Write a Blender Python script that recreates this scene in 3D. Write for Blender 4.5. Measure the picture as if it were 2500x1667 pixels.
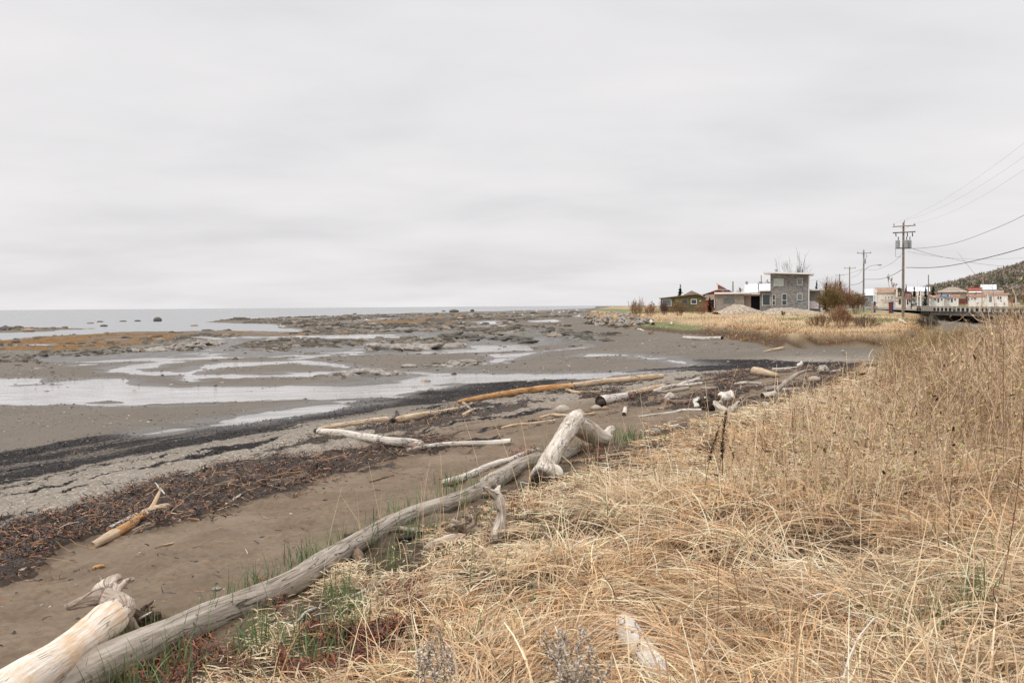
import bpy, bmesh, math, random
import numpy as np
from mathutils import Matrix, Vector

for _o in list(bpy.data.objects):
    bpy.data.objects.remove(_o)
C = bpy.context.scene.collection
SC = bpy.context.scene
random.seed(7)
RNG = np.random.default_rng(7)
R = math.radians

# ------------------------------------------------------------------ camera
F = 2431.0                      # focal length in photograph pixels (35 mm on 36 mm)
CX, CY = 1250.0, 833.5
ZC = 2.6
PITCH, ROLL = R(2.024), R(0.43)
f_ = np.array([0, math.cos(PITCH), -math.sin(PITCH)])
u0 = np.array([0, math.sin(PITCH), math.cos(PITCH)])
r0 = np.array([1.0, 0, 0])
r_ = math.cos(ROLL) * r0 - math.sin(ROLL) * u0
u_ = math.cos(ROLL) * u0 + math.sin(ROLL) * r0
cam_d = bpy.data.cameras.new("camera")
cam = bpy.data.objects.new("camera", cam_d)
C.objects.link(cam)
cam_d.lens = 35.0
cam_d.sensor_width = 36.0
cam_d.clip_start = 0.05
cam_d.clip_end = 90000
cam.matrix_world = Matrix(((r_[0], u_[0], -f_[0], 0), (r_[1], u_[1], -f_[1], 0),
                           (r_[2], u_[2], -f_[2], ZC), (0, 0, 0, 1)))
SC.camera = cam

# ------------------------------------------------------------------ world, sun, exposure
SC.view_settings.view_transform = 'Standard'
SC.view_settings.look = 'None'
SC.view_settings.gamma = 1
SC.view_settings.exposure = 0
SUN_EL, SUN_AZ = R(50), R(-122)   # azimuth from +Y towards +X
W = bpy.data.worlds.new("World")
SC.world = W
W.use_nodes = True
nt = W.node_tree
nt.nodes.clear()
def N(t, kind, **kw):
    n = t.nodes.new(kind)
    for k, v in kw.items():
        if k.startswith('i_'):
            n.inputs[k[2:].replace('_', ' ')].default_value = v
        elif k.startswith('n_'):
            n.inputs[int(k[2:])].default_value = v
        else:
            setattr(n, k, v)
    return n
def LK(t, a, b):
    t.links.new(a, b)
sky = N(nt, 'ShaderNodeTexSky', sky_type='NISHITA')
sky.sun_disc = False
sky.sun_elevation = SUN_EL
sky.sun_rotation = SUN_AZ
sky.air_density = 1.0
sky.dust_density = 3.0
bg1 = N(nt, 'ShaderNodeBackground'); bg1.inputs[1].default_value = 0.06
LK(nt, sky.outputs[0], bg1.inputs[0])
tc = N(nt, 'ShaderNodeTexCoord')
sx = N(nt, 'ShaderNodeSeparateXYZ'); LK(nt, tc.outputs['Generated'], sx.inputs[0])
def wm(op, a, b=None, c=None, clamp=False):
    n = N(nt, 'ShaderNodeMath', operation=op); n.use_clamp = clamp
    for i, v in enumerate((a, b, c)):
        if v is None: continue
        if isinstance(v, (int, float)): n.inputs[i].default_value = v
        else: LK(nt, v, n.inputs[i])
    return n.outputs[0]
zc_ = wm('ADD', wm('MAXIMUM', sx.outputs[2], 0.0), 0.16)
cx_ = wm('DIVIDE', sx.outputs[0], zc_); cy_ = wm('DIVIDE', sx.outputs[1], zc_)
cv = N(nt, 'ShaderNodeCombineXYZ')
LK(nt, wm('MULTIPLY', cx_, 0.75), cv.inputs[0]); LK(nt, wm('MULTIPLY', cy_, 0.95), cv.inputs[1])
cn1 = N(nt, 'ShaderNodeTexNoise'); cn1.inputs['Scale'].default_value = 1.15; cn1.inputs['Detail'].default_value = 5
cn1.inputs['Roughness'].default_value = 0.5; cn1.inputs['Distortion'].default_value = 0.12
LK(nt, cv.outputs[0], cn1.inputs['Vector'])
cr = N(nt, 'ShaderNodeValToRGB')
e = cr.color_ramp.elements
e[0].position = 0.30; e[0].color = (0.74, 0.727, 0.74, 1)
e[1].position = 0.72; e[1].color = (0.92, 0.90, 0.905, 1)
m_ = cr.color_ramp.elements.new(0.5); m_.color = (0.84, 0.825, 0.836, 1)
LK(nt, cn1.outputs[0], cr.inputs[0])
# an overcast sky is brighter towards the zenith
zb = N(nt, 'ShaderNodeMapRange', interpolation_type='SMOOTHSTEP')
LK(nt, sx.outputs[2], zb.inputs[0])
zb.inputs[1].default_value = 0.26; zb.inputs[2].default_value = 0.95
zb.inputs[3].default_value = 1.0; zb.inputs[4].default_value = 2.2
bg2 = N(nt, 'ShaderNodeBackground')
LK(nt, cr.outputs[0], bg2.inputs[0]); LK(nt, zb.outputs[0], bg2.inputs[1])
mx = N(nt, 'ShaderNodeMixShader'); mx.inputs[0].default_value = 0.95
LK(nt, bg1.outputs[0], mx.inputs[1]); LK(nt, bg2.outputs[0], mx.inputs[2])
wo = N(nt, 'ShaderNodeOutputWorld'); LK(nt, mx.outputs[0], wo.inputs[0])

sl = bpy.data.lights.new("sun", 'SUN')
sl.energy = 1.3; sl.angle = R(14); sl.color = (1.0, 0.95, 0.88)
sun = bpy.data.objects.new("sun", sl); C.objects.link(sun)
sd = Vector((math.sin(SUN_AZ) * math.cos(SUN_EL), math.cos(SUN_AZ) * math.cos(SUN_EL), math.sin(SUN_EL)))
sun.rotation_euler = sd.to_track_quat('Z', 'Y').to_euler()
SC.cycles.max_bounces = 5
SC.cycles.diffuse_bounces = 3
SC.cycles.glossy_bounces = 2
SC.cycles.transparent_max_bounces = 4
SC.cycles.caustics_reflective = False
SC.cycles.caustics_refractive = False

# ------------------------------------------------------------------ pixels <-> world
def ray(px, py):
    px = np.asarray(px, float); py = np.asarray(py, float)
    d = f_ + ((px - CX) / F)[..., None] * r_ + ((CY - py) / F)[..., None] * u_
    return d
def plane_pt(px, py, z):
    d = ray(px, py); t = (z - ZC) / d[..., 2]
    return d[..., :2] * t[..., None]
def P(px, py, dist):
    d = ray(px, py); t = dist / d[1]
    return np.array([d[0] * t, dist, ZC + d[2] * t])
def proj(p):
    p = np.asarray(p, float) - np.array([0, 0, ZC])
    return CX + F * (p @ r_) / (p @ f_), CY - F * (p @ u_) / (p @ f_)

# ------------------------------------------------------------------ noise
def _h(ix, iy, s):
    h = (ix * 374761393 + iy * 668265263 + s * 974634777) & 0xFFFFFFFF
    h = ((h ^ (h >> 13)) * 1274126177) & 0xFFFFFFFF
    return ((h ^ (h >> 16)) & 0xFFFFFF).astype(np.float64) / 0xFFFFFF
def vn(x, y, s=0):
    x = np.asarray(x, float); y = np.asarray(y, float)
    fx = np.floor(x); fy = np.floor(y)
    ix = fx.astype(np.int64); iy = fy.astype(np.int64)
    tx = x - fx; ty = y - fy
    tx = tx * tx * (3 - 2 * tx); ty = ty * ty * (3 - 2 * ty)
    a = _h(ix, iy, s); b = _h(ix + 1, iy, s); c = _h(ix, iy + 1, s); d = _h(ix + 1, iy + 1, s)
    return (a + (b - a) * tx) * (1 - ty) + (c + (d - c) * tx) * ty
def fbm(x, y, s=0, o=4, g=0.5):
    v = 0; a = 1; t = 0
    for i in range(o):
        v = v + a * vn(x, y, s + i * 17); t += a; a *= g
        x = x * 2.03 + 11.3; y = y * 2.03 + 5.7
    return v / t
def ss(a, b, x):
    t = np.clip((x - a) / (b - a), 0, 1)
    return t * t * (3 - 2 * t)

def poly_sd(x, y, poly, closed=True, lim=None):
    """signed distance, positive inside"""
    x = np.asarray(x, float); y = np.asarray(y, float)
    sh = x.shape; x = x.ravel(); y = y.ravel()
    poly = np.asarray(poly, float)
    out = np.full(x.shape, -1e3)
    if lim is not None:
        lo = poly.min(0) - lim; hi = poly.max(0) + lim
        sel = (x > lo[0]) & (x < hi[0]) & (y > lo[1]) & (y < hi[1])
        if not sel.any(): return out.reshape(sh)
        xs, ys = x[sel], y[sel]
    else:
        sel = slice(None); xs, ys = x, y
    d2 = np.full(xs.shape, 1e18); ins = np.zeros(xs.shape, bool)
    n = len(poly)
    for i in range(n):
        ax, ay = poly[i]; bx, by = poly[(i + 1) % n]
        ex, ey = bx - ax, by - ay
        L = ex * ex + ey * ey + 1e-12
        wx = xs - ax; wy = ys - ay
        t = np.clip((wx * ex + wy * ey) / L, 0, 1)
        dx = wx - t * ex; dy = wy - t * ey
        d2 = np.minimum(d2, dx * dx + dy * dy)
        if ay != by:
            c = ((ay > ys) != (by > ys)) & (xs < (ex * (ys - ay) / (by - ay) + ax))
            ins ^= c
    d = np.sqrt(d2)
    out[sel] = np.where(ins, d, -d)
    return out.reshape(sh)

# ------------------------------------------------------------------ shore lines (world metres)
def PL(pts, z):
    p = np.array(pts, float)
    return plane_pt(p[:, 0], p[:, 1], z)
SEA = -1.4
toeA = PL([(150, 1720), (640, 1462), (900, 1318), (1200, 1195), (1380, 1135), (1480, 1085), (1600, 1040), (1720, 1015),
           (1790, 995), (1900, 965), (2000, 930), (2080, 905), (2140, 885)], 0.12)
dune = np.vstack([[(-30, -40), (-9, -6), (-4.2, 2.5)], toeA, [(20, 41.5), (30, 48), (45, 66), (57, 95), (63, 118), (71, 126),
                  (140, 128), (160, 20), (60, -60)]])
toeB = PL([(2100, 851), (2000, 850), (1900, 852), (1850, 839), (1770, 827), (1700, 818), (1640, 813), (1560, 804), (1500, 801),
           (1450, 789), (1425, 776), (1438, 765), (1475, 757)], 0.12)
land = np.vstack([[(130, 175), (74, 158), (63, 152), (62, 150), (55, 132), (47, 113.5), (38, 92), (27.5, 66), (22, 54.5)], toeB,
                  [(150, 1500), (900, 5000), (9000, 9000), (9000, 0), (300, 150)]])
sea_l = PL([(-500, 862), (-200, 845), (0, 834), (92, 824), (190, 818), (310, 813), (430, 813), (560, 811), (650, 810), (700, 812), (770, 817),
            (790, 811), (740, 803), (700, 799), (690, 791), (580, 789), (500, 785.5), (560, 782), (700, 776), (850, 770),
            (1000, 765), (1150, 761.5), (1300, 757.5), (1400, 755), (1460, 752)], SEA)
seap = np.vstack([sea_l, [(500, 6000), (9000, 40000), (-60000, 60000), (-60000, -60000), (-300, -100), (-120, 30)]])
isl = [PL([(-60, 806), (0, 803), (75, 800), (150, 801.5), (218, 801.5), (120, 806), (60, 810), (-40, 812)], SEA)]

HILL_R = np.array([0.20, 0.29, 0.32, 0.345, 0.37, 0.39, 0.415, 0.444, 0.473, 0.494, 0.514, 0.56, 0.65, 0.9])
HILL_H = np.array([0.0, 0.2, 0.8, 1.5, 2.6, 4.6, 8.8, 12.5, 17.5, 21.5, 26.0, 36.0, 48.0, 56.0])

def base_h(x, y):
    dA = poly_sd(x, y, dune); dB = poly_sd(x, y, land); sS = -poly_sd(x, y, seap)
    r = np.hypot(x, y)
    for p in isl:
        sS = np.maximum(sS, poly_sd(x, y, p) * 0.6)
    d = -np.maximum(dA, dB)
    zb = np.interp(d, [0, 3, 10, 20, 60, 140, 400, 1000], [0.12, -0.02, -0.40, -0.70, -0.95, -1.12, -1.2, -1.25])
    z = np.where(sS > 0, np.minimum(zb, SEA + 0.03 + 0.05 * sS), np.maximum(SEA + 0.03 * sS, SEA - 1.5))
    # dune
    zA = 0.12 + 0.28 * ss(0, 2.8, dA) + 0.55 * ss(1.5, 7.0, dA) + 0.42 * ss(6, 18, dA) + 0.40 * ss(9, 20, dA) * ss(.44, .54, x / np.maximum(y, .5))
    z = np.where(dA > 0, np.maximum(z, zA), z)
    # land across the creek
    terr = ss(8.5, 11.5, x) * ss(22, 18, x) * ss(118, 108, y) * ss(80, 86, y)
    zl = 0.12 + 0.78 * (1 - .52 * terr) * ss(0, 1.0, dB) + 0.40 * ss(1, 40, dB) + 0.35 * ss(25, 95, dB) + 0.75 * ss(90, 220, dB)
    far = ss(260, 420, r)
    zl = zl * (1 - 0.5 * far) + far * 1.0
    k = np.where(y > 1, x / np.maximum(y, 1), 0.0)
    hh = np.interp(k, HILL_R, HILL_H)
    zl = zl + hh * ss(390, 900, r) * (y > 50)
    z = np.where(dB > 0, np.maximum(z, zl), z)
    return z, dA, dB, sS

# ------------------------------------------------------------------ polar sheet (one sheet, finer where the camera stands)
th_f = np.linspace(R(-31), R(31), 780)
side = np.concatenate([np.linspace(R(31.4), R(45), 26), np.linspace(R(48), R(180), 34)])
TH = np.concatenate([-side[::-1][:-1] if False else -side[::-1], th_f, side[:-1]])
rr = [0.3, 0.8, 1.3, 1.8, 2.2, 2.6, 3.0]
y0, y1 = 996 * 3.1 / 3.0, 996 * 3.1 / 8
rr += list(996 * 3.1 / np.arange(y0, y1, -1.7))
y2 = 996 * 3.1 / 1300
rr += list(996 * 3.1 / np.arange(y1, y2, -0.72))
rr = np.array(rr + [1500, 2000, 2600, 3500, 5000])
TT, RR = np.meshgrid(TH, rr)
GX = RR * np.sin(TT); GY = RR * np.cos(TT)
GZ0, GA, GB, GS = base_h(GX, GY)

def bil(G, x, y):
    x = np.asarray(x, float); y = np.asarray(y, float)
    t = np.interp(np.arctan2(x, y), TH, np.arange(len(TH)))
    r = np.interp(np.hypot(x, y), rr, np.arange(len(rr)))
    i = np.minimum(t.astype(int), len(TH) - 2); j = np.minimum(r.astype(int), len(rr) - 2)
    a = t - i; b = r - j
    return (G[j, i] * (1 - a) + G[j, i + 1] * a) * (1 - b) + (G[j + 1, i] * (1 - a) + G[j + 1, i + 1] * a) * b

RSAMP = np.geomspace(2.0, 2500, 2600)
def hit(px, py, G, lift=0.0):
    """where the sight line through a pixel of the photograph meets the ground"""
    px = np.atleast_1d(np.asarray(px, float)); py = np.atleast_1d(np.asarray(py, float))
    d = ray(px, py); hl = np.hypot(d[:, 0], d[:, 1])
    t = RSAMP[None, :] / hl[:, None]
    X = d[:, 0:1] * t; Y = d[:, 1:2] * t; Z = ZC + d[:, 2:3] * t
    below = Z < bil(G, X, Y) + np.broadcast_to(np.asarray(lift, float).reshape(-1, 1), (len(px), 1))
    k = np.argmax(below, 1); k = np.where(below.any(1), np.maximum(k, 1), len(RSAMP) - 1)
    out = np.zeros((len(px), 3))
    for n in range(len(px)):
        a, b = RSAMP[k[n] - 1], RSAMP[k[n]]
        lf = np.asarray(lift, float).reshape(-1); lf = lf[n] if lf.size > 1 else lf[0]
        for _ in range(14):
            m = 0.5 * (a + b); tt = m / hl[n]
            if ZC + d[n, 2] * tt < bil(G, d[n, 0] * tt, d[n, 1] * tt) + lf: b = m
            else: a = m
        tt = b / hl[n]
        out[n] = (d[n, 0] * tt, d[n, 1] * tt, ZC + d[n, 2] * tt)
    return out
def PG(pts):
    p = np.array(pts, float)
    return hit(p[:, 0], p[:, 1], GZ0)[:, :2]

# ------------------------------------------------------------------ streams and pools on the tidal flat
STREAMS = [
    [(-200, 915), (0, 921), (41, 922), (85, 927), (122, 936), (163, 931), (194, 924), (238, 926), (306, 927), (327, 941), (374, 944),
     (510, 944), (680, 944), (800, 942), (877, 941), (935, 926), (969, 916), (972, 904), (1023, 907), (1108, 909), (1250, 912),
     (1400, 912), (1500, 909), (1580, 906), (1630, 905), (1600, 910), (1520, 917), (1499, 924), (1346, 928), (1230, 934), (1142, 939), (1057, 955),
     (1006, 966), (904, 978), (836, 988), (780, 978), (680, 980), (578, 983), (476, 992), (340, 989), (204, 986), (0, 990), (-200, 1000)],
    [(367, 1057), (442, 1043), (527, 1026), (600, 1014), (680, 1002), (760, 992), (830, 988), (860, 992), (800, 1006), (720, 1016), (646, 1026), (578, 1036), (442, 1052)],
    [(442, 819), (500, 822), (561, 825), (570, 833), (566, 840), (544, 849), (503, 860), (425, 873), (450, 884), (412, 890), (385, 897), (360, 902), (364, 907),
     (442, 907), (490, 893), (561, 883), (620, 882), (680, 880), (740, 879), (800, 883), (860, 893), (940, 906), (985, 908), (970, 915), (930, 912), (850, 898), (800, 892), (700, 889),
     (612, 893), (540, 897), (476, 905), (476, 913), (560, 914), (646, 914), (720, 909), (800, 907), (860, 905), (930, 906), (950, 916), (836, 918), (800, 921), (700, 921), (600, 922), (527, 925), (476, 932),
     (440, 926), (425, 917), (357, 918), (333, 912), (262, 907), (306, 893), (360, 887), (362, 878), (435, 866), (497, 853), (541, 842),
     (551, 830), (510, 826), (446, 823)],
    [(833, 857), (900, 855), (955, 845), (931, 838), (853, 843), (880, 848)], [(700, 876), (760, 868), (836, 863), (780, 874), (712, 878)],
    [(1110, 852), (1170, 849), (1232, 848), (1170, 856)], [(1205, 843), (1300, 845), (1350, 842), (1312, 828), (1285, 838)],
    [(1173, 866), (1250, 864), (1329, 858), (1414, 844), (1425, 848), (1350, 856), (1290, 868), (1250, 882), (1231, 889), (1176, 888), (1205, 877)],
    [(1100, 895), (1180, 890), (1235, 886), (1240, 890), (1150, 898)],
    [(1395, 872), (1440, 864), (1500, 863), (1590, 869), (1650, 877), (1705, 887), (1712, 893), (1670, 886), (1600, 877), (1500, 871)],
    [(1105, 786), (1214, 783), (1210, 791), (1150, 790)], [(1278, 784), (1363, 779), (1360, 787)],
    [(829, 786), (900, 780), (958, 777), (900, 784)], [(0, 908), (78, 899), (40, 904)], [(173, 893), (200, 888), (289, 887), (230, 891)],
    [(940, 806), (1000, 803), (1090, 807), (1010, 811)], [(1140, 805), (1180, 803), (1150, 808)], [(1000, 824), (1060, 822), (1050, 828)],
    [(235, 802 + 27), (290, 827), (310, 829), (250, 832)], [(60, 841), (130, 838), (160, 841), (90, 844)], [(325, 823), (370, 821), (360, 824)],
    [(100, 868), (160, 865), (150, 870)], [(590, 812.5), (640, 811.5), (700, 815), (640, 814.5)],
    [(1370, 770), (1440, 768), (1410, 772)], [(1200, 777), (1290, 775), (1240, 779)],
]
def flow_sd(x, y):
    r = np.hypot(x, y)
    a = np.minimum(0.012 * r + .15, 1.6)
    xq = x + a * (fbm(x / (2 * a + .2), y / (2 * a + .2), 3, 3) - 0.5) * 2.0
    yq = y + a * (fbm(x / (2 * a + .2), y / (2 * a + .2), 9, 3) - 0.5) * 3.0
    s = np.full(np.shape(x), -1e3)
    for p in STREAMS:
        s = np.maximum(s, poly_sd(xq, yq, PG(p), lim=6))
    return s
# ------------------------------------------------------------------ shader helpers
class T:
    def __init__(s, name):
        s.m = bpy.data.materials.new(name); s.m.use_nodes = True
        s.t = s.m.node_tree; s.t.nodes.clear()
        s.out = s.t.nodes.new('ShaderNodeOutputMaterial')
        s.p = s.t.nodes.new('ShaderNodeBsdfPrincipled')
        s.t.links.new(s.p.outputs[0], s.out.inputs[0])
        s.p.inputs['Roughness'].default_value = 0.85
        s.p.inputs['Specular IOR Level'].default_value = 0.3
    def put(s, inp, v):
        if hasattr(v, 'is_linked'): s.t.links.new(v, inp)
        elif isinstance(v, (tuple, list)) and len(v) == 3 and inp.type == 'RGBA': inp.default_value = (*v, 1)
        else: inp.default_value = v
    def math(s, op, a, b=0.0, c=0.0, clamp=False):
        n = s.t.nodes.new('ShaderNodeMath'); n.operation = op; n.use_clamp = clamp
        for i, v in enumerate((a, b, c)): s.put(n.inputs[i], v)
        return n.outputs[0]
    def mix(s, f, a, b, mode='MIX'):
        n = s.t.nodes.new('ShaderNodeMix'); n.data_type = 'RGBA'; n.blend_type = mode
        s.put(n.inputs[0], f); s.put(n.inputs[6], a); s.put(n.inputs[7], b)
        return n.outputs[2]
    def coord(s, kind='Object', scale=(1, 1, 1)):
        n = s.t.nodes.new('ShaderNodeTexCoord')
        if kind == 'wuv':
            n = s.t.nodes.new('ShaderNodeAttribute'); n.attribute_name = 'wuv'; kind = 'Vector'
        m = s.t.nodes.new('ShaderNodeMapping'); m.inputs['Scale'].default_value = scale
        s.t.links.new(n.outputs[kind], m.inputs[0]); return m.outputs[0]
    def noise(s, vec, scale, detail=4, rough=0.55, dist=0.0):
        n = s.t.nodes.new('ShaderNodeTexNoise'); n.inputs['Scale'].default_value = scale
        n.inputs['Detail'].default_value = detail; n.inputs['Roughness'].default_value = rough
        n.inputs['Distortion'].default_value = dist
        s.t.links.new(vec, n.inputs['Vector']); return n.outputs[0]
    def voro(s, vec, scale, out=0, feature='F1', rnd=1.0):
        n = s.t.nodes.new('ShaderNodeTexVoronoi'); n.feature = feature
        n.inputs['Scale'].default_value = scale; n.inputs['Randomness'].default_value = rnd
        s.t.links.new(vec, n.inputs['Vector']); return n.outputs[out]
    def step(s, v, a, b):
        n = s.t.nodes.new('ShaderNodeMapRange'); n.interpolation_type = 'SMOOTHSTEP'
        s.put(n.inputs[0], v); n.inputs[1].default_value = a; n.inputs[2].default_value = b
        return n.outputs[0]
    def attr(s, name, kind='GEOMETRY'):
        n = s.t.nodes.new('ShaderNodeAttribute'); n.attribute_name = name; n.attribute_type = kind
        return n
    def rgb(s, col):
        n = s.t.nodes.new('ShaderNodeSeparateColor'); s.t.links.new(col, n.inputs[0]); return n.outputs
    def bump(s, h, strength=0.3, dist=0.02):
        n = s.t.nodes.new('ShaderNodeBump'); n.inputs['Strength'].default_value = strength
        n.inputs['Distance'].default_value = dist
        s.t.links.new(h, n.inputs['Height']); s.t.links.new(n.outputs[0], s.p.inputs['Normal'])
    def base(s, c): s.put(s.p.inputs['Base Color'], c); return s
    def rough(s, v): s.put(s.p.inputs['Roughness'], v); return s

def simple(name, col, rough=0.8, var=0.25, scale=3.0, metal=0.0, spec=0.3):
    t = T(name); v = t.coord()
    n = t.noise(v, scale, 5, 0.6)
    lo = tuple(c * (1 - var) for c in col); hi = tuple(min(c * (1 + var), 0.95) for c in col)
    t.base(t.mix(t.step(n, 0.3, 0.7), lo, hi)); t.rough(rough)
    t.p.inputs['Metallic'].default_value = metal
    t.p.inputs['Specular IOR Level'].default_value = spec
    t.bump(t.noise(v, scale * 8, 4), 0.15, 0.01)
    return t.m

# ------------------------------------------------------------------ mesh helpers
def mesh_np(name, verts, faces, mats=(), parent=None, cols=None, smooth=False, colname='tint', dom='FACE', link=True):
    """faces: (M,k) int array"""
    me = bpy.data.meshes.new(name)
    verts = np.ascontiguousarray(verts, np.float32); faces = np.ascontiguousarray(faces, np.int32)
    k = faces.shape[1]
    me.vertices.add(len(verts)); me.vertices.foreach_set('co', verts.ravel())
    me.loops.add(faces.size); me.loops.foreach_set('vertex_index', faces.ravel())
    me.polygons.add(len(faces))
    me.polygons.foreach_set('loop_start', np.arange(0, faces.size, k, dtype=np.int32))
    me.polygons.foreach_set('loop_total', np.full(len(faces), k, np.int32))
    me.polygons.foreach_set('use_smooth', np.full(len(faces), smooth, bool))
    if cols is not None:
        for nm, arr in (cols.items() if isinstance(cols, dict) else ((colname, cols),)):
            a = me.attributes.new(nm, 'FLOAT_COLOR', dom)
            arr = np.ascontiguousarray(arr, np.float32)
            if arr.shape[1] == 3: arr = np.hstack([arr, np.ones((len(arr), 1), np.float32)])
            a.data.foreach_set('color', arr.ravel())
    me.update(calc_edges=True)
    for m in mats: me.materials.append(m)
    o = bpy.data.objects.new(name, me); C.objects.link(o)
    if parent is not None: o.parent = parent
    return o
def tag(o, label=None, cat=None, group=None, kind=None):
    if label: o['label'] = label
    if cat: o['category'] = cat
    if group: o['group'] = group
    if kind: o['kind'] = kind
    return o
def empty(name, loc=(0, 0, 0), rz=0.0):
    o = bpy.data.objects.new(name, None); C.objects.link(o)
    o.location = loc; o.rotation_euler = (0, 0, rz); o.empty_display_size = 0.2
    return o
def copy_tree(o, parent=None):
    c = o.copy(); C.objects.link(c)
    if parent is not None: c.parent = parent
    for ch in list(o.children): copy_tree(ch, c)
    return c
class MB:
    """collects boxes, prisms and tubes; build() links them as one mesh"""
    def __init__(s): s.v = []; s.f = []
    def add(s, v, f):
        b = len(s.v); s.v += [tuple(map(float, p)) for p in v]; s.f += [tuple(i + b for i in q) for q in f]; return s
    def box(s, x0, x1, y0, y1, z0, z1):
        v = [(x0, y0, z0), (x1, y0, z0), (x1, y1, z0), (x0, y1, z0), (x0, y0, z1), (x1, y0, z1), (x1, y1, z1), (x0, y1, z1)]
        return s.add(v, [(0, 3, 2, 1), (4, 5, 6, 7), (0, 1, 5, 4), (1, 2, 6, 5), (2, 3, 7, 6), (3, 0, 4, 7)])
    def prism(s, prof, y0, y1):
        """profile of (x,z), counter-clockwise seen from -Y"""
        n = len(prof)
        v = [(x, y0, z) for x, z in prof] + [(x, y1, z) for x, z in prof]
        f = [tuple(range(n)), tuple(range(2 * n - 1, n - 1, -1))]
        f += [(i, i + n, (i + 1) % n + n, (i + 1) % n) for i in range(n)]
        return s.add(v, f)
    def slope(s, a, b, th, y0, y1):
        """slab whose top runs from a=(x,z) to b=(x,z)"""
        return s.prism([(a[0], a[1] - th), (b[0], b[1] - th), b, a], y0, y1)
    def tube(s, pts, rad, n=8, caps=True):
        v, f = tube_np(np.array(pts, float), np.broadcast_to(np.asarray(rad, float), (len(pts),)), n)
        b = len(s.v); s.add(v, f)
        if caps:
            s.f.append(tuple(b + i for i in range(n))[::-1]); s.f.append(tuple(b + len(v) - n + i for i in range(n)))
        return s
    def build(s, name, mat, parent=None, smooth=False):
        me = bpy.data.meshes.new(name); me.from_pydata(s.v, [], s.f)
        for p in me.polygons: p.use_smooth = smooth
        bm = bmesh.new(); bm.from_mesh(me); bmesh.ops.recalc_face_normals(bm, faces=bm.faces); bm.to_mesh(me); bm.free()
        me.materials.append(mat)
        o = bpy.data.objects.new(name, me); C.objects.link(o)
        if parent is not None: o.parent = parent
        return o
def frames(pts):
    t = np.gradient(pts, axis=0); t /= np.linalg.norm(t, axis=1, keepdims=True) + 1e-9
    n = np.cross(t[0], (0, 0, 1.0))
    if np.linalg.norm(n) < 1e-3: n = np.array([1.0, 0, 0])
    Ns = []
    for k in range(len(pts)):
        n = n - t[k] * (n @ t[k]); n /= np.linalg.norm(n) + 1e-9; Ns.append(n.copy())
    Ns = np.array(Ns); return t, Ns, np.cross(t, Ns)
def tube_np(pts, rad, n):
    t, a, b = frames(pts)
    an = np.arange(n) / n * 2 * np.pi
    ring = np.cos(an)[None, :, None] * a[:, None, :] + np.sin(an)[None, :, None] * b[:, None, :]
    v = (pts[:, None, :] + ring * rad[:, None, None]).reshape(-1, 3)
    f = [(k * n + i, k * n + (i + 1) % n, (k + 1) * n + (i + 1) % n, (k + 1) * n + i) for k in range(len(pts) - 1) for i in range(n)]
    return [tuple(p) for p in v], f
def spline(pts, rad, m):
    pts = np.array(pts, float); rad = np.array(rad, float); n = len(pts)
    seg = np.r_[0, np.cumsum(np.linalg.norm(np.diff(pts, axis=0), axis=1))]
    u = np.linspace(0, seg[-1], m)
    ext = np.vstack([2 * pts[0] - pts[1], pts, 2 * pts[-1] - pts[-2]])
    out = np.zeros((m, 3))
    for k, s in enumerate(u):
        i = min(np.searchsorted(seg, s, side='right') - 1, n - 2)
        t = (s - seg[i]) / (seg[i + 1] - seg[i] + 1e-9)
        p0, p1, p2, p3 = ext[i:i + 4]
        out[k] = 0.5 * (2 * p1 + (p2 - p0) * t + (2 * p0 - 5 * p1 + 4 * p2 - p3) * t * t + (3 * p1 - p0 - 3 * p2 + p3) * t ** 3)
    return out, np.interp(u, seg, rad)

# ------------------------------------------------------------------ ground: relief and surface masks
SD = flow_sd(GX, GY)
SD = SD - np.minimum(.04 + .0015 * RR, .22) - np.where(RR < 75, 9.0 * np.maximum(fbm(GX * .35, GY * .8, 43, 4) - .60, 0), 0)
def pmask(pts, soft=0.5, warp=0.0, seed=1):
    poly = PG(pts)
    wx = (fbm(GX * .5, GY * .5, seed, 3) - .5) * warp; wy = (fbm(GX * .5, GY * .5, seed + 5, 3) - .5) * warp
    return ss(-soft, soft, poly_sd(GX + wx, GY + wy, poly, lim=soft * 2 + warp + 1))
onflat = (GA < 0) & (GB < 0)
pud = fbm(GX * 0.045, GY * 0.10, 41, 4) - 0.66
SD = np.where(onflat & (RR > 70) & (GS > 3) & (GB < -14), np.maximum(SD, pud * 22), SD)
wid = 0.22 + 0.006 * RR
amp = 0.05 * np.minimum(1, 32 / RR)
GW = GZ0.copy()                                          # still water level in streams
flatn = (fbm(GX * 0.9, GY * 0.9, 21, 4) - 0.5)
offd = ss(1.5, 8, -np.maximum(GA, GB))
GZ = GZ0 + np.where(onflat, amp * np.maximum(np.clip(-SD / wid, -1, 1) * np.where(SD < 0, offd, 1), -1), 0)
GZ += np.where(onflat, flatn * 0.085 * np.minimum(1, 45 / RR) * ss(4, 9, -np.maximum(GA, GB)), 0)
LEDGES = [([(0, 858), (150, 862), (280, 862), (380, 838), (500, 830), (548, 836), (500, 858), (420, 873), (330, 876), (150, 884), (0, 890)], .30),
          ([(570, 846), (600, 826), (700, 824), (800, 830), (900, 836), (940, 830), (930, 846), (830, 856), (760, 862), (640, 872), (560, 868)], .26),
          ([(836, 800), (960, 793), (1140, 791), (1300, 802), (1400, 815), (1470, 838), (1430, 843), (1280, 838), (1180, 842), (1090, 832), (1000, 815), (900, 806)], .42),
          ([(925, 864), (960, 833), (1040, 832), (1105, 853), (1040, 852), (980, 862)], .5),
          ([(1060, 898), (1110, 889), (1190, 892), (1170, 902)], .28),
          ([(825, 926), (850, 911), (940, 912), (985, 917), (940, 927), (890, 938)], .38)]
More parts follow.
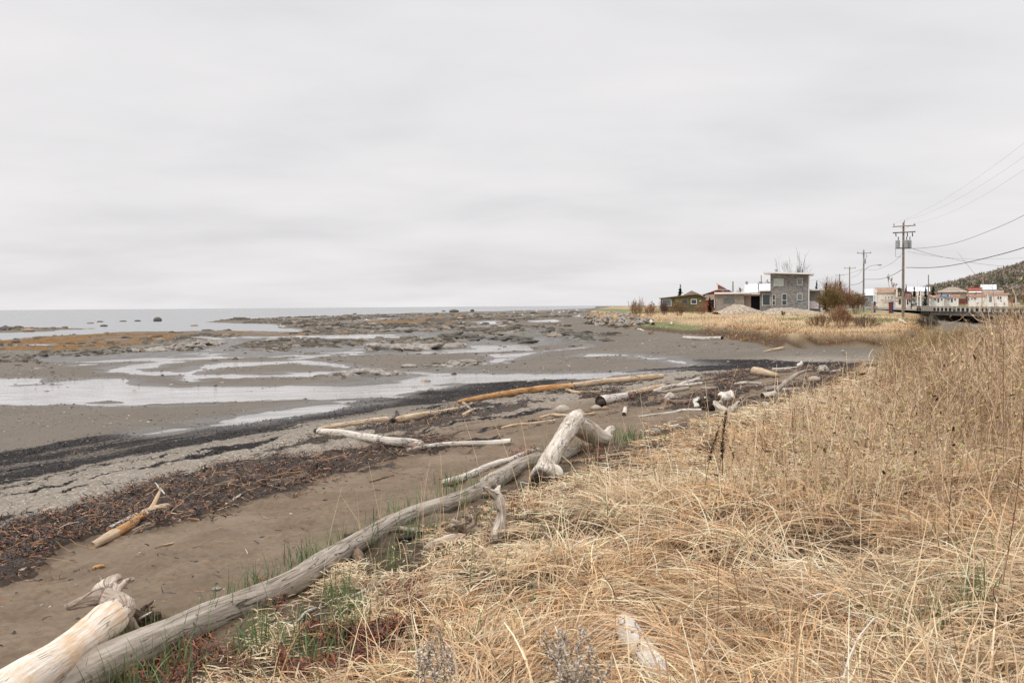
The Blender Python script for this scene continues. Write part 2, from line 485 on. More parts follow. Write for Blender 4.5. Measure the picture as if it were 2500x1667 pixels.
ledge = np.zeros_like(GX)
for k, (p, a) in enumerate(LEDGES):
    m = pmask(p, 2.2, 3.0, 60 + k)
    ca, sa = math.cos(0.5), math.sin(0.5)
    q = (GX * ca + GY * sa); w = (-GX * sa + GY * ca)
    rg = 1 - np.abs(2 * fbm(q * 0.22, w * 1.0, 80 + k, 4) - 1)
    GZ += m * a * (rg ** 2 - 0.25)
    ledge = np.maximum(ledge, m)
dk_s = 0.5 + 0.5 * ss(.36, .5, fbm((-GA) * 1.1, (GX * .37 + GY * .93) * .12, 47, 4))
dark = np.maximum(dk_s * pmask([(-300, 1185), (0, 1108), (150, 1084), (300, 1064), (400, 1068), (600, 1040), (800, 1006), (900, 980), (1050, 957), (1150, 940),
              (1350, 929), (1450, 925), (1560, 918), (1600, 922), (1450, 943), (1350, 955), (1200, 972), (1050, 990), (950, 1000), (800, 1025),
              (650, 1055), (500, 1085), (300, 1122), (150, 1150), (0, 1182), (-300, 1280)], 0.35, 1.0, 5),
              pmask([(1500, 909), (1600, 903), (1714, 893), (1690, 882), (1678, 879), (1768, 878), (1900, 880), (2065, 885), (2120, 888), (2080, 896), (1946, 900), (1797, 904),
              (1649, 910), (1500, 915)], 0.3, 0.5, 6))
wr_d = {}
WRACK1 = [(-300, 1370), (0, 1292), (130, 1265), (250, 1218), (330, 1192), (480, 1150), (640, 1105), (740, 1066), (800, 1040), (900, 1040), (1130, 1080),
          (1000, 1130), (850, 1162), (700, 1215), (620, 1240), (450, 1295), (330, 1372), (230, 1425), (100, 1480), (0, 1525), (-300, 1600)]
WRACK2 = [(860, 1055), (1000, 1030), (1140, 990), (1350, 962), (1500, 945), (1620, 932), (1750, 912), (1900, 898), (2050, 890), (2150, 890), (2120, 915),
          (1990, 945), (1900, 960), (1800, 985), (1750, 1010), (1640, 1003), (1540, 1012), (1500, 990), (1400, 975), (1300, 990), (1230, 1015), (1130, 1030), (1000, 1062), (900, 1062)]
w1 = pmask(WRACK1, 0.4, 1.2, 11); w2 = pmask(WRACK2, 0.4, 1.2, 13)
# stripes follow the shore: use distance to the dune toe
st = -GA
def stripe(u, seed): return fbm(u * 1.1, (GX * .37 + GY * .93) * .25, seed, 4)
wn1 = stripe(st, 31) + 0.35 * (fbm(GX * 1.5, GY * 1.5, 33, 3) - .5)
wrack = np.maximum(w1 * ss(0.495, 0.545, wn1 + .02 * ss(-9, -12, GA)) * (1 - .85 * ss(1.1, .5, np.abs(-GA - 7.6 + 1.4 * (fbm(GX * .35, GY * .35, 52, 3) - .5)))), w2 * ss(0.41, 0.52, stripe(st * 1.4, 35) + .35 * (fbm(GX * 1.2, GY * 1.2, 37, 3) - .5)+0.03))
GZ += wrack * (.03 + .13 * np.maximum(fbm(GX * 1.7, GY * 1.7, 48, 3) - .35, 0))
# thin lines of weed on the gravel foreshore
lines = ss(0.60, 0.66, fbm(st * 3.0, (GX * .37 + GY * .93) * .35, 45, 4)) * ss(-1.5, -3, GA) * ss(-13, -11, GA) * (1 - w1) * (RR < 40)
rockw = np.zeros_like(GX)
for p in ([(-200, 845), (0, 833), (92, 822), (190, 818), (310, 813), (430, 814), (446, 819), (400, 832), (360, 838), (300, 846), (200, 852), (100, 858), (0, 864), (-200, 880)],
          [(440, 814), (560, 812), (660, 810), (700, 813), (770, 818), (700, 817), (600, 816), (500, 817)],
          [(836, 789), (900, 781), (986, 776), (1067, 771), (1110, 774), (1040, 786), (938, 791)]):
    rockw = np.maximum(rockw, pmask(p, 1.0, 2.0, 71))
rockw *= ss(0.38, 0.5, fbm(GX * .12, GY * .12, 75, 4) + .04)
GZ += rockw * 0.04 * (fbm(GX * 2, GY * 2, 77, 3))
spit = np.where(onflat, ss(120, 250, RR) * ss(30, 5, GS), 0)
GZ += spit * 0.35 * np.maximum(fbm(GX * .35, GY * .35, 79, 4) - .45, 0) * ss(0, 6, GS)
# beach sand: footprints and wind ripples; dune tussocks
GZ += np.where((GA < 0.5) & (GA > -9) & (RR < 60), 0.14 * (fbm(GX * 2.8, GY * 2.8, 91, 3) - .5) + 0.03 * (fbm(GX * 8, GY * 8, 93, 2) - .5), 0)
GZ += np.where(GA > 0, ss(0, 3, GA) * 0.34 * (fbm(GX * 0.9, GY * 0.9, 95, 4) - .5), 0)
GZ += np.where((GB > 0) & (RR < 260), ss(0, 2, GB) * 0.35 * (fbm(GX * .35, GY * .35, 97, 4) - .5), 0)
sand = ss(-10.5, -7.0, GA + 1.5 * (fbm(GX * .4, GY * .4, 101, 3) - .5)) * (GA < 0.5)
upper = ss(-6, -3.8, GA)                                    # dry sand next to the dune
grass_g = np.maximum(ss(-0.2, 0.7, GA + 0.9 * (fbm(GX * .9, GY * .9, 103, 3) - .5)), ss(-0.1, 0.8, GB))
green = np.where(GB > 0, ss(.5, .62, fbm(GX * .06, GY * .06, 105, 4)) * ss(60, 90, RR), 0)
gs_poly = pmask([(1540, 799), (1550, 786), (1640, 784), (1712, 796), (1712, 808), (1620, 811)], 1.0, 1.5, 107)
green = np.maximum(green, gs_poly)
road_l = [(47, 60), (59, 122), (63.5, 152), (72, 195), (84, 255), (98, 330), (120, 440)]
gv = pmask([(1850, 762), (1960, 756), (2010, 759), (2020, 764), (1960, 768), (1880, 770)], 1.5, 2, 109)
wet = ss(-2.2, -0.1, SD + .8 * (fbm(GX * .6, GY * .6, 44, 3) - .5)) * onflat

nT, nR = len(TH), len(rr)
idx = np.arange(nT * nR).reshape(nR, nT)
fq = np.stack([idx[:-1, :-1], idx[:-1, 1:], idx[1:, 1:], idx[1:, :-1]], -1).reshape(-1, 4)[:, ::-1]
fq = np.vstack([fq, np.stack([idx[:-1, -1], idx[:-1, 0], idx[1:, 0], idx[1:, -1]], -1).reshape(-1, 4)[:, ::-1]])
m1 = np.stack([grass_g, sand, np.maximum(dark, lines * .9), rockw], -1).reshape(-1, 4)
m2 = np.stack([ledge, wet, wrack, green], -1).reshape(-1, 4)
rough_flat = np.where(onflat, ss(62, 95, RR) * ss(.34, .55, fbm(GX * .03, GY * .05, 111, 3) + .12 * (np.abs(GX) > 25)), 0)
m4 = np.repeat(rough_flat.reshape(-1, 1), 4, 1)
GZ += np.where(onflat, rough_flat * .22 * (1 - np.abs(2 * fbm((GX * .88 + GY * .48) * .3, (-GX * .48 + GY * .88) * 1.1, 113, 4) - 1) - .6) * ss(.5, 2.5, -SD), 0)
m3 = np.stack([upper, gv, spit, np.clip(GA / 10, 0, 1)], -1).reshape(-1, 4)

t = T("shore_ground"); v = t.coord()
A1 = t.attr('m1'); A2 = t.attr('m2'); A3 = t.attr('m3')
g1 = t.rgb(A1.outputs['Color']); g2 = t.rgb(A2.outputs['Color']); g3 = t.rgb(A3.outputs['Color'])
n_big = t.noise(v, 0.18, 4); n_mid = t.noise(v, 1.6, 5, .6); n_fine = t.noise(v, 14, 4, .65); n_vf = t.noise(v, 60, 3, .7)
flat = t.mix(t.step(n_big, .35, .65), (.115, .090, .066), (.18, .146, .108))
flat = t.mix(t.step(n_mid, .35, .75), t.mix(.5, flat, (.12, .105, .09)), flat)
far_v = t.coord('Object', (.5, 1.2, 1))
fstrk = t.math('MULTIPLY', t.step(t.noise(far_v, .35, 5, .68), .47, .6), t.step(t.attr('m4').outputs['Fac'], .3, .7))
flat = t.mix(t.math('MULTIPLY', fstrk, .8), flat, t.mix(n_mid, (.045, .045, .032), (.13, .125, .095)))
stones = t.voro(v, 30, 1)                                   # coloured cells: pebbles
peb = t.rgb(stones)
gravel = t.mix(t.step(peb[0], .1, 1), (.185, .155, .122), (.30, .26, .21))
gravel = t.mix(t.step(peb[1], .93, .95), gravel, (.46, .43, .39))
gravel = t.mix(t.step(n_mid, .3, .7), gravel, t.mix(.5, gravel, (.24, .21, .175)))
flat = t.mix(.55, flat, t.mix(.45, gravel, (.04, .034, .028)))
sandc = t.mix(t.step(n_fine, .3, .7), (.150, .108, .072), (.215, .160, .108))
sandc = t.mix(t.math('MULTIPLY', t.step(n_vf, .62, .75), .6), sandc, (.34, .28, .22))
sandc = t.mix(t.step(n_mid, .35, .7), t.mix(.5, sandc, (.12, .085, .058)), sandc)
sandc = t.mix(t.math('MULTIPLY', t.step(t.noise(v, .55, 4, .6), .45, .65), .4), sandc, (.27, .21, .155))
shore = t.mix(g1[1], flat, gravel)
shore = t.mix(g3[0], shore, sandc)
weed = t.mix(t.step(n_fine, .45, .75), (.008, .006, .0055), (.024, .016, .013))
shore = t.mix(t.math('MULTIPLY', A1.outputs['Alpha'], 1.0), shore, t.mix(t.step(n_mid, .35, .65), (.10, .048, .012), (.25, .125, .025)))
led = t.mix(t.step(t.noise(t.coord('Object', (1, 2.5, 1)), 1.2, 5, .7), .35, .65), (.05, .05, .042), (.25, .235, .205))
shore = t.mix(t.math('MULTIPLY', g2[0], t.step(n_mid, .25, .55)), shore, led)
shore = t.mix(t.math('MULTIPLY', g3[2], .8), shore, t.mix(t.step(n_mid, .4, .6), (.07, .06, .045), (.22, .18, .14)))
wm_ = t.step(t.math('ADD', g1[2], t.math('MULTIPLY', t.math('SUBTRACT', n_fine, .5), 1.5)), .32, .72)
shore = t.mix(wm_, shore, weed)
wk = t.step(t.math('ADD', g2[2], t.math('MULTIPLY', t.math('SUBTRACT', n_fine, .5), .8)), .5, .75)
shore = t.mix(t.math('MULTIPLY', wk, .85), shore, (.028, .019, .015))
shore = t.mix(t.math('MULTIPLY', g2[1], .6), shore, (.06, .05, .042))
gr = t.mix(t.step(n_fine, .3, .7), (.028, .019, .012), (.085, .058, .034))  # soil below the grass darkened to paint shade into the gaps
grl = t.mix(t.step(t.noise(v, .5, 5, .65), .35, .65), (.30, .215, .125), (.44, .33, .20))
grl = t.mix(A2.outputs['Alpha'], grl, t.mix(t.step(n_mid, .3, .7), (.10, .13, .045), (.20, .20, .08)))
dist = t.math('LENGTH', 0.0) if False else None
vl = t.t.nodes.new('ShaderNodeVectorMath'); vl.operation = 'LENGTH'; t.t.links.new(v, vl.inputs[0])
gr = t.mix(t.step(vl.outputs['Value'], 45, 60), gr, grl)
gr = t.mix(t.step(g3[1], -1, -.5), gr, gr)
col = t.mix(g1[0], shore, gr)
col = t.mix(t.attr('m5').outputs['Fac'], col, t.mix(n_fine, (.035, .022, .014), (.13, .082, .045)))
col = t.mix(t.step(t.math('ADD', g3[1], t.math('MULTIPLY', t.math('SUBTRACT', n_mid, .5), .5)), .4, .6), col, (.27, .25, .225))
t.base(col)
t.rough(t.math('SUBTRACT', .95, t.math('MULTIPLY', g2[1], .6)))
t.bump(t.math('ADD', t.math('MULTIPLY', n_fine, 1.0), t.math('MULTIPLY', n_vf, .35)), .55, .035)
ground = mesh_np("beach", np.stack([GX, GY, GZ], -1).reshape(-1, 3), fq, [t.m], cols={'m1': m1, 'm2': m2, 'm3': m3, 'm4': m4, 'm5': np.repeat((ss(-.2, .2, GB) * ss(1.1, .5, GB)).reshape(-1, 1), 4, 1)}, dom='POINT', smooth=True)
tag(ground, "brown sand and gravel shore running from the grassy dune out to the tidal flats", "beach", kind='structure')
def HZ(x, y): return bil(GZ, x, y)

# water standing in the streams and pools
sel = (SD > -3.2 * wid) & onflat & (GS > 0.5)
fs = sel.reshape(-1)[fq].all(1)
fw = fq[fs]; used, inv = np.unique(fw, return_inverse=True)
vw = np.stack([GX, GY, GW], -1).reshape(-1, 3)[used]
t = T("shallow_water"); v = t.coord('Object', (1, 1, 1))
t.base(t.mix(t.step(t.noise(t.coord('Object', (.35, 1.6, 1)), 1.2, 4), .35, .7), (.26, .245, .23), (.50, .48, .47)))  # pale and dark ripple reflections mixed into the water colour as streaks
t.rough(.10); t.p.inputs['IOR'].default_value = 1.45; t.p.inputs['Specular IOR Level'].default_value = 0.75
t.bump(t.noise(t.coord('Object', (1.4, 3.2, 1)), 1.7, 4, .6), .8, .05)
stream = mesh_np("stream", vw, inv.reshape(-1, 4), [t.m], smooth=True)
tag(stream, "pale shallow streams and pools winding over the tidal flats", "stream", kind='structure')

# sea: a polar sheet to beyond the horizon
sth = np.linspace(-np.pi, np.pi, 181); srr = np.concatenate([np.geomspace(20, 3000, 60), np.geomspace(3600, 60000, 16)])
st_, sr_ = np.meshgrid(sth, srr)
sv = np.stack([sr_ * np.sin(st_), sr_ * np.cos(st_), np.full_like(sr_, SEA)], -1).reshape(-1, 3)
si = np.arange(sv.shape[0]).reshape(len(srr), len(sth))
sf = np.stack([si[:-1, :-1], si[1:, :-1], si[1:, 1:], si[:-1, 1:]], -1).reshape(-1, 4)
t = T("sea_water")
v1 = t.coord('Object', (.35, 1.0, 1)); v2 = t.coord('Object', (.02, .05, 1))
t.base((.235, .24, .245)); t.rough(.25); t.p.inputs['IOR'].default_value = 1.33; t.p.inputs['Specular IOR Level'].default_value = .5
hgt = t.math('ADD', t.noise(v1, .55, 4, .6), t.math('MULTIPLY', t.noise(v2, 1.0, 5, .65), 3.0))
t.bump(hgt, .9, .45)
sea = mesh_np("sea", sv, sf, [t.m], smooth=True)
tag(sea, "grey rippled sea reaching to the horizon", "sea", kind='structure')
# ------------------------------------------------------------------ ribbons: grass, twigs, weed
def strands(base, az, L, a0, a1, K, wid, curl=None, ground=0.0, roll=None, taper=0.8, kink=None):
    """curved flat ribbons; base (N,3); returns verts (N*K*2,3), quads, face->strand index"""
    n = len(base); tt = np.linspace(0, 1, K)
    ang = a0[:, None] + (a1 - a0)[:, None] * tt[None, :]
    if kink is not None:
        kt = RNG.uniform(.25, .75, n)[:, None]; ang = ang + kink[:, None] * (tt[None, :] > kt)
    azt = az[:, None] + (0 if curl is None else curl[:, None] * tt[None, :])
    st = (L / (K - 1))[:, None]
    dx = np.cos(ang) * np.sin(azt) * st; dy = np.cos(ang) * np.cos(azt) * st; dz = np.sin(ang) * st
    z0 = np.zeros((n, 1))
    Pn = np.stack([np.hstack([z0, np.cumsum(q[:, :-1], 1)]) for q in (dx, dy, dz)], -1) + base[:, None, :]
    if ground is not None:
        g = HZ(Pn[..., 0], Pn[..., 1]) + ground
        Pn[..., 2] = np.maximum(Pn[..., 2], g)
    return ribbon(Pn, wid, az, roll, taper)
def ribbon(Pn, wid, az=None, roll=None, taper=0.8):
    n, K = Pn.shape[:2]; tt = np.linspace(0, 1, K)
    if az is None:
        d = Pn[:, -1] - Pn[:, 0]; az = np.arctan2(d[:, 0], d[:, 1])
    if roll is None: roll = RNG.uniform(-.9, .9, n)
    sd_ = np.stack([np.cos(az) * np.cos(roll), -np.sin(az) * np.cos(roll), np.sin(roll)], -1)
    w = wid[:, None] * (1 - taper * tt[None, :] ** 2) * 0.5 if wid.ndim == 1 else wid * .5
    a = Pn - sd_[:, None, :] * w[..., None]; b = Pn + sd_[:, None, :] * w[..., None]
    v = np.stack([a, b], 2).reshape(-1, 3)
    k = (np.arange(n)[:, None] * K + np.arange(K - 1)[None, :]) * 2
    f = np.stack([k, k + 1, k + 3, k + 2], -1).reshape(-1, 4)
    return v, f, np.repeat(np.arange(n), K - 1)
class RB:
    def __init__(s): s.v = []; s.f = []; s.c = []; s.n = 0
    def add(s, vfi, col):
        v, f, i = vfi; s.v.append(v); s.f.append(f + s.n); s.c.append(np.asarray(col)[i]); s.n += len(v)
    def build(s, name, mat, parent=None):
        if not s.v: return None
        return mesh_np(name, np.vstack(s.v), np.vstack(s.f), [mat], parent=parent, cols=np.vstack(s.c))
def pal(n, cols, wts, var=0.15):
    c = np.array(cols)[RNG.choice(len(cols), n, p=np.array(wts) / np.sum(wts))]
    return np.clip(c * (1 + RNG.normal(0, var, (n, 1))), 0.004, .9)
def leafy(name, trans=0.25, rough=0.7, spec=0.25):
    t = T(name); a = t.attr('tint'); t.base(a.outputs['Color']); t.rough(rough)
    t.p.inputs['Specular IOR Level'].default_value = spec
    if trans:
        tr = t.t.nodes.new('ShaderNodeBsdfTranslucent'); t.t.links.new(a.outputs['Color'], tr.inputs[0])
        m = t.t.nodes.new('ShaderNodeMixShader'); m.inputs[0].default_value = trans
        t.t.links.new(t.p.outputs[0], m.inputs[1]); t.t.links.new(tr.outputs[0], m.inputs[2])
        t.t.links.new(m.outputs[0], t.out.inputs[0])
    return t.m
M_STRAW = leafy("dry_straw", .25)
M_GREEN = leafy("green_blades", .35, .5, .4)
M_TWIG = leafy("bare_twigs", .1)
M_WEED = leafy("stranded_weed", 0, .45, .5)
M_NEEDLE = leafy("needles", .1)
STRAW = [(.77, .595, .395), (.70, .51, .315), (.84, .695, .50), (.53, .365, .22), (.29, .19, .12), (.70, .54, .37)]
SW = [4, 3.5, 3, 2.2, 1.8, 2]
GREEN = [(.105, .16, .06), (.15, .21, .085), (.22, .27, .13)]

def polar(n, r0_, r1_, a0_, a1_):
    r = np.exp(RNG.uniform(np.log(r0_), np.log(r1_), n)); a = RNG.uniform(R(a0_), R(a1_), n)
    return r * np.sin(a), r * np.cos(a), r
def in_poly(x, y, pts): return poly_sd(x, y, PG(pts)) > 0
LOWP = [(1000, 1230), (1250, 1180), (1320, 1380), (1180, 1440), (960, 1400)]
BARE = [[(1470, 1450), (1640, 1445), (1660, 1530), (1500, 1535)], [(1440, 1540), (1560, 1530), (1690, 1720), (1480, 1720)], [(860, 1330), (960, 1300), (1060, 1350), (1020, 1420), (900, 1420), (840, 1370)], [(600, 1640), (760, 1600), (900, 1640), (900, 1700), (560, 1700)]]
FOOT = [(690, 1600), (760, 1545), (880, 1555), (960, 1530), (1060, 1535), (1060, 1600), (960, 1620), (850, 1640), (700, 1660)]

TRUNK = hit([150, 270, 387, 500, 625, 720, 808, 898, 987, 1106, 1190, 1249, 1310], [1715, 1650, 1588, 1535, 1485, 1440, 1383, 1326, 1279, 1240, 1203, 1162, 1134], GZ)[:, :2]
TRUNK = np.vstack([TRUNK[0] + (TRUNK[0] - TRUNK[1]) * 1.2, TRUNK])
def path_d(x, y, q):
    d = np.full(np.shape(x), 1e9)
    for a, b in zip(q[:-1], q[1:]):
        e_ = b - a; t_ = np.clip(((x - a[0]) * e_[0] + (y - a[1]) * e_[1]) / (e_ @ e_), 0, 1); d = np.minimum(d, np.hypot(x - a[0] - t_ * e_[0], y - a[1] - t_ * e_[1]))
    return d
_ta = np.arctan2(TRUNK[:, 0], TRUNK[:, 1]); _tr = np.hypot(TRUNK[:, 0], TRUNK[:, 1]); _to = np.argsort(_ta)
def trunk_r(x, y): return np.interp(np.arctan2(x, y), _ta[_to], _tr[_to], left=2.0)
# --- matted dead grass on the dune
def dune_grass():
    rb = RB(); gb = RB()
    # every clump has a lie of its own
    nc, per = 36000, 15
    cx, cy, cr_ = polar(nc, 2.6, 75, -36, 36)
    caz = 3.6 * np.pi * (fbm(cx * .8, cy * .8, 205, 3) - .5) + R(-60) + RNG.normal(0, .95, nc)
    cL = RNG.uniform(.7, 1.35, nc); ca = RNG.uniform(-.25, .35, nc); csp = RNG.uniform(.15, .55, nc)
    tone_c = RNG.normal(1, .20, nc)
    i = np.repeat(np.arange(nc), per); n = nc * per
    sp = (.05 + .010 * cr_)[i]
    x = cx[i] + RNG.normal(0, 1, n) * sp; y = cy[i] + RNG.normal(0, 1, n) * sp; r = np.hypot(x, y)
    ok = r > 2.4; x, y, r, i = x[ok], y[ok], r[ok], i[ok]; n = len(x)
    dA = bil(GA, x, y)
    nz = fbm(x * .8, y * .8, 201, 3)
    dens = ss(-0.15, 1.0, dA + 2.2 * (nz - .5)) * (0.5 + .5 * ss(0.2, .45, fbm(x * 1.1, y * 1.1, 203, 3)))
    for p in BARE: dens *= np.where(in_poly(x, y, p), .12, 1)
    dens *= np.where(in_poly(x, y, FOOT), .13, 1)
    dens *= np.where(path_d(x, y, TRUNK) < .15, 0, 1) * np.where((dA < 1.0) & (np.hypot(x, y) > trunk_r(x, y)), .35, 1)
    hole = ss(.36, .49, fbm(x * 1.6, y * 1.6, 204, 3)); dens *= .07 + .93 * hole
    k = RNG.random(n) < dens
    x, y, r, dA, i, nz, hole = x[k], y[k], r[k], dA[k], i[k], nz[k], hole[k]; n = len(x)
    kk = x / np.maximum(y, .1)
    az = caz[i] + RNG.normal(0, 1, n) * csp[i] + np.where(RNG.random(n) < .15, RNG.uniform(-2.2, 2.2, n), 0)
    stand = RNG.random(n) < (0.025 + 0.12 * ss(3, 9, dA) * ss(.05, .3, kk)) * (.35 + .65 * ss(6, 12, r))
    litter = (RNG.random(n) < .30) & ~stand
    L = RNG.uniform(.20, .58, n) * cL[i] * (0.8 + .5 * nz); L = np.where(stand, RNG.uniform(.35, .85, n) * np.where(r > 38, .5, 1), L)
    a0 = np.where(stand, RNG.normal(1.25, .2, n), np.clip(RNG.uniform(.05, .65, n) * (.8 + .4 * ss(4, 9, dA)) + ca[i], .02, 1.3))
    a1 = np.where(stand, RNG.normal(.6, .45, n), RNG.uniform(-.75, -.05, n))
    a0 = np.where(litter, .12, a0); a1 = np.where(litter, -.15, a1)
    wid = np.maximum(RNG.uniform(.0036, .0105, n), .00086 * r)
    low = ss(.1, 3.2, dA)
    L = L * (.45 + .55 * low) * np.where(in_poly(x, y, LOWP), .55, 1); a0 = np.where(stand, a0, a0 * (.55 + .45 * low))
    dt = path_d(x, y, TRUNK); infront = np.hypot(x, y) < trunk_r(x, y)
    lim = np.where(infront, .10 + .30 * dt, .22 + .2 * dt); L = np.where(dt < 1.6, np.minimum(L, lim * RNG.uniform(.8, 1.5, n)), L)
    a0 = np.where((dt < .9) & ~stand, a0 * .6, a0)
    base = np.stack([x, y, HZ(x, y) - .01 + RNG.uniform(0, .11, n) * (~stand & ~litter) * (.3 + .7 * hole)], -1)
    col = pal(n, STRAW, SW, .13) * tone_c[i][:, None]
    col = np.where(litter[:, None], pal(n, [(.24, .16, .10), (.36, .255, .16), (.12, .078, .048)], [3, 2, 2], .2), col)
    tone = fbm(x * .5, y * .5, 207, 3)[:, None]
    col = col * (0.84 + .32 * tone)
    rust = ((fbm(x * .35, y * .35, 209, 3) > .54) & (RNG.random(n) < .5))[:, None]
    col = np.where(rust, col * np.array([.90, .79, .69]), col); col = np.clip(col, .004, .86)
    near = r < 12
    for m, K in ((near, 6), (~near, 4)):
        rb.add(strands(base[m], az[m], L[m], a0[m], a1[m], K, wid[m], RNG.normal(0, .6, m.sum()), .012, None, .6, np.where(RNG.random(m.sum()) < .4, RNG.normal(-.9, .5, m.sum()), 0)), col[m])
    # tall pale stems with thin heads
    n = 4200
    x, y, r = polar(n, 3.0, 55, -28, 34); dA = bil(GA, x, y)
    k = (dA > .0) & (RNG.random(n) < (.25 + .75 * ss(2, 8, dA)) * (.15 + .85 * ss(6, 12, r))); x, y, r = x[k], y[k], r[k]; n = len(x)
    az = RNG.uniform(0, 6.28, n); L = RNG.uniform(.5, 1.15, n) * np.where(r < 7, .75, 1)
    base = np.stack([x, y, HZ(x, y)], -1)
    rb.add(strands(base, az, L, RNG.normal(1.4, .12, n), RNG.normal(1.05, .3, n), 5, np.maximum(.003, .0006 * r), None, None, None, .4), pal(n, STRAW, [3, 3, 4, 2, 0, 2], .12))
    o = rb.build("dry_grass", M_STRAW)
    tag(o, "matted straw coloured dead grass lying in swirls over the dune", "dry grass", kind='stuff')
    # green shoots: along the long grey log, and thin through the straw
    pts = [(250, 1640), (330, 1600), (420, 1570), (520, 1520), (610, 1480), (700, 1420), (760, 1375), (830, 1350), (900, 1330), (960, 1260), (1010, 1240), (1090, 1215), (1130, 1235), (1180, 1200),
           (1350, 1110), (1420, 1100), (1530, 1078), (1560, 1075), (640, 1560), (850, 1560), (700, 1590), (600, 1452), (740, 1378), (1020, 1310), (950, 1390), (820, 1480), (1105, 1190),
           (240, 1700), (350, 1680), (760, 1640), (1100, 1630), (860, 1500), (600, 1600), (450, 1640), (1530, 1070), (1545, 1085), (2360, 1500), (2420, 1420), (2250, 1560)]
    hp = hit([p[0] for p in pts], [p[1] for p in pts], GZ)
    X = []; 
    for q in hp:
        d = math.hypot(q[0], q[1]); c = int(14 + 200 / max(d, 4) ** 1.0)
        s = .05 + .006 * d
        X.append(np.stack([q[0] + RNG.normal(0, s, c), q[1] + RNG.normal(0, s, c)], -1))
    X = np.vstack(X); x2, y2, r2 = polar(5200, 3.0, 40, -22, 34)
    dA = bil(GA, x2, y2); dt2 = path_d(x2, y2, TRUNK); nearlog = ss(1.6, .3, dt2) * ss(.42, .58, fbm(x2 * 1.3, y2 * 1.3, 212, 2)) * 1.3
    k = ((dA > .5) | (dt2 < .45)) & ((np.hypot(x2, y2) < trunk_r(x2, y2) + .12) | (dA > 1)) & (RNG.random(len(x2)) < .14 + .36 * nearlog + .35 * ss(.55, .65, fbm(x2 * .5, y2 * .5, 211, 3)))
    x = np.r_[X[:, 0], x2[k]]; y = np.r_[X[:, 1], y2[k]]; n = len(x); r = np.hypot(x, y)
    az = RNG.uniform(0, 6.28, n); L = RNG.uniform(.14, .38, n)
    gb.add(strands(np.stack([x, y, HZ(x, y)], -1), az, L, RNG.normal(1.35, .15, n), RNG.normal(.8, .45, n), 5, np.maximum(RNG.uniform(.006, .013, n), .0009 * r), None, None, None, .95),
           pal(n, GREEN, [3, 4, 2], .2))
    tag(gb.build("green_grass", M_GREEN), "fresh green shoots coming up through the dead grass and along the logs", "green grass", kind='stuff')
dune_grass()

# --- thicket of thin bare stems on the crest of the dune
def thicket():
    rb = RB(); n = 15000
    x, y, r = polar(n, 6.5, 62, 8, 38); dA = bil(GA, x, y)
    k_ = x / y
    dens = ss(2.2, 7, dA) * ss(.14, .36, k_ + .25 * (fbm(x * .4, y * .4, 221, 3) - .5)) * ss(6.5, 11, r)
    dens = np.maximum(dens, ss(0.5, 3, dA) * ss(26, 34, r)) * ss(46, 36, r)
    k = RNG.random(n) < dens * (.35 + .65 * ss(.4, .6, fbm(x * .7, y * .7, 223, 3))); x, y, r, kx = x[k], y[k], r[k], k_[k]; n = len(x)
    H = (RNG.uniform(.45, 1.0, n)) * (1.05 + .5 * ss(.43, .52, kx)) * (0.62 + .5 * ss(.25, .5, kx)) * (0.7 + .6 * fbm(x * .5, y * .5, 225, 3)) * (1 - .3 * ss(22, 36, r))
    TW = [(.50, .345, .225), (.60, .435, .285), (.34, .22, .14), (.64, .50, .35), (.24, .14, .09)]
    az = RNG.uniform(0, 6.28, n); a0 = RNG.normal(1.35, .15, n); a1 = RNG.normal(1.15, .35, n)
    base = np.stack([x, y, HZ(x, y)], -1); col = pal(n, TW, [4, 4, 2, 3, 1], .18)
    K = 5
    v, f, i = strands(base, az, H, a0, a1, K, np.maximum(.005, .0006 * r), None, None, None, .5)
    rb.add((v, f, i), col)
    ctr = v.reshape(n, K, 2, 3).mean(2)
    tw = 6
    tip = []
    for q in range(tw):
        t_ = RNG.uniform(.25, .98, n) * (K - 1); j = np.minimum(t_.astype(int), K - 2); a = (t_ - j)[:, None]
        b = ctr[np.arange(n), j] * (1 - a) + ctr[np.arange(n), j + 1] * a
        az2 = RNG.uniform(0, 6.28, n); L2 = RNG.uniform(.10, .32, n) * (.6 + H * .5)
        w = strands(b, az2, L2, RNG.uniform(.2, 1.2, n), RNG.uniform(.4, 1.4, n), 3, np.maximum(.0032, .00048 * r), None, None, None, .5)
        rb.add(w, col * .95); tip.append((w[0].reshape(n, 3, 2, 3).mean(2), r))
    # buds, small new leaves and dead seed heads
    for q, (tp, r2) in enumerate(tip):
        for z in range(3):
            sel = RNG.random(n) < (.55 if z < 2 else .35)
            t_ = RNG.random(sel.sum()); c = tp[sel, 1] * (1 - t_[:, None]) + tp[sel, 2] * t_[:, None]
            m = len(c); rs = r2[sel]
            leaf = np.where((RNG.random(m) < .40)[:, None], pal(m, [(.34, .32, .10), (.42, .38, .14)], [1, 1], .2), pal(m, [(.50, .34, .19), (.42, .27, .15), (.6, .45, .28)], [2, 2, 1], .2))
            dk = (RNG.random(m) < .035)[:, None]; leaf = np.where(dk, np.array([.06, .03, .02]), leaf)
            s = np.maximum(RNG.uniform(.009, .02, m), .0007 * rs) * np.where(dk[:, 0], 1.5, 1)
            rb.add(strands(c, RNG.uniform(0, 6.28, m), s * 1.7, RNG.uniform(-.3, 1.2, m), RNG.uniform(-.3, 1.2, m), 2, s, None, None, None, .3), leaf)
    tag(rb.build("undergrowth", M_TWIG), "tangle of thin tan stems with small buds standing along the dune crest", "undergrowth", kind='stuff')
thicket()

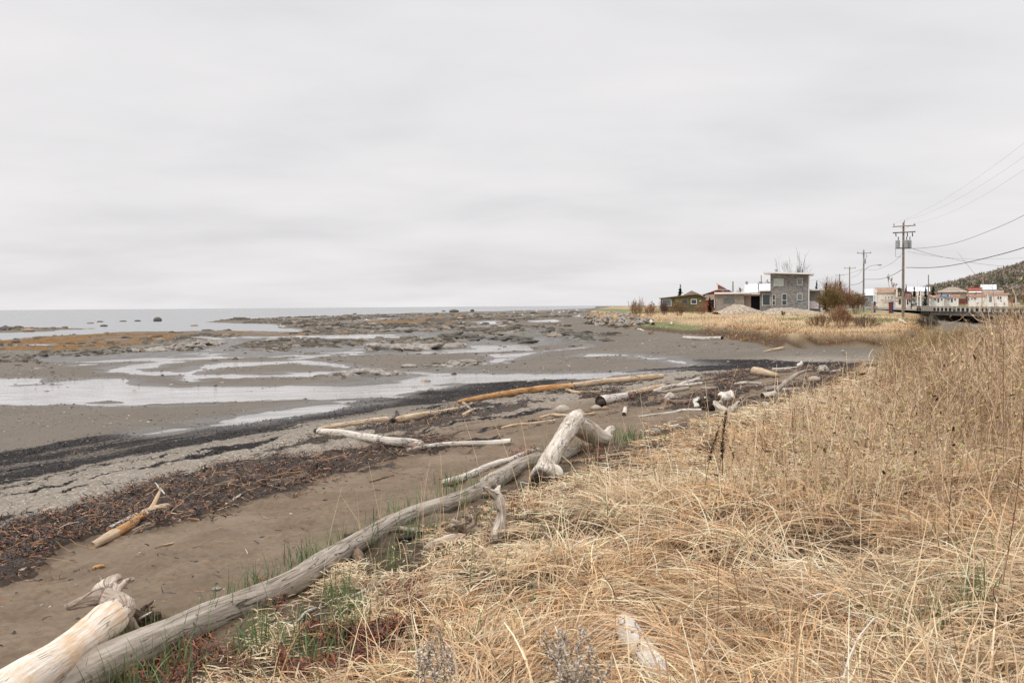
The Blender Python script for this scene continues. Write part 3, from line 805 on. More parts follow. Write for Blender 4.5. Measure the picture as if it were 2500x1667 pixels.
# --- tussocks hanging over the edge of the far bank and the rough field behind
def bank_grass():
    rb = RB()
    n = 300000
    x, y, r = polar(n, 45, 240, -6, 33)
    dB = bil(GB, x, y)
    nz = fbm(x * .35, y * .35, 231, 3)
    dens = ss(0.10, .5, dB + 1.2 * (fbm(x * .45, y * .45, 234, 3) - .5) + .22) * (1 - gvm(x, y)) * (.25 + .75 * ss(.36, .52, fbm(x * .22, y * .22, 236, 3)))
    k = (RNG.random(n) < dens) & (~on_road(x, y)) & (y < 235)
    k &= ~((y > 140) & (bil(m_lawn, x, y) > .5) & (RNG.random(n) < .6))
    x, y, r, dB, nz = x[k], y[k], r[k], dB[k], nz[k]; n = len(x)
    edge = ss(3.2, .8, dB) * ss(.30, .5, nz + .15)
    az = np.where(RNG.random(n) < edge, R(195) + RNG.normal(0, .7, n), RNG.uniform(0, 6.28, n))
    L = RNG.uniform(.14, .46, n) * (.25 + 1.3 * nz) * np.where(edge > .4, 1.5, 1)
    a0 = RNG.normal(1.1, .25, n); a1 = np.where(edge > .4, RNG.normal(-1.2, .4, n), RNG.normal(.3, .5, n))
    base = np.stack([x, y, HZ(x, y) - .02], -1)
    col = pal(n, STRAW, [4, 3, 3, 2, .6, 3], .14) * 1.02
    lip = (RNG.random(n) < ss(2.6, .3, dB) * .75)[:, None]; col = np.where(lip, pal(n, [(.52, .32, .15), (.40, .22, .10), (.60, .42, .22), (.26, .15, .08)], [3, 2, 2, 1.5], .15), col)
    gg = bil(green, x, y)
    L = L * (1 - .5 * np.clip(gg, 0, 1)); L = np.where(bil(gs_poly, x, y + 0) + bil(gs_poly, x, y + 4) > .4, L * .45, L)
    col = np.where((RNG.random(n) < gg * .9)[:, None], pal(n, [(.10, .15, .05), (.17, .20, .08), (.24, .24, .11)], [2, 2, 1], .2), col)
    red = ((fbm(x * .5, y * .5, 233, 3) > .57) & (dB < 7) & (RNG.random(n) < .7))[:, None]
    col = np.where(red, pal(n, [(.30, .15, .07), (.42, .25, .12)], [1, 1], .2), col)
    rb.add(strands(base, az, L, a0, a1, 4, np.maximum(.012, .00036 * r), None, 0.0 - .6), col)
    tag(rb.build("bank_grass", M_STRAW), "dry golden tussock grass overhanging the bank of the creek and covering the field behind", "tussock grass", kind='stuff')
def gvm(x, y): return bil(gv, x, y)
def on_road(x, y):
    q = np.array(road_l, float); d = np.full(np.shape(x), 1e9)
    for a, b in zip(q[:-1], q[1:]):
        e = b - a; t_ = np.clip(((x - a[0]) * e[0] + (y - a[1]) * e[1]) / (e @ e), 0, 1)
        d = np.minimum(d, np.hypot(x - a[0] - t_ * e[0], y - a[1] - t_ * e[1]))
    return d < 8.5
m_lawn = ss(110, 150, GY) * ss(.28, .33, GX / np.maximum(GY, 1))
bank_grass()

# --- stranded weed and broken reed stalks
def wrack_litter():
    rb = RB(); n = 420000
    x, y, r = polar(n, 6.0, 62, -33, 24)
    m = bil(wrack, x, y); m2_ = bil(dark, x, y); m3_ = bil(lines, x, y)
    pk = np.maximum(np.maximum(m ** 1.3, .0), np.maximum(m2_ * .55, m3_ * .4)) + .009 * (bil(sand, x, y) > .5)
    pk *= (.25 + .75 * ss(.38, .55, fbm(x * 1.6, y * 1.6, 241, 3)))
    k = RNG.random(n) < pk * .72; x, y, r, m, m2_ = x[k], y[k], r[k], m[k], m2_[k]; n = len(x)
    dA = bil(GA, x, y)
    redp = .85 * np.where(m2_ > .4, .06, ss(-8.5, -4.5, dA + 2.0 * (fbm(x * .3, y * .3, 243, 2) - .5)) * .55 + ss(4, 12, x) * .35)
    blk = pal(n, [(.009, .007, .0065), (.02, .014, .011), (.06, .04, .03)], [5, 3, 1.2], .25)
    red_ = pal(n, [(.16, .055, .022), (.24, .10, .04), (.10, .04, .022), (.34, .19, .10)], [3, 3, 3, 2], .25)
    col = np.where((RNG.random(n) < redp)[:, None], red_, blk)
    base = np.stack([x, y, HZ(x, y) + RNG.uniform(0, .09, n) * np.where(m > .5, 1, .25)], -1)
    L = RNG.uniform(.04, .16, n) * np.where(m2_ > .4, .6, 1); wd = np.maximum(RNG.uniform(.005, .020, n), .0006 * r)
    rb.add(strands(base, RNG.uniform(0, 6.28, n), L, RNG.normal(.15, .45, n), RNG.normal(-.15, .5, n), 5, wd, RNG.normal(0, 2.8, n), .004, None, .5), col)
    o = rb.build("seaweed", M_WEED)
    tag(o, "black and rust brown seaweed stranded in lines along the beach", "seaweed", kind='stuff')
    rb = RB(); n = 42000
    x, y, r = polar(n, 6.0, 60, -33, 24); m = bil(wrack, x, y)
    k = RNG.random(n) < m * .26 + .0015; x, y, r = x[k], y[k], r[k]; n = len(x)
    az = R(58) + RNG.normal(0, .9, n); L = RNG.exponential(.13, n) + .05; L = np.minimum(L, .7)
    base = np.stack([x, y, HZ(x, y) + RNG.uniform(.015, .085, n)], -1)
    rb.add(strands(base, az, L, RNG.normal(.05, .2, n), RNG.normal(-.05, .2, n), 3, np.maximum(RNG.uniform(.004, .012, n), .0006 * r), RNG.normal(0, .5, n), .008, None, .2),
           pal(n, [(.52, .36, .22), (.62, .48, .34), (.40, .24, .13), (.30, .17, .09), (.55, .30, .12)], [4, 3, 3, 3, 1], .2))
    tag(rb.build("reed_debris", M_STRAW), "broken tan reed stalks and twigs strewn through the stranded seaweed", "reed debris", kind='stuff')
    # rust red old weed thrown up into the grass
    rb = RB(); spots = [(FOOT, 16000), ([(330, 1620), (480, 1560), (620, 1640), (560, 1690), (300, 1690)], 3500), ([(960, 1450), (1040, 1430), (1010, 1500), (930, 1490)], 1200),
                        ([(1230, 1230), (1300, 1225), (1290, 1275), (1225, 1270)], 900), ([(1250, 1105), (1320, 1095), (1310, 1125), (1245, 1130)], 900),
                        ([(1385, 1105), (1470, 1095), (1480, 1130), (1400, 1140)], 1200), ([(620, 1440), (700, 1420), (680, 1500), (610, 1500)], 600)]
    for p, c in spots:
        q = np.array(p, float); px = RNG.uniform(q[:, 0].min(), q[:, 0].max(), 400); py = RNG.uniform(q[:, 1].min(), q[:, 1].max(), 400)
        h = hit(px, py, GZ); i = RNG.integers(0, 400, c); x = h[i, 0] + RNG.normal(0, .06, c); y = h[i, 1] + RNG.normal(0, .06, c)
        ok = (poly_sd(x, y, PG(p)) > -.05) & (fbm(x * 3, y * 3, 251, 3) > .42); x, y = x[ok], y[ok]; c = len(x); rr_ = np.hypot(x, y)
        rb.add(strands(np.stack([x, y, HZ(x, y) + RNG.uniform(0, .10, c)], -1), RNG.uniform(0, 6.28, c), RNG.uniform(.025, .08, c), RNG.normal(.3, .6, c), RNG.normal(0, .7, c), 3,
                       np.maximum(RNG.uniform(.005, .012, c), .0007 * rr_), RNG.normal(0, 1.5, c), .004, None, .4), pal(c, [(.20, .055, .02), (.12, .035, .018), (.30, .10, .03), (.06, .025, .018)], [3, 3, 2, 2], .25))
    tag(rb.build("rust_weed", M_WEED), "rust red dried seaweed caught in the grass beside the long grey log", "dried seaweed", kind='stuff')
wrack_litter()

# --- pebbles and cobbles on the flats and the foreshore
def ico(sub):
    bm = bmesh.new(); bmesh.ops.create_icosphere(bm, subdivisions=sub, radius=1.0)
    v = np.array([q.co[:] for q in bm.verts]); f = np.array([[q.index for q in p.verts] for p in bm.faces]); bm.free(); return v, f
def pebbles():
    iv, ifc = ico(1); n = 60000
    x, y, r = polar(n, 7, 150, -33, 24); dA = bil(GA, x, y); dB = bil(GB, x, y); sdv = bil(SD, x, y)
    nz = fbm(x * .25, y * .25, 261, 3)
    dens = ((dA < -6.5) & (dB < -.5) & (bil(GS, x, y) > 1)) * (.25 + .75 * ss(.42, .6, nz))
    dens = dens * np.where(sdv > 0, np.where(bil(dark, x, y) > .2, 0, ss(2.2, .3, sdv) * .9 * (y < 48)), 1)
    dens = np.maximum(dens * (1 - .9 * bil(dark, x, y)), .10 * ((dA < -.3) & (dB < -.3)))
    k = RNG.random(n) < dens; x, y, r = x[k], y[k], r[k]; n = len(x)
    s = RNG.lognormal(-4.45, .55, n) * np.clip(r / 24, .7, 2.4)
    a = RNG.uniform(0, 6.28, n)
    sc = np.stack([s * RNG.uniform(.8, 1.5, n), s * RNG.uniform(.7, 1.1, n), s * RNG.uniform(.4, .7, n)], -1)
    vv = iv[None] * sc[:, None, :] * (1 + RNG.uniform(-.14, .14, (n, len(iv), 1)))
    c, s_ = np.cos(a)[:, None], np.sin(a)[:, None]
    V = np.stack([vv[..., 0] * c - vv[..., 1] * s_ + x[:, None], vv[..., 0] * s_ + vv[..., 1] * c + y[:, None], vv[..., 2] + (HZ(x, y) + sc[:, 2] * .3)[:, None]], -1).reshape(-1, 3)
    Fc = (ifc[None] + (np.arange(n) * len(iv))[:, None, None]).reshape(-1, 3)
    col = pal(n, [(.20, .175, .145), (.27, .24, .20), (.13, .115, .10), (.40, .37, .33), (.22, .18, .14)], [4, 4, 2, .8, 2], .15)
    t = T("pebble_stone"); t.base(t.attr('tint').outputs['Color'])
    tag(mesh_np("pebbles", V, Fc, [t.m], cols=np.repeat(col, len(ifc), 0), smooth=False), "grey and tan pebbles scattered over the tidal flats and stream edges", "pebbles", kind='stuff')
pebbles()

# --- broken slabs of rock covering the far half of the flats
def rubble():
    iv, ifc = ico(1); n = 60000
    x, y, r = polar(n, 55, 520, -30, 12); ok = (bil(GA, x, y) < -6) & (bil(GB, x, y) < -4) & (bil(GS, x, y) > .4) & (bil(SD, x, y) < -.3)
    m = np.maximum(np.maximum(bil(ledge, x, y), bil(rough_flat, x, y) * .55), bil(spit, x, y) * .8) * (1 - .8 * bil(rockw, x, y))
    m *= ss(.40, .60, fbm(x * .10, y * .05, 271, 4))
    k = ok & (RNG.random(n) < m * .6); x, y, r = x[k], y[k], r[k]; n = len(x)
    s = RNG.lognormal(-1.75, .45, n) * np.clip(r / 110, .7, 2.0)
    v = iv[None] * np.stack([s * RNG.uniform(1.0, 2.6, n), s * RNG.uniform(.5, 1.1, n), s * RNG.uniform(.28, .6, n)], -1)[:, None, :] * (1 + RNG.uniform(-.25, .25, (n, len(iv), 1)))
    tl = RNG.normal(.35, .25, n)[:, None]; a = RNG.normal(-.4, .35, n)[:, None]
    yy = v[..., 1] * np.cos(tl) - v[..., 2] * np.sin(tl); zz = v[..., 1] * np.sin(tl) + v[..., 2] * np.cos(tl)
    V = np.stack([v[..., 0] * np.cos(a) - yy * np.sin(a) + x[:, None], v[..., 0] * np.sin(a) + yy * np.cos(a) + y[:, None], zz + HZ(x, y)[:, None] + s[:, None] * .1], -1).reshape(-1, 3)
    Fc = (ifc[None] + (np.arange(n) * len(iv))[:, None, None]).reshape(-1, 3)
    col = pal(n, [(.105, .09, .07), (.17, .145, .115), (.06, .053, .042), (.25, .22, .185), (.15, .11, .07)], [4, 3, 3, 1.2, 2], .2)
    t = T("ledge_rubble"); t.base(t.attr('tint').outputs['Color'])
    tag(mesh_np("rubble", V, Fc, [t.m], cols=np.repeat(col, len(ifc), 0)), "broken slabs of grey and dark rock covering the outer tidal flats", "rubble", kind='stuff')
rubble()
# ------------------------------------------------------------------ driftwood
def wood(name, pale, dark_, accent=None, acc_amt=.4, crack=.7, K='UV'):
    t = T(name)
    a = t.coord(K, (1.0, 9.0, 1)); b = t.coord(K, (2.5, 26.0, 1))
    n1 = t.noise(a, 1.6, 5, .6); n2 = t.noise(b, 1.4, 4, .65); nb = t.noise(t.coord('Object'), 2.6, 5, .65)
    c = t.mix(t.step(n1, .3, .68), dark_, pale)
    c = t.mix(t.math('MULTIPLY', t.step(n2, .52, .75), .55), c, tuple(q * .45 for q in dark_))
    if accent: c = t.mix(t.math('MULTIPLY', t.step(nb, .5 - .2 * acc_amt, .72 - .2 * acc_amt), acc_amt + .3), c, accent)
    vc = t.coord(K, (.55, 7.0, 1)); cr_ = t.noise(vc, 2.2, 2, .4, .6)
    line = t.math('SUBTRACT', 1.0, t.step(t.math('ABSOLUTE', t.math('SUBTRACT', cr_, .5)), .004, .018))
    line = t.math('MULTIPLY', line, t.step(t.noise(t.coord('Object'), 1.7, 2), .42, .52))
    c = t.mix(t.math('MULTIPLY', line, crack), c, (.035, .028, .022))
    sp = t.step(t.voro(t.coord('Object'), 5.5), .10, .055)
    c = t.mix(t.math('MULTIPLY', sp, .8), c, (.06, .042, .03))
    t.base(c); t.rough(.8)
    t.bump(t.math('SUBTRACT', t.math('ADD', n2, n1), t.math('MULTIPLY', line, 2.0)), .75, .02)
    return t.m
WG = wood("grey_wood", (.47, .41, .345), (.24, .20, .16), (.30, .24, .18), .15)
WW = wood("bleached_wood", (.74, .69, .62), (.50, .45, .39), (.42, .35, .27), .18)
WT = wood("tan_wood", (.66, .53, .39), (.42, .30, .19), (.58, .37, .19), .25)
WO = wood("orange_wood", (.58, .32, .13), (.36, .17, .06), (.60, .42, .24), .25)
WP = wood("peeled_wood", (.82, .76, .69), (.70, .57, .42), (.62, .35, .14), .26, .5)
WB = wood("brown_wood", (.27, .19, .13), (.13, .085, .055))
WK = wood("dark_wet_wood", (.075, .055, .042), (.025, .018, .014))
GW = wood("bleached_gnarled_wood", (.74, .68, .60), (.46, .39, .31), (.34, .26, .19), .3, .7, 'wuv')
GP = wood("pinkish_gnarled_wood", (.70, .60, .50), (.40, .31, .24), (.22, .16, .12), .35, .8, 'wuv')
GB_ = wood("brown_gnarled_wood", (.36, .28, .205), (.17, .12, .08), (.46, .40, .34), .25, .7, 'wuv')
GK = wood("black_gnarled_wood", (.085, .062, .045), (.025, .018, .014), (.20, .13, .08), .2, .6, 'wuv')
WE = simple("end_grain", (.34, .25, .17), .9, .5, 14)
WD = simple("rot_and_hollow_shade", (.045, .032, .024), .95, .5, 14)  # dark of rotten wood, and of shade painted on hollow ends

def limb_mesh(name, pts, rad, mat, parent=None, n=18, rough=.06, seed=0, cut=(0, 0), endmat=None, flare=0):
    """tapered, slightly lumpy tube with UVs in metres; cut=(a,b): 1 sawn flat, 0 worn round"""
    pts = np.array(pts, float); rad = np.array(rad, float)
    L = np.linalg.norm(np.diff(pts, axis=0), axis=1).sum()
    m = int(np.clip(L / (rad.mean() * .55), 8, 120))
    c, r = spline(pts, rad, m)
    rng = np.random.default_rng(seed + 11)
    # round the worn ends
    u = np.linspace(0, L, m)
    tpl = np.ones(m)
    for e, d in ((0, u), (1, L - u)):
        rr_ = r[0] if e == 0 else r[-1]
        if not cut[e]: tpl *= np.sqrt(np.clip(1 - np.clip(1 - d / (rr_ * .9 + 1e-6), 0, 1) ** 2, .30, 1))
    t_, a, b = frames(c)
    an = np.arange(n) / n * 2 * np.pi
    uu, aa = np.meshgrid(u, an, indexing='ij')
    q = rng.uniform(0, 50)
    nz = (fbm(uu / (rad.mean() * 6) + q, np.cos(aa) * 1.1 + q, seed, 3) - .5) * 2 + (fbm(uu / (rad.mean() * 6) + q, np.sin(aa) * 1.1 + 7 + q, seed + 3, 3) - .5) * 2
    rs = (r * tpl)[:, None] * (1 + rough * 2.2 * nz)
    rs = rs * (1 + .055 * (2 * fbm(uu / (rad.mean() * 14) + q, np.cos(aa) * 3.2 + 3 + q, seed + 5, 3) - 1) + .055 * (2 * fbm(uu / (rad.mean() * 14) + q, np.sin(aa) * 3.2 + 9 + q, seed + 6, 3) - 1))
    for _ in range(int(L / (rad.mean() * 14)) + 1):                     # knots
        ku, ka = rng.uniform(0, L), rng.uniform(0, 6.28); s = rad.mean()
        dd = ((uu - ku) / (s * .7)) ** 2 + (((aa - ka + np.pi) % (2 * np.pi) - np.pi) / .45) ** 2
        rs = rs + (r * tpl)[:, None] * .20 * np.exp(-dd) * rng.choice([1, 1, -.8])
    V = c[:, None, :] + (np.cos(aa)[..., None] * a[:, None, :] + np.sin(aa)[..., None] * b[:, None, :]) * rs[..., None]
    for e, d in ((0, uu), (1, L - uu)):                                 # splintered ends
        if cut[e]: continue
        r_e = r[0] if e == 0 else r[-1]
        jag = (fbm(np.cos(aa) * 2.5 + q + e, np.sin(aa) * 2.5 + 5 + q, seed + 8, 3) - .45) * 2.4 * r_e * np.exp(-d / (r_e * .7))
        V = V + t_[:, None, :] * (jag * (1 if e else -1))[..., None]
    V = V.reshape(-1, 3)
    f = [(k * n + i, (k + 1) * n + i, (k + 1) * n + (i + 1) % n, k * n + (i + 1) % n) for k in range(m - 1) for i in range(n)]
    v = [tuple(p) for p in V]; mi = [0] * len(f); uvs = []
    per = 2 * np.pi * rad.mean()
    for k in range(m - 1):
        for i in range(n):
            uvs += [(u[k], i / n * per), (u[k + 1], i / n * per), (u[k + 1], (i + 1) / n * per), (u[k], (i + 1) / n * per)]
    for e, base in ((0, 0), (1, (m - 1) * n)):
        ctr = V[base:base + n].mean(0) + (t_[0] if e == 0 else -t_[-1]) * (r[0 if e == 0 else -1] * (.12 if cut[e] else -.02))
        ci = len(v); v.append(tuple(ctr))
        for i in range(n):
            j = (i + 1) % n
            f.append((base + i, base + j, ci) if e == 0 else (base + j, base + i, ci)); mi.append(1 if cut[e] else 0)
            uvs += [(0, 0), (.05, 0), (.02, .02)]
    me = bpy.data.meshes.new(name); me.from_pydata(v, [], f)
    ul = me.uv_layers.new(name='uv'); ul.data.foreach_set('uv', np.array(uvs, np.float32).ravel())
    me.materials.append(mat); me.materials.append(endmat or WE)
    me.polygons.foreach_set('material_index', np.array(mi, np.int32))
    me.polygons.foreach_set('use_smooth', np.array([x == 0 for x in mi], bool))
    bm = bmesh.new(); bm.from_mesh(me); bmesh.ops.recalc_face_normals(bm, faces=bm.faces); bm.to_mesh(me); bm.free()
    o = bpy.data.objects.new(name, me); C.objects.link(o)
    if parent is not None: o.parent = parent
    return o
def px_path(pts, th, sink=.18):
    """pixel centreline (x,y) or (x,y,distance) + pixel thickness -> world points and radii"""
    out = []; rad = []
    th = np.interp(np.linspace(0, 1, len(pts)), np.linspace(0, 1, len(th)), th)
    for p, w in zip(pts, th):
        if len(p) == 3:
            q = P(*p); r = w / 2 * np.linalg.norm(q - [0, 0, ZC]) / F * .97
        else:
            g = hit([p[0]], [p[1] + w * .30], GZ)[0]; r = w / 2 * np.linalg.norm(g - [0, 0, ZC]) / F
            q = np.array([g[0], g[1], HZ(g[0], g[1]) + r * (1 - sink)])
        out.append(q); rad.append(r)
    return out, rad
SEED = [0]
def log(label, pts, th, mat, name='driftwood_log', cat='log', group=None, parent=None, cut=(0, 0), endmat=None, rough=.06, sink=.30, n=18):
    SEED[0] += 1
    p, r = px_path(pts, th, sink)
    o = limb_mesh(name, p, r, mat, parent, n, rough, SEED[0], cut, endmat)
    if parent is None: tag(o, label, cat, group)
    elif label: o['label'] = label
    return o
G1 = "driftwood along the shore"
def thing_at(name, px, py, label, cat, group=None):
    g = hit([px], [py], GZ)[0]
    e_ = empty(name, (0, 0, 0)); tag(e_, label, cat, group); return e_

def gnarl(name, parts, mat, parent, vox=.014, disp=.012, extra=()):
    """limbs fused into one lumpy piece of wood, with grain running along each limb"""
    v, f = [], []; CP, CR, CU, CT, CA, CB = [], [], [], [], [], []; u0_ = 0
    for pts, rad in [px_path(*p) for p in parts] + list(extra):
        L = np.linalg.norm(np.diff(np.array(pts), axis=0), axis=1).sum(); m = int(np.clip(L / (vox * 1.2), 6, 160)); c, r = spline(pts, rad, m)
        r = np.maximum(r, vox * .9)
        q = tube_np(c, r, 14); b = len(v); v += q[0]; f += [tuple(i + b for i in k) for k in q[1]]
        f += [tuple(b + i for i in range(14))[::-1], tuple(b + len(q[0]) - 14 + i for i in range(14))]
        t_, a, bb = frames(c); CP.append(c); CR.append(r); CU.append(np.linspace(0, L, m) + u0_); CA.append(a); CB.append(bb); u0_ += L + 3
    me = bpy.data.meshes.new(name); me.from_pydata(v, [], f); o = bpy.data.objects.new(name, me); C.objects.link(o)
    md = o.modifiers.new('fuse', 'REMESH'); md.mode = 'VOXEL'; md.voxel_size = vox
    ms = o.modifiers.new('ease', 'SMOOTH'); ms.factor = .5; ms.iterations = 3
    dg = bpy.context.evaluated_depsgraph_get(); m2 = bpy.data.meshes.new_from_object(o.evaluated_get(dg)); o.modifiers.clear(); o.data = m2
    n = len(m2.vertices); co = np.empty(n * 3, np.float32); m2.vertices.foreach_get('co', co); co = co.reshape(-1, 3).astype(float)
    no = np.empty(n * 3, np.float32); m2.vertex_normals.foreach_get('vector', no); no = no.reshape(-1, 3).astype(float)
    cp, cr, cu, ca, cb = np.vstack(CP), np.concatenate(CR), np.concatenate(CU), np.vstack(CA), np.vstack(CB)
    best = np.full(n, 1e9); bi = np.zeros(n, int)
    for k in range(len(cp)):
        d = np.linalg.norm(co - cp[k], axis=1) - cr[k]; w = d < best; best[w] = d[w]; bi[w] = k
    dv = co - cp[bi]; ang = np.arctan2((dv * cb[bi]).sum(1), (dv * ca[bi]).sum(1)); u = cu[bi]; SEED[0] += 1; q = SEED[0] * 3.7
    g = (fbm(u * 5 + q, np.cos(ang) * 3 + q, SEED[0], 3) + fbm(u * 5 + q, np.sin(ang) * 3 + 9, SEED[0] + 2, 3) - 1.0) * 2 + (fbm(co[:, 0] * 9 + q, co[:, 1] * 9 + co[:, 2] * 7, SEED[0] + 4, 3) - .5) * 2.0
    co = co + no * (g * disp)[:, None]; m2.vertices.foreach_set('co', co.astype(np.float32).ravel())
    at = m2.attributes.new('wuv', 'FLOAT_VECTOR', 'POINT'); at.data.foreach_set('vector', np.stack([u, ang * cr[bi], u * 0], -1).astype(np.float32).ravel())
    m2.polygons.foreach_set('use_smooth', np.full(len(m2.polygons), True)); m2.materials.clear(); m2.materials.append(mat); m2.update()
    if parent is not None: o.parent = parent
    return o
def sprigs(c, n, ln, rad, seed, up=.4):
    rng = np.random.default_rng(seed); out = []
    for k in range(n):
        d = rng.normal(size=3); d[2] = abs(d[2]) * .8 + up * rng.random(); d /= np.linalg.norm(d); p = [np.array(c) + rng.normal(0, rad, 3)]
        for _ in range(4):
            d = d + rng.normal(0, .6, 3); d /= np.linalg.norm(d); p.append(p[-1] + d * ln / 4 * rng.uniform(.6, 1.3))
        q = rad * rng.uniform(.6, 1.4); out.append((p, [q * 1.7, q * 1.2, q, q * .85, q * .5]))
    return out
# the long grey trunk along the foot of the dune, and what lies on it
e1 = thing_at('driftwood_log', 400, 1560, "very long weathered grey log along the foot of the dune with green shoots beside it", 'log', G1)
log(None, [(20, 1790), (150, 1688), (270, 1625), (387, 1566), (500, 1515), (625, 1465), (720, 1422), (808, 1367), (898, 1312), (987, 1266), (1106, 1228), (1190, 1192)],
    [98, 94, 86, 76, 72, 64, 60, 54, 47, 43, 41, 38], WG, 'trunk', parent=e1, rough=.045, sink=.3, n=28)
log(None, [(372, 1545), (392, 1536), (420, 1526)], [20, 28, 12], WB, 'knot', parent=e1, sink=-1.3)
log(None, [(860, 1345), (872, 1357), (880, 1375)], [26, 30, 18], WB, 'branch_stub', parent=e1)
e2 = thing_at('driftwood_log', 1250, 1150, "short grey log with a broken knuckled end touching the tip of the long grey log", 'log', G1)
log(None, [(1186, 1190), (1215, 1172), (1249, 1151), (1285, 1133), (1320, 1118)], [46, 44, 40, 36, 30], WG, 'trunk', parent=e2, rough=.06, n=22)
log(None, [(1184, 1190), (1178, 1200), (1190, 1212)], [20, 24, 14], WB, 'broken_knuckle', parent=e2)
# the peeled log with a root end in the corner
ep = thing_at('driftwood_log', 240, 1534, "pale peeled log with orange stains and a gnarled root end propped above the sand", 'log', G1)
log(None, [(-90, 1770, 5.1), (0, 1706, 5.5), (71, 1655, 5.85), (160, 1594, 6.35), (238, 1533, 6.85), (282, 1497, 7.1)], [112, 106, 94, 80, 76, 86], WP, 'trunk', parent=ep, rough=.055, n=28)
gnarl('root', [([(270, 1505, 7.05), (300, 1486, 7.2), (322, 1494, 7.25)], [74, 70, 30]), ([(292, 1484, 7.15), (262, 1466, 7.3), (246, 1454, 7.35), (256, 1432, 7.45), (272, 1418, 7.5), (292, 1407, 7.6)], [66, 56, 46, 34, 24, 16]),
    ([(250, 1456, 7.3), (222, 1462, 7.2), (196, 1471, 7.1), (163, 1482, 7.0)], [40, 34, 27, 16]), ([(270, 1420, 7.5), (280, 1436, 7.45), (284, 1452, 7.4), (276, 1462, 7.35)], [20, 16, 18, 14]),
    ([(284, 1452, 7.4), (294, 1432, 7.45), (306, 1420, 7.5), (327, 1412, 7.55)], [12, 12, 15, 9]), ([(304, 1422, 7.5), (316, 1412, 7.5), (322, 1406, 7.5)], [9, 7, 4]), ([(292, 1450, 7.35), (306, 1462, 7.3), (312, 1478, 7.25)], [10, 8, 8])],
    GP, ep, .009, .010, sprigs(P(264, 1436, 7.45), 5, .12, .012, 21))
gnarl('root', [([(305, 1498, 7.25), (335, 1510, 7.35), (362, 1506, 7.45), (392, 1499, 7.5)], [44, 36, 26, 14]), ([(350, 1508, 7.4), (366, 1535, 7.4), (360, 1568, 7.4)], [22, 17, 12]), ([(366, 1508, 7.45), (378, 1520, 7.45), (384, 1545, 7.45)], [14, 10, 7])],
    GK, ep, .010, .011, sprigs(P(355, 1508, 7.4), 5, .15, .012, 22, .1))
gnarl('root', [([(300, 1512, 7.2), (314, 1548, 7.25), (292, 1580, 7.2), (268, 1600, 7.15)], [46, 46, 34, 14])], GB_, ep, .011, .012)
log(None, [(336, 1512, 7.3), (352, 1503, 7.3), (370, 1493, 7.35)], [6, 5, 3], WW, 'root', parent=ep)

# the big bleached trunk with a bent limb
eb = thing_at('driftwood_log', 1330, 1171, "big bleached white trunk with a dark hollow foot, propped up on a bent limb", 'log', G1)
gnarl('trunk', [([(1322, 1170, 13.5), (1333, 1143, 14.0), (1349, 1110, 14.7), (1369, 1078, 15.5), (1391, 1043, 16.4), (1407, 1022, 17.0), (1416, 1010, 17.3)], [66, 52, 46, 44, 46, 44, 24]),
    ([(1340, 1150, 13.9), (1360, 1154, 13.8), (1370, 1164, 13.7)], [42, 34, 14]),
    ([(1398, 1034, 16.8), (1422, 1044, 17.2), (1446, 1058, 17.4), (1470, 1068, 17.5), (1490, 1068, 17.6)], [44, 54, 52, 40, 22]), ([(1476, 1066, 17.6), (1490, 1052, 17.75), (1500, 1047, 17.8)], [24, 27, 16])], GW, eb, .018, .009)
log(None, [(1321, 1172, 13.46), (1318, 1180, 13.34)], [60, 54], WD, 'hollow_shade_disc', parent=eb, cut=(1, 1), endmat=WD, rough=.1)  # solid dark disc painted as the shade within the hollow
log("grey log lying in the grass underneath the big bleached trunk", [(1362, 1122), (1385, 1108), (1412, 1096)], [28, 28, 22], WG, group=G1)
log("thin pale pole half buried in the grass behind the foot of the big bleached trunk", [(1374, 1131), (1430, 1126), (1495, 1113), (1560, 1104), (1605, 1098)], [8, 8, 7, 6, 4], WT, 'driftwood_branch', 'branch', G1, sink=-.4)
# upright white snag and tangled stump in the grass
es = thing_at('driftwood_snag', 1213, 1325, "upright white snag with a forked top and dark knot hole standing in dead grass", 'snag', G1)
gnarl('stem', [([(1218, 1350, 9.8), (1212, 1312, 9.85), (1224, 1262, 9.9), (1220, 1225, 9.9), (1208, 1200, 9.95)], [48, 30, 25, 24, 22]), ([(1210, 1210, 9.9), (1194, 1198, 9.85), (1180, 1188, 9.8)], [20, 14, 7]), ([(1212, 1206, 10), (1218, 1193, 10.05), (1222, 1186, 10.1)], [18, 15, 8])], GW, es, .010, .013)
gnarl('root', [([(1236, 1340, 9.85), (1238, 1310, 9.95), (1233, 1275, 10.0)], [18, 12, 5])], GB_, es, .010, .008, sprigs(P(1214, 1334, 9.9), 4, .25, .015, 24, .1))
et = thing_at('driftwood_stump', 1150, 1300, "brown tangled stump with splayed broken roots lying in the grass beside the white snag", 'stump', G1)
gnarl('root_mass', [([(1228, 1332, 9.9), (1185, 1315, 9.9), (1150, 1300, 9.95), (1125, 1298, 10)], [30, 36, 40, 26]), ([(1150, 1300, 9.95), (1143, 1272, 10), (1138, 1238, 10.05)], [32, 20, 8]), ([(1140, 1292, 9.95), (1122, 1280, 9.95), (1103, 1269, 9.95)], [24, 18, 7]),
    ([(1150, 1300, 10), (1166, 1283, 10.1), (1184, 1300, 10.1)], [24, 17, 12])], GB_, et, .011, .016, sprigs(P(1142, 1292, 9.95), 7, .30, .016, 23))
gnarl('root', [([(1132, 1316, 9.8), (1090, 1320, 9.75), (1055, 1330, 9.7), (1036, 1340, 9.65)], [26, 22, 20, 12])], GP, et, .011, .014)
gnarl('root', [([(1195, 1265, 10.1), (1204, 1282, 10.05), (1213, 1300, 10)], [7, 9, 8])], GB_, et, .010, .006)
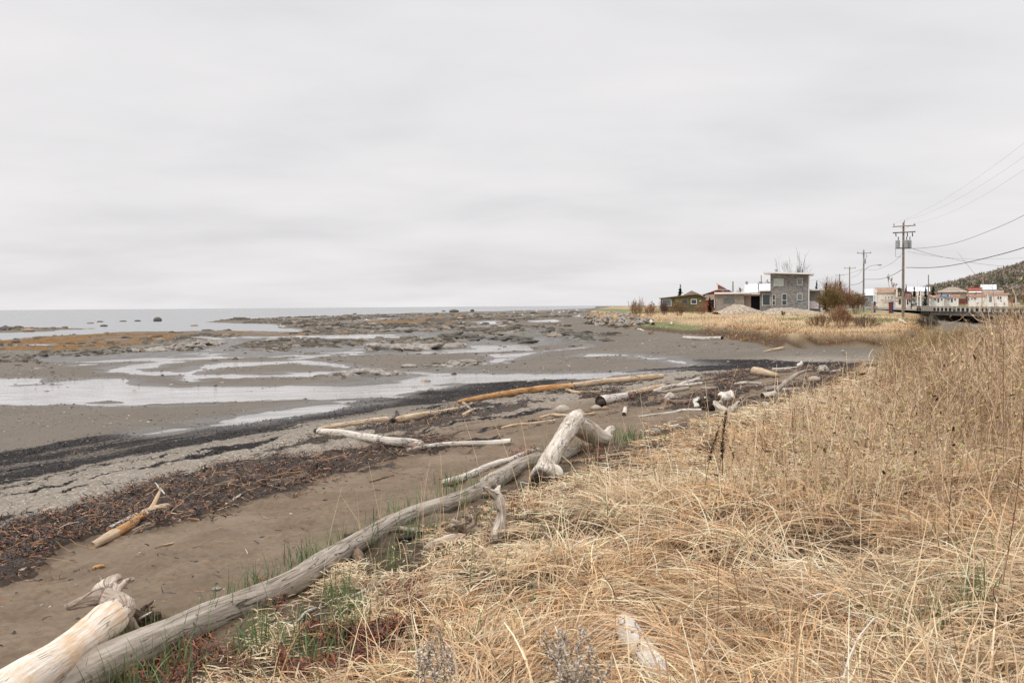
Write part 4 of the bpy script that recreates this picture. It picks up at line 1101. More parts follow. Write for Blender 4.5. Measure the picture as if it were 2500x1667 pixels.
# pieces further along
eo = thing_at('driftwood_log', 1300, 955, "very long orange peeled log with dark knots lying along the upper weed line", 'log', G1)
log(None, [(1119, 983), (1180, 973), (1250, 962), (1320, 953), (1400, 946)], [9, 13, 15, 16, 15], WO, 'trunk', parent=eo, rough=.04, sink=-.1)
log(None, [(1398, 946), (1470, 935), (1540, 929), (1590, 924), (1619, 921)], [15, 14, 15, 15, 10], WT, 'trunk_end', parent=eo, rough=.04, sink=-.1)
log(None, [(1131, 984), (1142, 993), (1150, 1000)], [8, 8, 7], WG, 'branch_stub', parent=eo)
log("thin pale branch leaning on the middle of the long orange log", [(1383, 952), (1410, 958), (1440, 957), (1480, 954)], [9, 7, 5, 4], WT, 'driftwood_branch', 'branch', G1)
ev = thing_at('driftwood_log', 960, 1030, "long thin tan log with a dark broken branch stub near its middle", 'log', G1)
log(None, [(775, 1049), (815, 1041), (870, 1034), (950, 1024)], [10, 13, 14, 15], WT, 'trunk', parent=ev, rough=.04)
log(None, [(968, 1026), (1020, 1016), (1080, 1006), (1135, 996)], [17, 16, 13, 11], WT, 'trunk_end', parent=ev, rough=.04)
log(None, [(958, 1028), (970, 1018), (968, 1004)], [14, 10, 6], WK, 'branch_stub', parent=ev)
log(None, [(1085, 1006), (1094, 1003), (1102, 1010)], [6, 8, 4], WK, 'branch_stub', parent=ev)
log("pale twisted root stick curling beside the tip of the long orange log", [(1098, 1004), (1125, 997), (1142, 992), (1152, 984)], [9, 10, 9, 6], WG, 'driftwood_branch', 'branch', G1)
log("short splintered tan stick in the weed below the tip of the long orange log", [(1130, 1014), (1145, 1005), (1160, 998)], [7, 8, 6], WT, 'driftwood_branch', 'branch', G1)
ef = thing_at('driftwood_log', 930, 1070, "thick pale log with a charred end, meeting the thin tan log in a V", 'log', G1)
log(None, [(778, 1053), (830, 1058), (890, 1068), (950, 1078), (1000, 1082), (1032, 1084)], [15, 19, 20, 21, 22, 15], WW, 'trunk', parent=ef, rough=.06, cut=(1, 0), endmat=WD)
log(None, [(770, 1052), (785, 1054), (794, 1056)], [13, 16, 14], WK, 'charred_end', parent=ef)
log("smooth bone white log lying on bare sand with one thin buried end", [(994, 1098), (1040, 1091), (1100, 1085), (1170, 1083), (1220, 1081), (1248, 1079)], [7, 11, 14, 15, 15, 16], WW, group=G1, cut=(0, 1), rough=.05)
log("short honey coloured stick with a pointed end alone on the bare sand", [(1223, 1045), (1255, 1038), (1300, 1034), (1355, 1027)], [5, 8, 8, 8], WT, 'driftwood_branch', 'branch', G1)
log("smooth curved tan stick passing behind the top of the big bleached trunk", [(1318, 1020), (1350, 1013), (1400, 1015), (1452, 1009)], [7, 8, 7, 6], WT, 'driftwood_branch', 'branch', G1)
log("long wavy white branch with bark at its tip on sand beside the short grey log", [(1080, 1178), (1130, 1166), (1180, 1145), (1215, 1131), (1250, 1122), (1290, 1104), (1318, 1098)], [15, 17, 17, 16, 15, 13, 10], WW, 'driftwood_branch', 'branch', G1, rough=.06)
log("small dark chunk of bark under the tip of the wavy white branch", [(1082, 1184), (1100, 1182), (1122, 1176)], [12, 12, 8], WB, 'bark_chunk', 'bark', rough=.15)
eh = thing_at('driftwood_log', 1495, 975, "thick short white log with a rotten black hollow end, two round stones against it", 'log', G1)
log(None, [(1466, 981), (1485, 977), (1510, 972), (1529, 968)], [26, 24, 22, 18], WW, 'trunk', parent=eh, rough=.07, cut=(1, 0), endmat=WD)
log(None, [(1462, 978), (1468, 984), (1474, 988)], [20, 24, 14], WK, 'rotten_end', parent=eh, rough=.15)
log("tan log with orange patches pointing inland from the thick short white log", [(1526, 962), (1560, 957), (1595, 949), (1624, 941)], [12, 14, 15, 11], WT, group=G1, cut=(1, 0))
log("long straight bone white pole with a sawn top lying across the other pale poles", [(1594, 957), (1625, 946), (1655, 940), (1690, 931), (1707, 926)], [9, 10, 9, 9, 9], WW, 'driftwood_pole', 'pole', G1, cut=(1, 1))
log("crooked white pole lying just under the long bone white pole", [(1650, 942), (1675, 941), (1700, 938), (1714, 936)], [7, 9, 9, 7], WW, 'driftwood_pole', 'pole', G1)
log("forked pale log with a black hollow end among the red weed", [(1606, 957), (1630, 957), (1655, 953), (1682, 949)], [7, 10, 11, 10], WG, group=G1, cut=(0, 1), endmat=WD)
log("flat grey plank like log half sunk in red weed behind the forked pale log", [(1712, 949), (1735, 949), (1754, 946)], [9, 9, 6], WG, group=G1)
log("stubby pale block of wood with a split face standing on sand", [(1625, 974), (1637, 967), (1646, 970)], [13, 17, 11], WW, 'driftwood_block', 'block', G1, rough=.26)
log("short thick brown log with bark lying in front of the stubby pale block", [(1624, 981), (1645, 982), (1675, 984)], [12, 12, 11], WB, group=G1, cut=(1, 0))
log("small white sawn log standing almost on end on bare sand", [(1523, 1012), (1526, 1003), (1527, 996)], [11, 10, 9], WW, 'driftwood_block', 'block', G1, cut=(1, 0), endmat=WD)
log("long wavy white stick lying in front of the black root stump", [(1558, 1017), (1600, 1012), (1645, 1007), (1665, 1002), (1712, 1001)], [5, 6, 7, 8, 7], WW, 'driftwood_branch', 'branch', G1)
eq = thing_at('driftwood_stump', 1728, 990, "black rotten root stump with a bleached white cap on top", 'stump', G1)
gnarl('root_mass', [([(1716, 994), (1730, 992), (1742, 990)], [22, 26, 18])], GK, eq, .03, .06, sprigs(P(1729, 986, 23.6), 8, .5, .04, 25))
log(None, [(1720, 976), (1732, 972), (1741, 976)], [12, 16, 12], WW, 'cap', parent=eq, rough=.12)
log("chunky bleached stump covered in white lumps beside the black root stump", [(1702, 994), (1700, 984), (1706, 974)], [13, 15, 9], WW, 'driftwood_stump', 'stump', G1, rough=.32)
ew = thing_at('driftwood_log', 1765, 995, "bleached elbow shaped log bent down towards the dead grass, lobed at its end", 'log', G1)
gnarl('trunk', [([(1744, 983, 22.6), (1755, 992, 22.4), (1770, 1003, 22.2), (1776, 1008, 22.1)], [14, 15, 14, 12]), ([(1778, 1006, 22), (1788, 1007, 22)], [17, 13])], GW, ew, .022, .025, sprigs(P(1785, 1005, 22), 4, .3, .03, 26))
log("rounded white burl with a bark patch rising behind the elbow shaped log", [(1752, 984), (1765, 972), (1778, 966), (1788, 974)], [12, 20, 22, 14], WW, 'driftwood_burl', 'burl', G1, rough=.28)
log("long horn shaped grey branch sweeping up from the driftwood pile", [(1896, 953, 26.5), (1908, 943, 27), (1925, 928, 27.8), (1945, 914, 28.6), (1965, 906, 29.2), (1983, 902, 29.8)], [13, 12, 11, 9, 7, 3], WG, 'driftwood_branch', 'branch', G1)
log("short grey log with peeling bark at the foot of the horn shaped branch", [(1866, 952), (1880, 950), (1894, 947)], [13, 13, 12], WG, group=G1, cut=(1, 1))
log("straight white log lying inland of the horn shaped branch", [(1904, 952), (1925, 952), (1949, 950)], [9, 9, 9], WW, group=G1)
log("dark ended white log below the horn shaped branch at the grass edge", [(1862, 967), (1880, 964), (1902, 962)], [16, 15, 14], WW, group=G1, cut=(1, 0), endmat=WD, rough=.12)
log("thick sawn tan log with a clean cut end beside the black weed patch", [(1841, 906), (1860, 910), (1880, 914), (1902, 918)], [20, 19, 16, 10], WT, group=G1, cut=(1, 0))
log("two pronged pale stick lying in red weed below the sawn tan log", [(1794, 938), (1820, 935), (1858, 936)], [6, 7, 5], WW, 'driftwood_branch', 'branch', G1)
log("slim white branch at the lower edge of the black weed patch", [(1886, 901), (1910, 901), (1938, 898), (1955, 895)], [5, 6, 5, 4], WW, 'driftwood_branch', 'branch', G1)
log("spiky white root clump standing against the black weed patch", [(1950, 894), (1956, 889), (1957, 882)], [10, 8, 3], WW, 'driftwood_root', 'root', G1, rough=.15)
log("knotted black and white stump among grass stems near the creek mouth", [(2004, 908), (2012, 902), (2020, 906)], [16, 18, 10], WG, 'driftwood_stump', 'stump', G1, rough=.2)
log("thin forked white stick beyond the knotted stump", [(2026, 908), (2040, 906), (2052, 904)], [5, 5, 3], WW, 'driftwood_branch', 'branch', G1)
log("orange ended white log lying just before the tall stems at the creek mouth", [(2086, 903), (2100, 903), (2114, 902)], [9, 9, 7], WT, group=G1, cut=(1, 0))
log("long pale pole lying at the very end of the driftwood by the creek mouth", [(2104, 889), (2130, 888), (2160, 886)], [5, 5, 4], WT, 'driftwood_pole', 'pole', G1)
# pieces on the near weed line
el = thing_at('driftwood_log', 310, 1290, "jointed orange and pink log lying diagonally on the near weed line", 'log', G1)
log(None, [(224, 1334), (255, 1318), (288, 1300)], [17, 22, 24], WT, 'trunk', parent=el, cut=(1, 0))
log(None, [(284, 1302), (320, 1280), (352, 1258)], [22, 20, 18], WO, 'trunk', parent=el)
log(None, [(350, 1258), (382, 1246), (412, 1238)], [22, 22, 18], WT, 'trunk_end', parent=el)
log("bent honey coloured branch rising from the jointed orange log", [(354, 1256, 12.6), (372, 1236, 12.8), (384, 1212, 13.0), (392, 1195, 13.2)], [10, 11, 9, 6], WT, 'driftwood_branch', 'branch', G1)
log("thin white twig crossing the tip of the bent honey coloured branch", [(378, 1178, 13.3), (394, 1196, 13.1), (402, 1206, 13.0)], [3, 4, 3], WW, 'driftwood_branch', 'branch', G1)
log("short smooth white log lying parallel just seaward of the jointed orange log", [(266, 1292), (300, 1276), (336, 1259)], [13, 14, 15], WW, group=G1, cut=(1, 0))
log("small pale forked stick at the sandy edge of the near weed line", [(551, 1231), (570, 1220), (592, 1206)], [6, 7, 6], WW, 'driftwood_branch', 'branch', G1)
log("thin cream reed stalk alone on the bare sand below the weed line", [(380, 1337), (400, 1331), (424, 1325)], [4, 5, 4], WT, 'driftwood_branch', 'branch', G1)
log("orange chip of bark at the lower edge of the near weed line", [(228, 1388), (242, 1383), (255, 1382)], [8, 9, 6], WO, 'bark_chunk', 'bark')
log("brown crooked stick lying on sand at the lower tail of the weed line", [(903, 1175), (930, 1168), (962, 1160)], [6, 6, 4], WB, 'driftwood_branch', 'branch', G1)
# in the grass close by
log("sawn off white log end poking out of the straw beside the silvery dead plumes", [(1605, 1690), (1570, 1635), (1542, 1595), (1524, 1562)], [60, 58, 56, 50], WW, group=G1, cut=(0, 1), sink=-.9, rough=.09)
log("grey forked branch lying on straw between the long grey log and the rust red weed", [(853, 1468), (886, 1456), (915, 1440), (940, 1420), (957, 1402)], [10, 12, 12, 11, 8], WG, 'driftwood_branch', 'branch', G1, sink=-1.2)
log("slender white twig bent like a bow in the straw", [(707, 1540), (728, 1522), (745, 1502), (770, 1491)], [7, 7, 7, 6], WW, 'driftwood_branch', 'branch', G1, sink=-1.5)
log("stubby grey stick lying on the rust red weed", [(955, 1560), (970, 1570), (990, 1592)], [9, 10, 9], WG, 'driftwood_branch', 'branch', G1, sink=-2)
log("pale straight stick sticking up from the rust red weed", [(985, 1556), (1005, 1545), (1022, 1534)], [7, 7, 6], WT, 'driftwood_branch', 'branch', G1, sink=-2)
log("charred grey branch on the bare patch between the long grey log and the tangled stump", [(942, 1300), (975, 1295), (1005, 1300), (1034, 1297)], [9, 13, 14, 9], WG, 'driftwood_branch', 'branch', G1, sink=-.3)
log("dark wet root lying under the charred grey branch", [(968, 1316), (1000, 1312), (1030, 1306)], [14, 16, 12], WK, 'driftwood_root', 'root', G1, rough=.15)
log("small black stub of wood on the sand against the long grey log", [(842, 1306), (852, 1310), (860, 1304)], [10, 14, 8], WK, 'driftwood_block', 'block', G1, rough=.15)
log("grey worn branch half hidden in straw below the tall brown weed", [(1570, 1114), (1600, 1106), (1608, 1090)], [7, 8, 5], WG, 'driftwood_branch', 'branch', G1, sink=-1)
log("curved white root end showing at the grass edge near the green tuft", [(1622, 1036), (1640, 1041), (1658, 1039)], [5, 8, 8], WW, 'driftwood_root', 'root', G1)
# on the far bank of the creek
log("broad bleached log with a dark hollow end lying at the foot of the far bank", [(1668, 824), (1690, 826), (1720, 827), (1745, 826), (1763, 826)], [7, 9, 8, 8, 9], WW, group=G1, cut=(0, 1), endmat=WD)
log("leaning white plank of wood propped up at the edge of the far bank", [(1612, 799, 97), (1620, 808, 96), (1630, 817, 95)], [6, 6, 8], WW, 'driftwood_plank', 'plank', G1)
log("short white post standing beside the leaning white plank", [(1627, 798, 95), (1627, 808, 95), (1627, 816, 95)], [2.5, 2.5, 2.5], WW, 'driftwood_post', 'post', G1)
log("white cut stump tilted on the small green patch of the far bank", [(1584, 779), (1589, 785), (1594, 791)], [7, 8, 9], WW, 'driftwood_stump', 'stump', G1, cut=(0, 1), endmat=WD)
log("small white block of wood on the green patch of the far bank", [(1638, 789), (1643, 793)], [6, 7], WW, 'driftwood_block', 'block', G1, cut=(0, 1))
log("slim white log seen end on at the foot of the riprap", [(1557, 803), (1564, 805), (1572, 808)], [4, 5, 3], WW, group=G1)
log("round brown sawn log end at the foot of the far bank", [(1587, 813), (1592, 813.5)], [9, 9], WB, group=G1, cut=(1, 1))
log("thin tan pole lying along the top of the small green patch", [(1598, 787), (1625, 786)], [2, 2], WT, 'driftwood_pole', 'pole', G1)
log("tapered tan stick with a dark root end on the sand of the creek mouth", [(1864, 859), (1885, 855), (1897, 853), (1912, 850)], [4, 6, 8, 9], WT, 'driftwood_branch', 'branch', G1)
log("pair of pale planks lying on the grass below the near utility pole", [(2196, 783), (2205, 788), (2212, 792)], [5, 6, 4], WW, 'driftwood_plank', 'plank', G1, sink=-.5)

# ------------------------------------------------------------------ stones
def stone_mat(name, a, b, c=None):
    t = T(name); v = t.coord('Object')
    n1 = t.noise(v, 2.2, 5, .65); col = t.mix(t.step(n1, .3, .7), a, b)
    if c: col = t.mix(t.step(t.noise(v, 5, 4, .7), .55, .68), col, c)
    t.base(col); t.rough(.85); t.bump(t.noise(v, 9, 5, .7), .5, .03); return t.m
S_DARK = stone_mat("dark_boulder", (.07, .065, .058), (.15, .135, .115), (.09, .085, .04))
S_TAN = stone_mat("tan_stone", (.34, .29, .235), (.50, .44, .37), (.25, .20, .15))
S_GREY = stone_mat("grey_stone", (.20, .185, .165), (.40, .37, .335))
S_PINK = stone_mat("pink_stone", (.30, .19, .13), (.42, .29, .21))
S_RIP = stone_mat("riprap_stone", (.19, .17, .15), (.42, .38, .335), (.12, .10, .085))
def rock_mesh(name, mat, seed, sub=3, jag=.25):
    v, f = ico(sub); rng = np.random.default_rng(seed)
    if jag > .3:                                            # flat broken faces
        for _ in range(9):
            d = rng.normal(size=3); d /= np.linalg.norm(d); h = rng.uniform(.55, .85)
            s = v @ d; v = np.where((s > h)[:, None], v - (s - h)[:, None] * d, v)
    q = seed * 3.1
    v = v * (1 + jag * .8 * (fbm(v[:, 0] * 1.3 + q, v[:, 1] * 1.3 + v[:, 2] * 1.7, seed, 4) - .5))[:, None]
    me = bpy.data.meshes.new(name); me.from_pydata([tuple(p) for p in v], [], [tuple(map(int, p)) for p in f])
    me.polygons.foreach_set('use_smooth', np.full(len(f), jag <= .3, bool)); me.materials.append(mat); return me
def rock(label, px, py, w, h, mat, name='boulder', cat='boulder', group=None, jag=.22, seed=None, depth=1.0):
    SEED[0] += 1
    g = hit([px], [py + h * .42], np.maximum(GZ, SEA))[0]; d = np.linalg.norm(g - [0, 0, ZC])
    sx_, sz_ = w / 2 * d / F, h / 2 * d / F
    me = rock_mesh(name, mat, SEED[0] if seed is None else seed, 3, jag)
    o = bpy.data.objects.new(name, me); C.objects.link(o)
    o.location = (g[0], g[1] + sx_ * .4, g[2] + sz_ * .55); o.scale = (sx_, sx_ * depth * .9, sz_ * 1.25); o.rotation_euler = (0, 0, -math.atan2(g[0], g[1]))
    tag(o, label, cat, group); return o
GB1 = "boulders standing in the shallow sea"
rock("large dark rounded boulder standing alone in the shallow sea", 383, 780, 19, 11, S_DARK, group=GB1)
rock("low flat dark boulder in the sea, seaward of the orange rockweed bank", 252, 795, 17, 5, S_DARK, group=GB1)
rock("small dark hump of rock beside the large rounded sea boulder", 335, 783, 14, 4, S_DARK, group=GB1)
rock("tiny dark rock awash beyond the low flat sea boulder", 243, 785, 14, 3.2, S_DARK, group=GB1)
rock("pale grey rock awash next to the tiny dark one", 219, 788, 15, 4.5, S_GREY, group=GB1)
rock("long thin rock barely breaking the sea near the large rounded boulder", 299, 784, 16, 3, S_DARK, group=GB1)
rock("low brown boulder in the inlet between the rockweed bank and the stony spit", 473, 794, 17, 4, S_PINK, group=GB1)
rock("dark boulder standing just off the tip of the stony spit", 587, 778, 16, 6, S_DARK, group=GB1)
rock("brown flat topped boulder where the stream meets the rockweed strip", 551, 818, 20, 6, S_PINK)
rock("black boulder in the edge of the orange rockweed bank", 36, 834, 19, 6, S_DARK)
rock("dark hump on the far reef out in the sea", 13, 802, 22, 8, S_DARK, group=GB1)
rock("broad brown hump on the far reef out in the sea", 68, 806, 24, 8, S_PINK, group=GB1)
rock("large dark whale backed boulder on the horizon beyond the stony spit", 1108, 759, 24, 8, S_DARK, group=GB1)
rock("upright dark boulder near the whale backed one on the horizon", 1153, 758, 10, 7, S_DARK, group=GB1)
rock("small low boulder seaward of the whale backed one", 1083, 759.5, 10, 3.5, S_DARK, group=GB1)
rock("little dark rock in open water off the stony spit", 866, 766, 10, 3.5, S_DARK, group=GB1)
rock("dark block on the seaward edge of the stony spit", 1065, 765, 11, 5, S_DARK)
rock("wide flat dark boulder far along the stony spit", 1301, 763, 14, 6, S_DARK)
rock("brown jagged rock among the far pools", 1123, 777, 18, 7, S_PINK)
rock("pinkish slab on the near side of the stony spit", 716, 786, 18, 5, S_PINK)
rock("tan angular boulder sitting in the stream", 1038, 929, 26, 11, S_TAN, jag=.4)
rock("dark square block at the edge of the stream beyond the tan boulder", 1108, 912, 14, 11, S_DARK, jag=.4)
rock("pale flat boulder in the stream towards the black weed line", 1013, 946, 18, 8, S_GREY, jag=.35)
rock("grey boulder lying at the rim of the black weed line", 1050, 951, 17, 9, S_GREY, jag=.35)
rock("small tan rounded boulder in the broad pale stream", 894, 952, 13, 6, S_TAN)
rock("pale pyramid shaped rock sticking out of the black weed band", 1294, 931, 20, 8, S_GREY, jag=.4)
rock("little dark block beside the upper channel", 890, 902, 9, 6, S_DARK, jag=.4)
rock("low pale slab on the sand flat", 998, 893, 40, 9, S_GREY, jag=.3)
rock("round speckled tan stone on the sand behind the big bleached trunk", 1374, 999, 38, 21, S_TAN, 'stone', 'stone')
rock("smooth pale stone against the rotten end of the thick short white log", 1456, 995, 25, 12, S_TAN, 'stone', 'stone')
rock("small brown stone tucked under the thick short white log", 1478, 996, 16, 10, S_PINK, 'stone', 'stone')
rock("broad pale boulder among grass stems beyond the horn shaped branch", 1990, 925, 28, 14, S_TAN, 'stone', 'stone')
rock("grey stone at the grass edge beside the curved white root", 1604, 1052, 20, 15, S_GREY, 'stone', 'stone')
rock("pink round stone in the red weed before the black root stump", 1617, 997, 13, 7, S_PINK, 'stone', 'stone')
rock("flat pale stone on the bare sand below the long grey log's shoots", 527, 1437, 22, 7, S_GREY, 'stone', 'stone')
# tilted rock ledges breaking through the flat
def outcrop(label, x0, y0, x1, y1, h, n, mat):
    SEED[0] += 1; rng = np.random.default_rng(SEED[0]); vs = []; fs = []; b = 0
    e_ = PG([(x0, y0), (x1, y1)])
    for k in range(n):
        u = rng.random(); c = e_[0] * (1 - u) + e_[1] * u + rng.normal(0, .5, 2); d = math.hypot(*c)
        px_m = d / F; v, f = ico(2)
        for _ in range(7):
            q = rng.normal(size=3); q /= np.linalg.norm(q); hh = rng.uniform(.45, .8); s = v @ q
            v = np.where((s > hh)[:, None], v - (s - hh)[:, None] * q, v)
        H_ = h * px_m * rng.uniform(.5, 1.0)
        v = v * [H_ * rng.uniform(1.5, 3.2), H_ * rng.uniform(.5, .9), H_ * .6]
        a, tl = rng.normal(-.35, .25), rng.uniform(.2, .7)
        Mx = Matrix.Rotation(a, 3, 'Z') @ Matrix.Rotation(tl, 3, 'X') @ Matrix.Rotation(rng.normal(0, .2), 3, 'Y')
        v = v @ np.array(Mx).T + [c[0], c[1], float(HZ(c[0], c[1])) + H_ * .15]
        vs.append(v); fs.append(f + b); b += len(v)
    o = mesh_np('rock_ledge', np.vstack(vs), np.vstack(fs), [mat]); tag(o, label, kind='structure'); return o
outcrop("long jagged grey ledge of tilted slabs in the middle of the tidal flat", 935, 858, 1100, 850, 20, 34, S_RIP)
outcrop("dark ridge of leaning slabs just behind the long jagged ledge", 960, 840, 1020, 838, 12, 16, S_DARK)
outcrop("low broken ledge above the broad stream near the sandy flat", 1075, 896, 1185, 896, 11, 18, S_RIP)
outcrop("brown island ledge of upright slabs splitting the stream in two", 845, 925, 960, 916, 14, 34, S_RIP)
outcrop("rough dark ledge running inland behind the pool nearest the creek sand", 1080, 826, 1290, 838, 12, 46, S_DARK)
outcrop("wide weedy ledge beside the mouth of the winding channel", 340, 866, 540, 840, 12, 40, S_RIP)
outcrop("low scattered ledge between the winding channel and the long jagged ledge", 620, 852, 800, 840, 9, 26, S_DARK)
outcrop("dark ledge along the foot of the stony ground before the riprap", 1330, 818, 1480, 838, 10, 30, S_DARK)
outcrop("far dark ledge stretching below the orange patch of the spit", 850, 800, 1120, 796, 8, 44, S_DARK)
# riprap before the far bank
protos = [rock_mesh('riprap_boulder', S_RIP, 300 + k, 2, .45) for k in range(7)]
rp = np.array([(1420, 790), (1435, 768), (1500, 762), (1545, 772), (1600, 785), (1560, 797), (1500, 798), (1450, 795)], float)
rng = np.random.default_rng(5); cnt = 0
while cnt < 170:
    px, py = rng.uniform(1415, 1605), rng.uniform(761, 799)
    if poly_sd(np.array([px]), np.array([py]), rp)[0] < 0: continue
    g = hit([px], [py], GZ)[0]; s = rng.uniform(.22, .46) * (1 if cnt < 110 else .6)
    o = bpy.data.objects.new('riprap_boulder', protos[cnt % 7]); C.objects.link(o)
    up = max(0, (g[1] - 95) * .004)
    o.location = (g[0], g[1], g[2] + s * .2 + rng.uniform(0, .25)); o.scale = (s * rng.uniform(1, 1.9), s * rng.uniform(.8, 1.2), s * rng.uniform(.4, .7))
    o.rotation_euler = (rng.normal(0, .4), rng.normal(0, .4), rng.uniform(0, 6.28))
    tag(o, "angular grey boulder in the heap of riprap at the point of the far bank", 'boulder', "riprap boulders of the far bank"); cnt += 1
# ------------------------------------------------------------------ buildings across the creek
class Site:
    """a thing standing at a distance, its front square to the line of sight; px/pz turn photograph pixels into metres on its front"""
    def __init__(s, name, pxc, dist, label, cat, group=None, yaw=0.0):
        d = ray(pxc, 745); s.o = np.array([d[0] / d[1] * dist, dist, 0.0])
        s.az = math.atan2(s.o[0], s.o[1]) ; s.rz = -s.az + yaw
        s.o[2] = float(HZ(s.o[0], s.o[1]))
        s.e = empty(name, tuple(s.o), s.rz); tag(s.e, label, cat, group)
        s.X = np.array([math.cos(s.rz), math.sin(s.rz), 0]); s.Y = np.array([-math.sin(s.rz), math.cos(s.rz), 0])
    def at(s, px, py):
        d = ray(px, py); c = np.array([0, 0, ZC]); t = ((s.o - c) @ s.Y) / (d @ s.Y); q = c + d * t - s.o
        return q @ s.X, q[2]
    def x(s, px, py=745): return s.at(px, py)[0]
    def z(s, py, px=None):
        return s.at(CX + F * s.o[0] / s.o[1] if px is None else px, py)[1]
    def window(s, x0, y0, x1, y1, frame, glass, y=0.0, fw=.10, name='window', split=None, label=None):
        a, b = s.at(x0, y0), s.at(x1, y1); xa, xb, za, zb = a[0], b[0], b[1], a[1]
        m = MB(); m.box(xa - fw, xa, y - .09, y + .02, za - fw, zb + fw).box(xb, xb + fw, y - .09, y + .02, za - fw, zb + fw)
        m.box(xa, xb, y - .09, y + .02, zb, zb + fw).box(xa, xb, y - .12, y + .02, za - fw, za)
        if split is not None:
            zs = s.z(split, x0); m.box(xa, xb, y - .08, y + .02, zs - fw * .6, zs + fw * .6)
        w = m.build(name, frame, s.e)
        MB().box(xa, xb, y - .035, y + .01, za, zb).build('pane', glass, w)
        if label: w['label'] = label
        return w
    def box(s, name, mat, x0, x1, yt, yb, y0, y1, lift=0):
        a, b = s.at(x0, yt), s.at(x1, yb)
        zlo = -0.6 if yb is None else b[1]
        return MB().box(a[0], b[0], y0, y1, zlo, a[1]).build(name, mat, s.e)
def shingle(name, a, b, sc=(3.2, 3.2, 6.5)):
    t = T(name); v = t.coord('Object', sc); c = t.rgb(t.voro(v, 1.0, 1)); n = t.noise(t.coord('Object'), .9, 4, .6)
    col = t.mix(c[0], a, b); col = t.mix(t.math('MULTIPLY', t.step(n, .45, .7), .35), col, (.30, .23, .17)); t.base(col)
    t.bump(c[1], .4, .03); return t.m
def lap(name, col, pitch=5.0, var=.14, axis=2, rough=.7):
    t = T(name); n = t.t.nodes.new('ShaderNodeTexWave'); n.wave_type = 'BANDS'; n.bands_direction = 'XYZ'[axis]; n.wave_profile = 'SAW'
    n.inputs['Scale'].default_value = pitch; n.inputs['Distortion'].default_value = 0
    t.t.links.new(t.coord('Object'), n.inputs['Vector'])
    k = t.noise(t.coord('Object'), 1.3, 4, .6)
    t.base(t.mix(t.step(k, .3, .7), tuple(c * (1 - var) for c in col), tuple(min(c * (1 + var), .92) for c in col)))
    t.rough(rough); t.bump(n.outputs[1], .35, .03); return t.m
B_SHIN = shingle("grey_shingles", (.16, .155, .15), (.33, .315, .30))
B_SHIN2 = shingle("weathered_shingles", (.225, .205, .18), (.36, .325, .285))
B_WHITE = simple("white_paint", (.80, .79, .77), .6, .06, 2)
B_CREAM = lap("cream_siding", (.82, .76, .68))
B_WSID = lap("white_siding", (.88, .87, .86), var=.06)
B_OLIVE = lap("olive_siding", (.15, .125, .065)); B_OLIV2 = lap("dark_olive_siding", (.095, .105, .055))
B_RED = lap("red_siding", (.42, .075, .055)); B_RED2 = lap("orange_red_siding", (.42, .11, .06))
B_BROWNR = shingle("brown_roof_shingles", (.26, .165, .115), (.40, .27, .195), (2, 2, 2))
B_TANR = shingle("taupe_roof_shingles", (.26, .21, .165), (.36, .30, .245), (2, 2, 2))
B_REDR = shingle("red_brown_roof", (.30, .13, .09), (.42, .21, .15), (1.5, 1.5, 1.5))
B_METAL = lap("pale_metal_roof", (.70, .74, .80), 2.5, .05, 0, .45)
B_GLASS = simple("window_glass", (.035, .05, .052), .08, .3, .6, 0, .8)
B_GLASS2 = simple("pale_window_glass", (.42, .50, .44), .12, .1, .6, 0, .7)
B_GLASS3 = simple("grey_window_glass", (.14, .18, .18), .08, .3, .8, 0, .8)
B_DARK = simple("painted_opening_shade", (.014, .014, .016), .9, .3)  # near-black colour standing for the shade inside openings
B_BEIGE = simple("beige_panel", (.44, .36, .30), .8, .1)
B_GREY = lap("grey_blue_siding", (.22, .25, .25)); B_STONEW = shingle("brick_wall", (.36, .28, .22), (.50, .41, .34), (4, 4, 8))
B_POLE = simple("pole_wood", (.24, .195, .16), .85, .25, 2); B_STEEL = simple("galvanised_steel", (.36, .37, .37), .5, .12, 3, .3)
B_BLACK = simple("black_iron", (.03, .03, .035), .6, .2); B_NAVY = simple("blue_black_post", (.028, .040, .055), .7, .2)
B_CONC = simple("weathered_concrete", (.33, .295, .255), .9, .25, 1.2); B_PLY = simple("wrapped_white_panel", (.72, .67, .68), .5, .08, 3)
B_BLUE = simple("blue_plastic", (.03, .07, .26), .5, .1); B_MAROON = simple("maroon_plastic", (.16, .05, .04), .5, .1)
B_AMBER = simple("amber_reflector", (.75, .42, .04), .4, .1); B_SIGNR = simple("red_sign_board", (.40, .085, .06), .6, .1)
B_SIGNB = simple("blue_sign_board", (.02, .13, .40), .5, .08); B_CARTG = simple("grey_green_paint", (.16, .19, .17), .6, .1)
B_WIRE = simple("wire", (.05, .05, .055), .6, .1); B_WIREG = simple("pale_wire", (.30, .30, .31), .6, .1); B_ORW = simple("raw_orange_timber", (.42, .24, .10), .8, .2)

# grey shingled modern house
h = Site('house', 1928, 160, "modern grey shingled house of flat slabs, two storeys high with a low wing", 'house')
D = 8.0
h.box('main_wall', B_SHIN, 1881, 1976, 667.5, 764, 0, D)
a, b = h.at(1864, 663.6), h.at(1987.5, 666.8)
r_o = MB().slope(a, b, .24, -1.3, D + .6).build('roof', B_WHITE, h.e)
MB().tube([(h.x(1895, 664), 3, h.z(666, 1895)), (h.x(1895, 664), 3, h.z(659, 1895))], .17).tube([(h.x(1895), 3, h.z(659, 1895)), (h.x(1895), 3, h.z(656, 1895))], .27).build('chimney', B_STEEL, r_o)
h.box('middle_wall', B_SHIN, 1855.2, 1880.9, 711, 764, .35, D - .5)
h.box('middle_roof', B_WHITE, 1850, 1880.9, 707.8, 711, -.5, D)
h.box('wing_wall', B_SHIN2, 1747, 1817, 717.5, 764, -.3, 6.5)
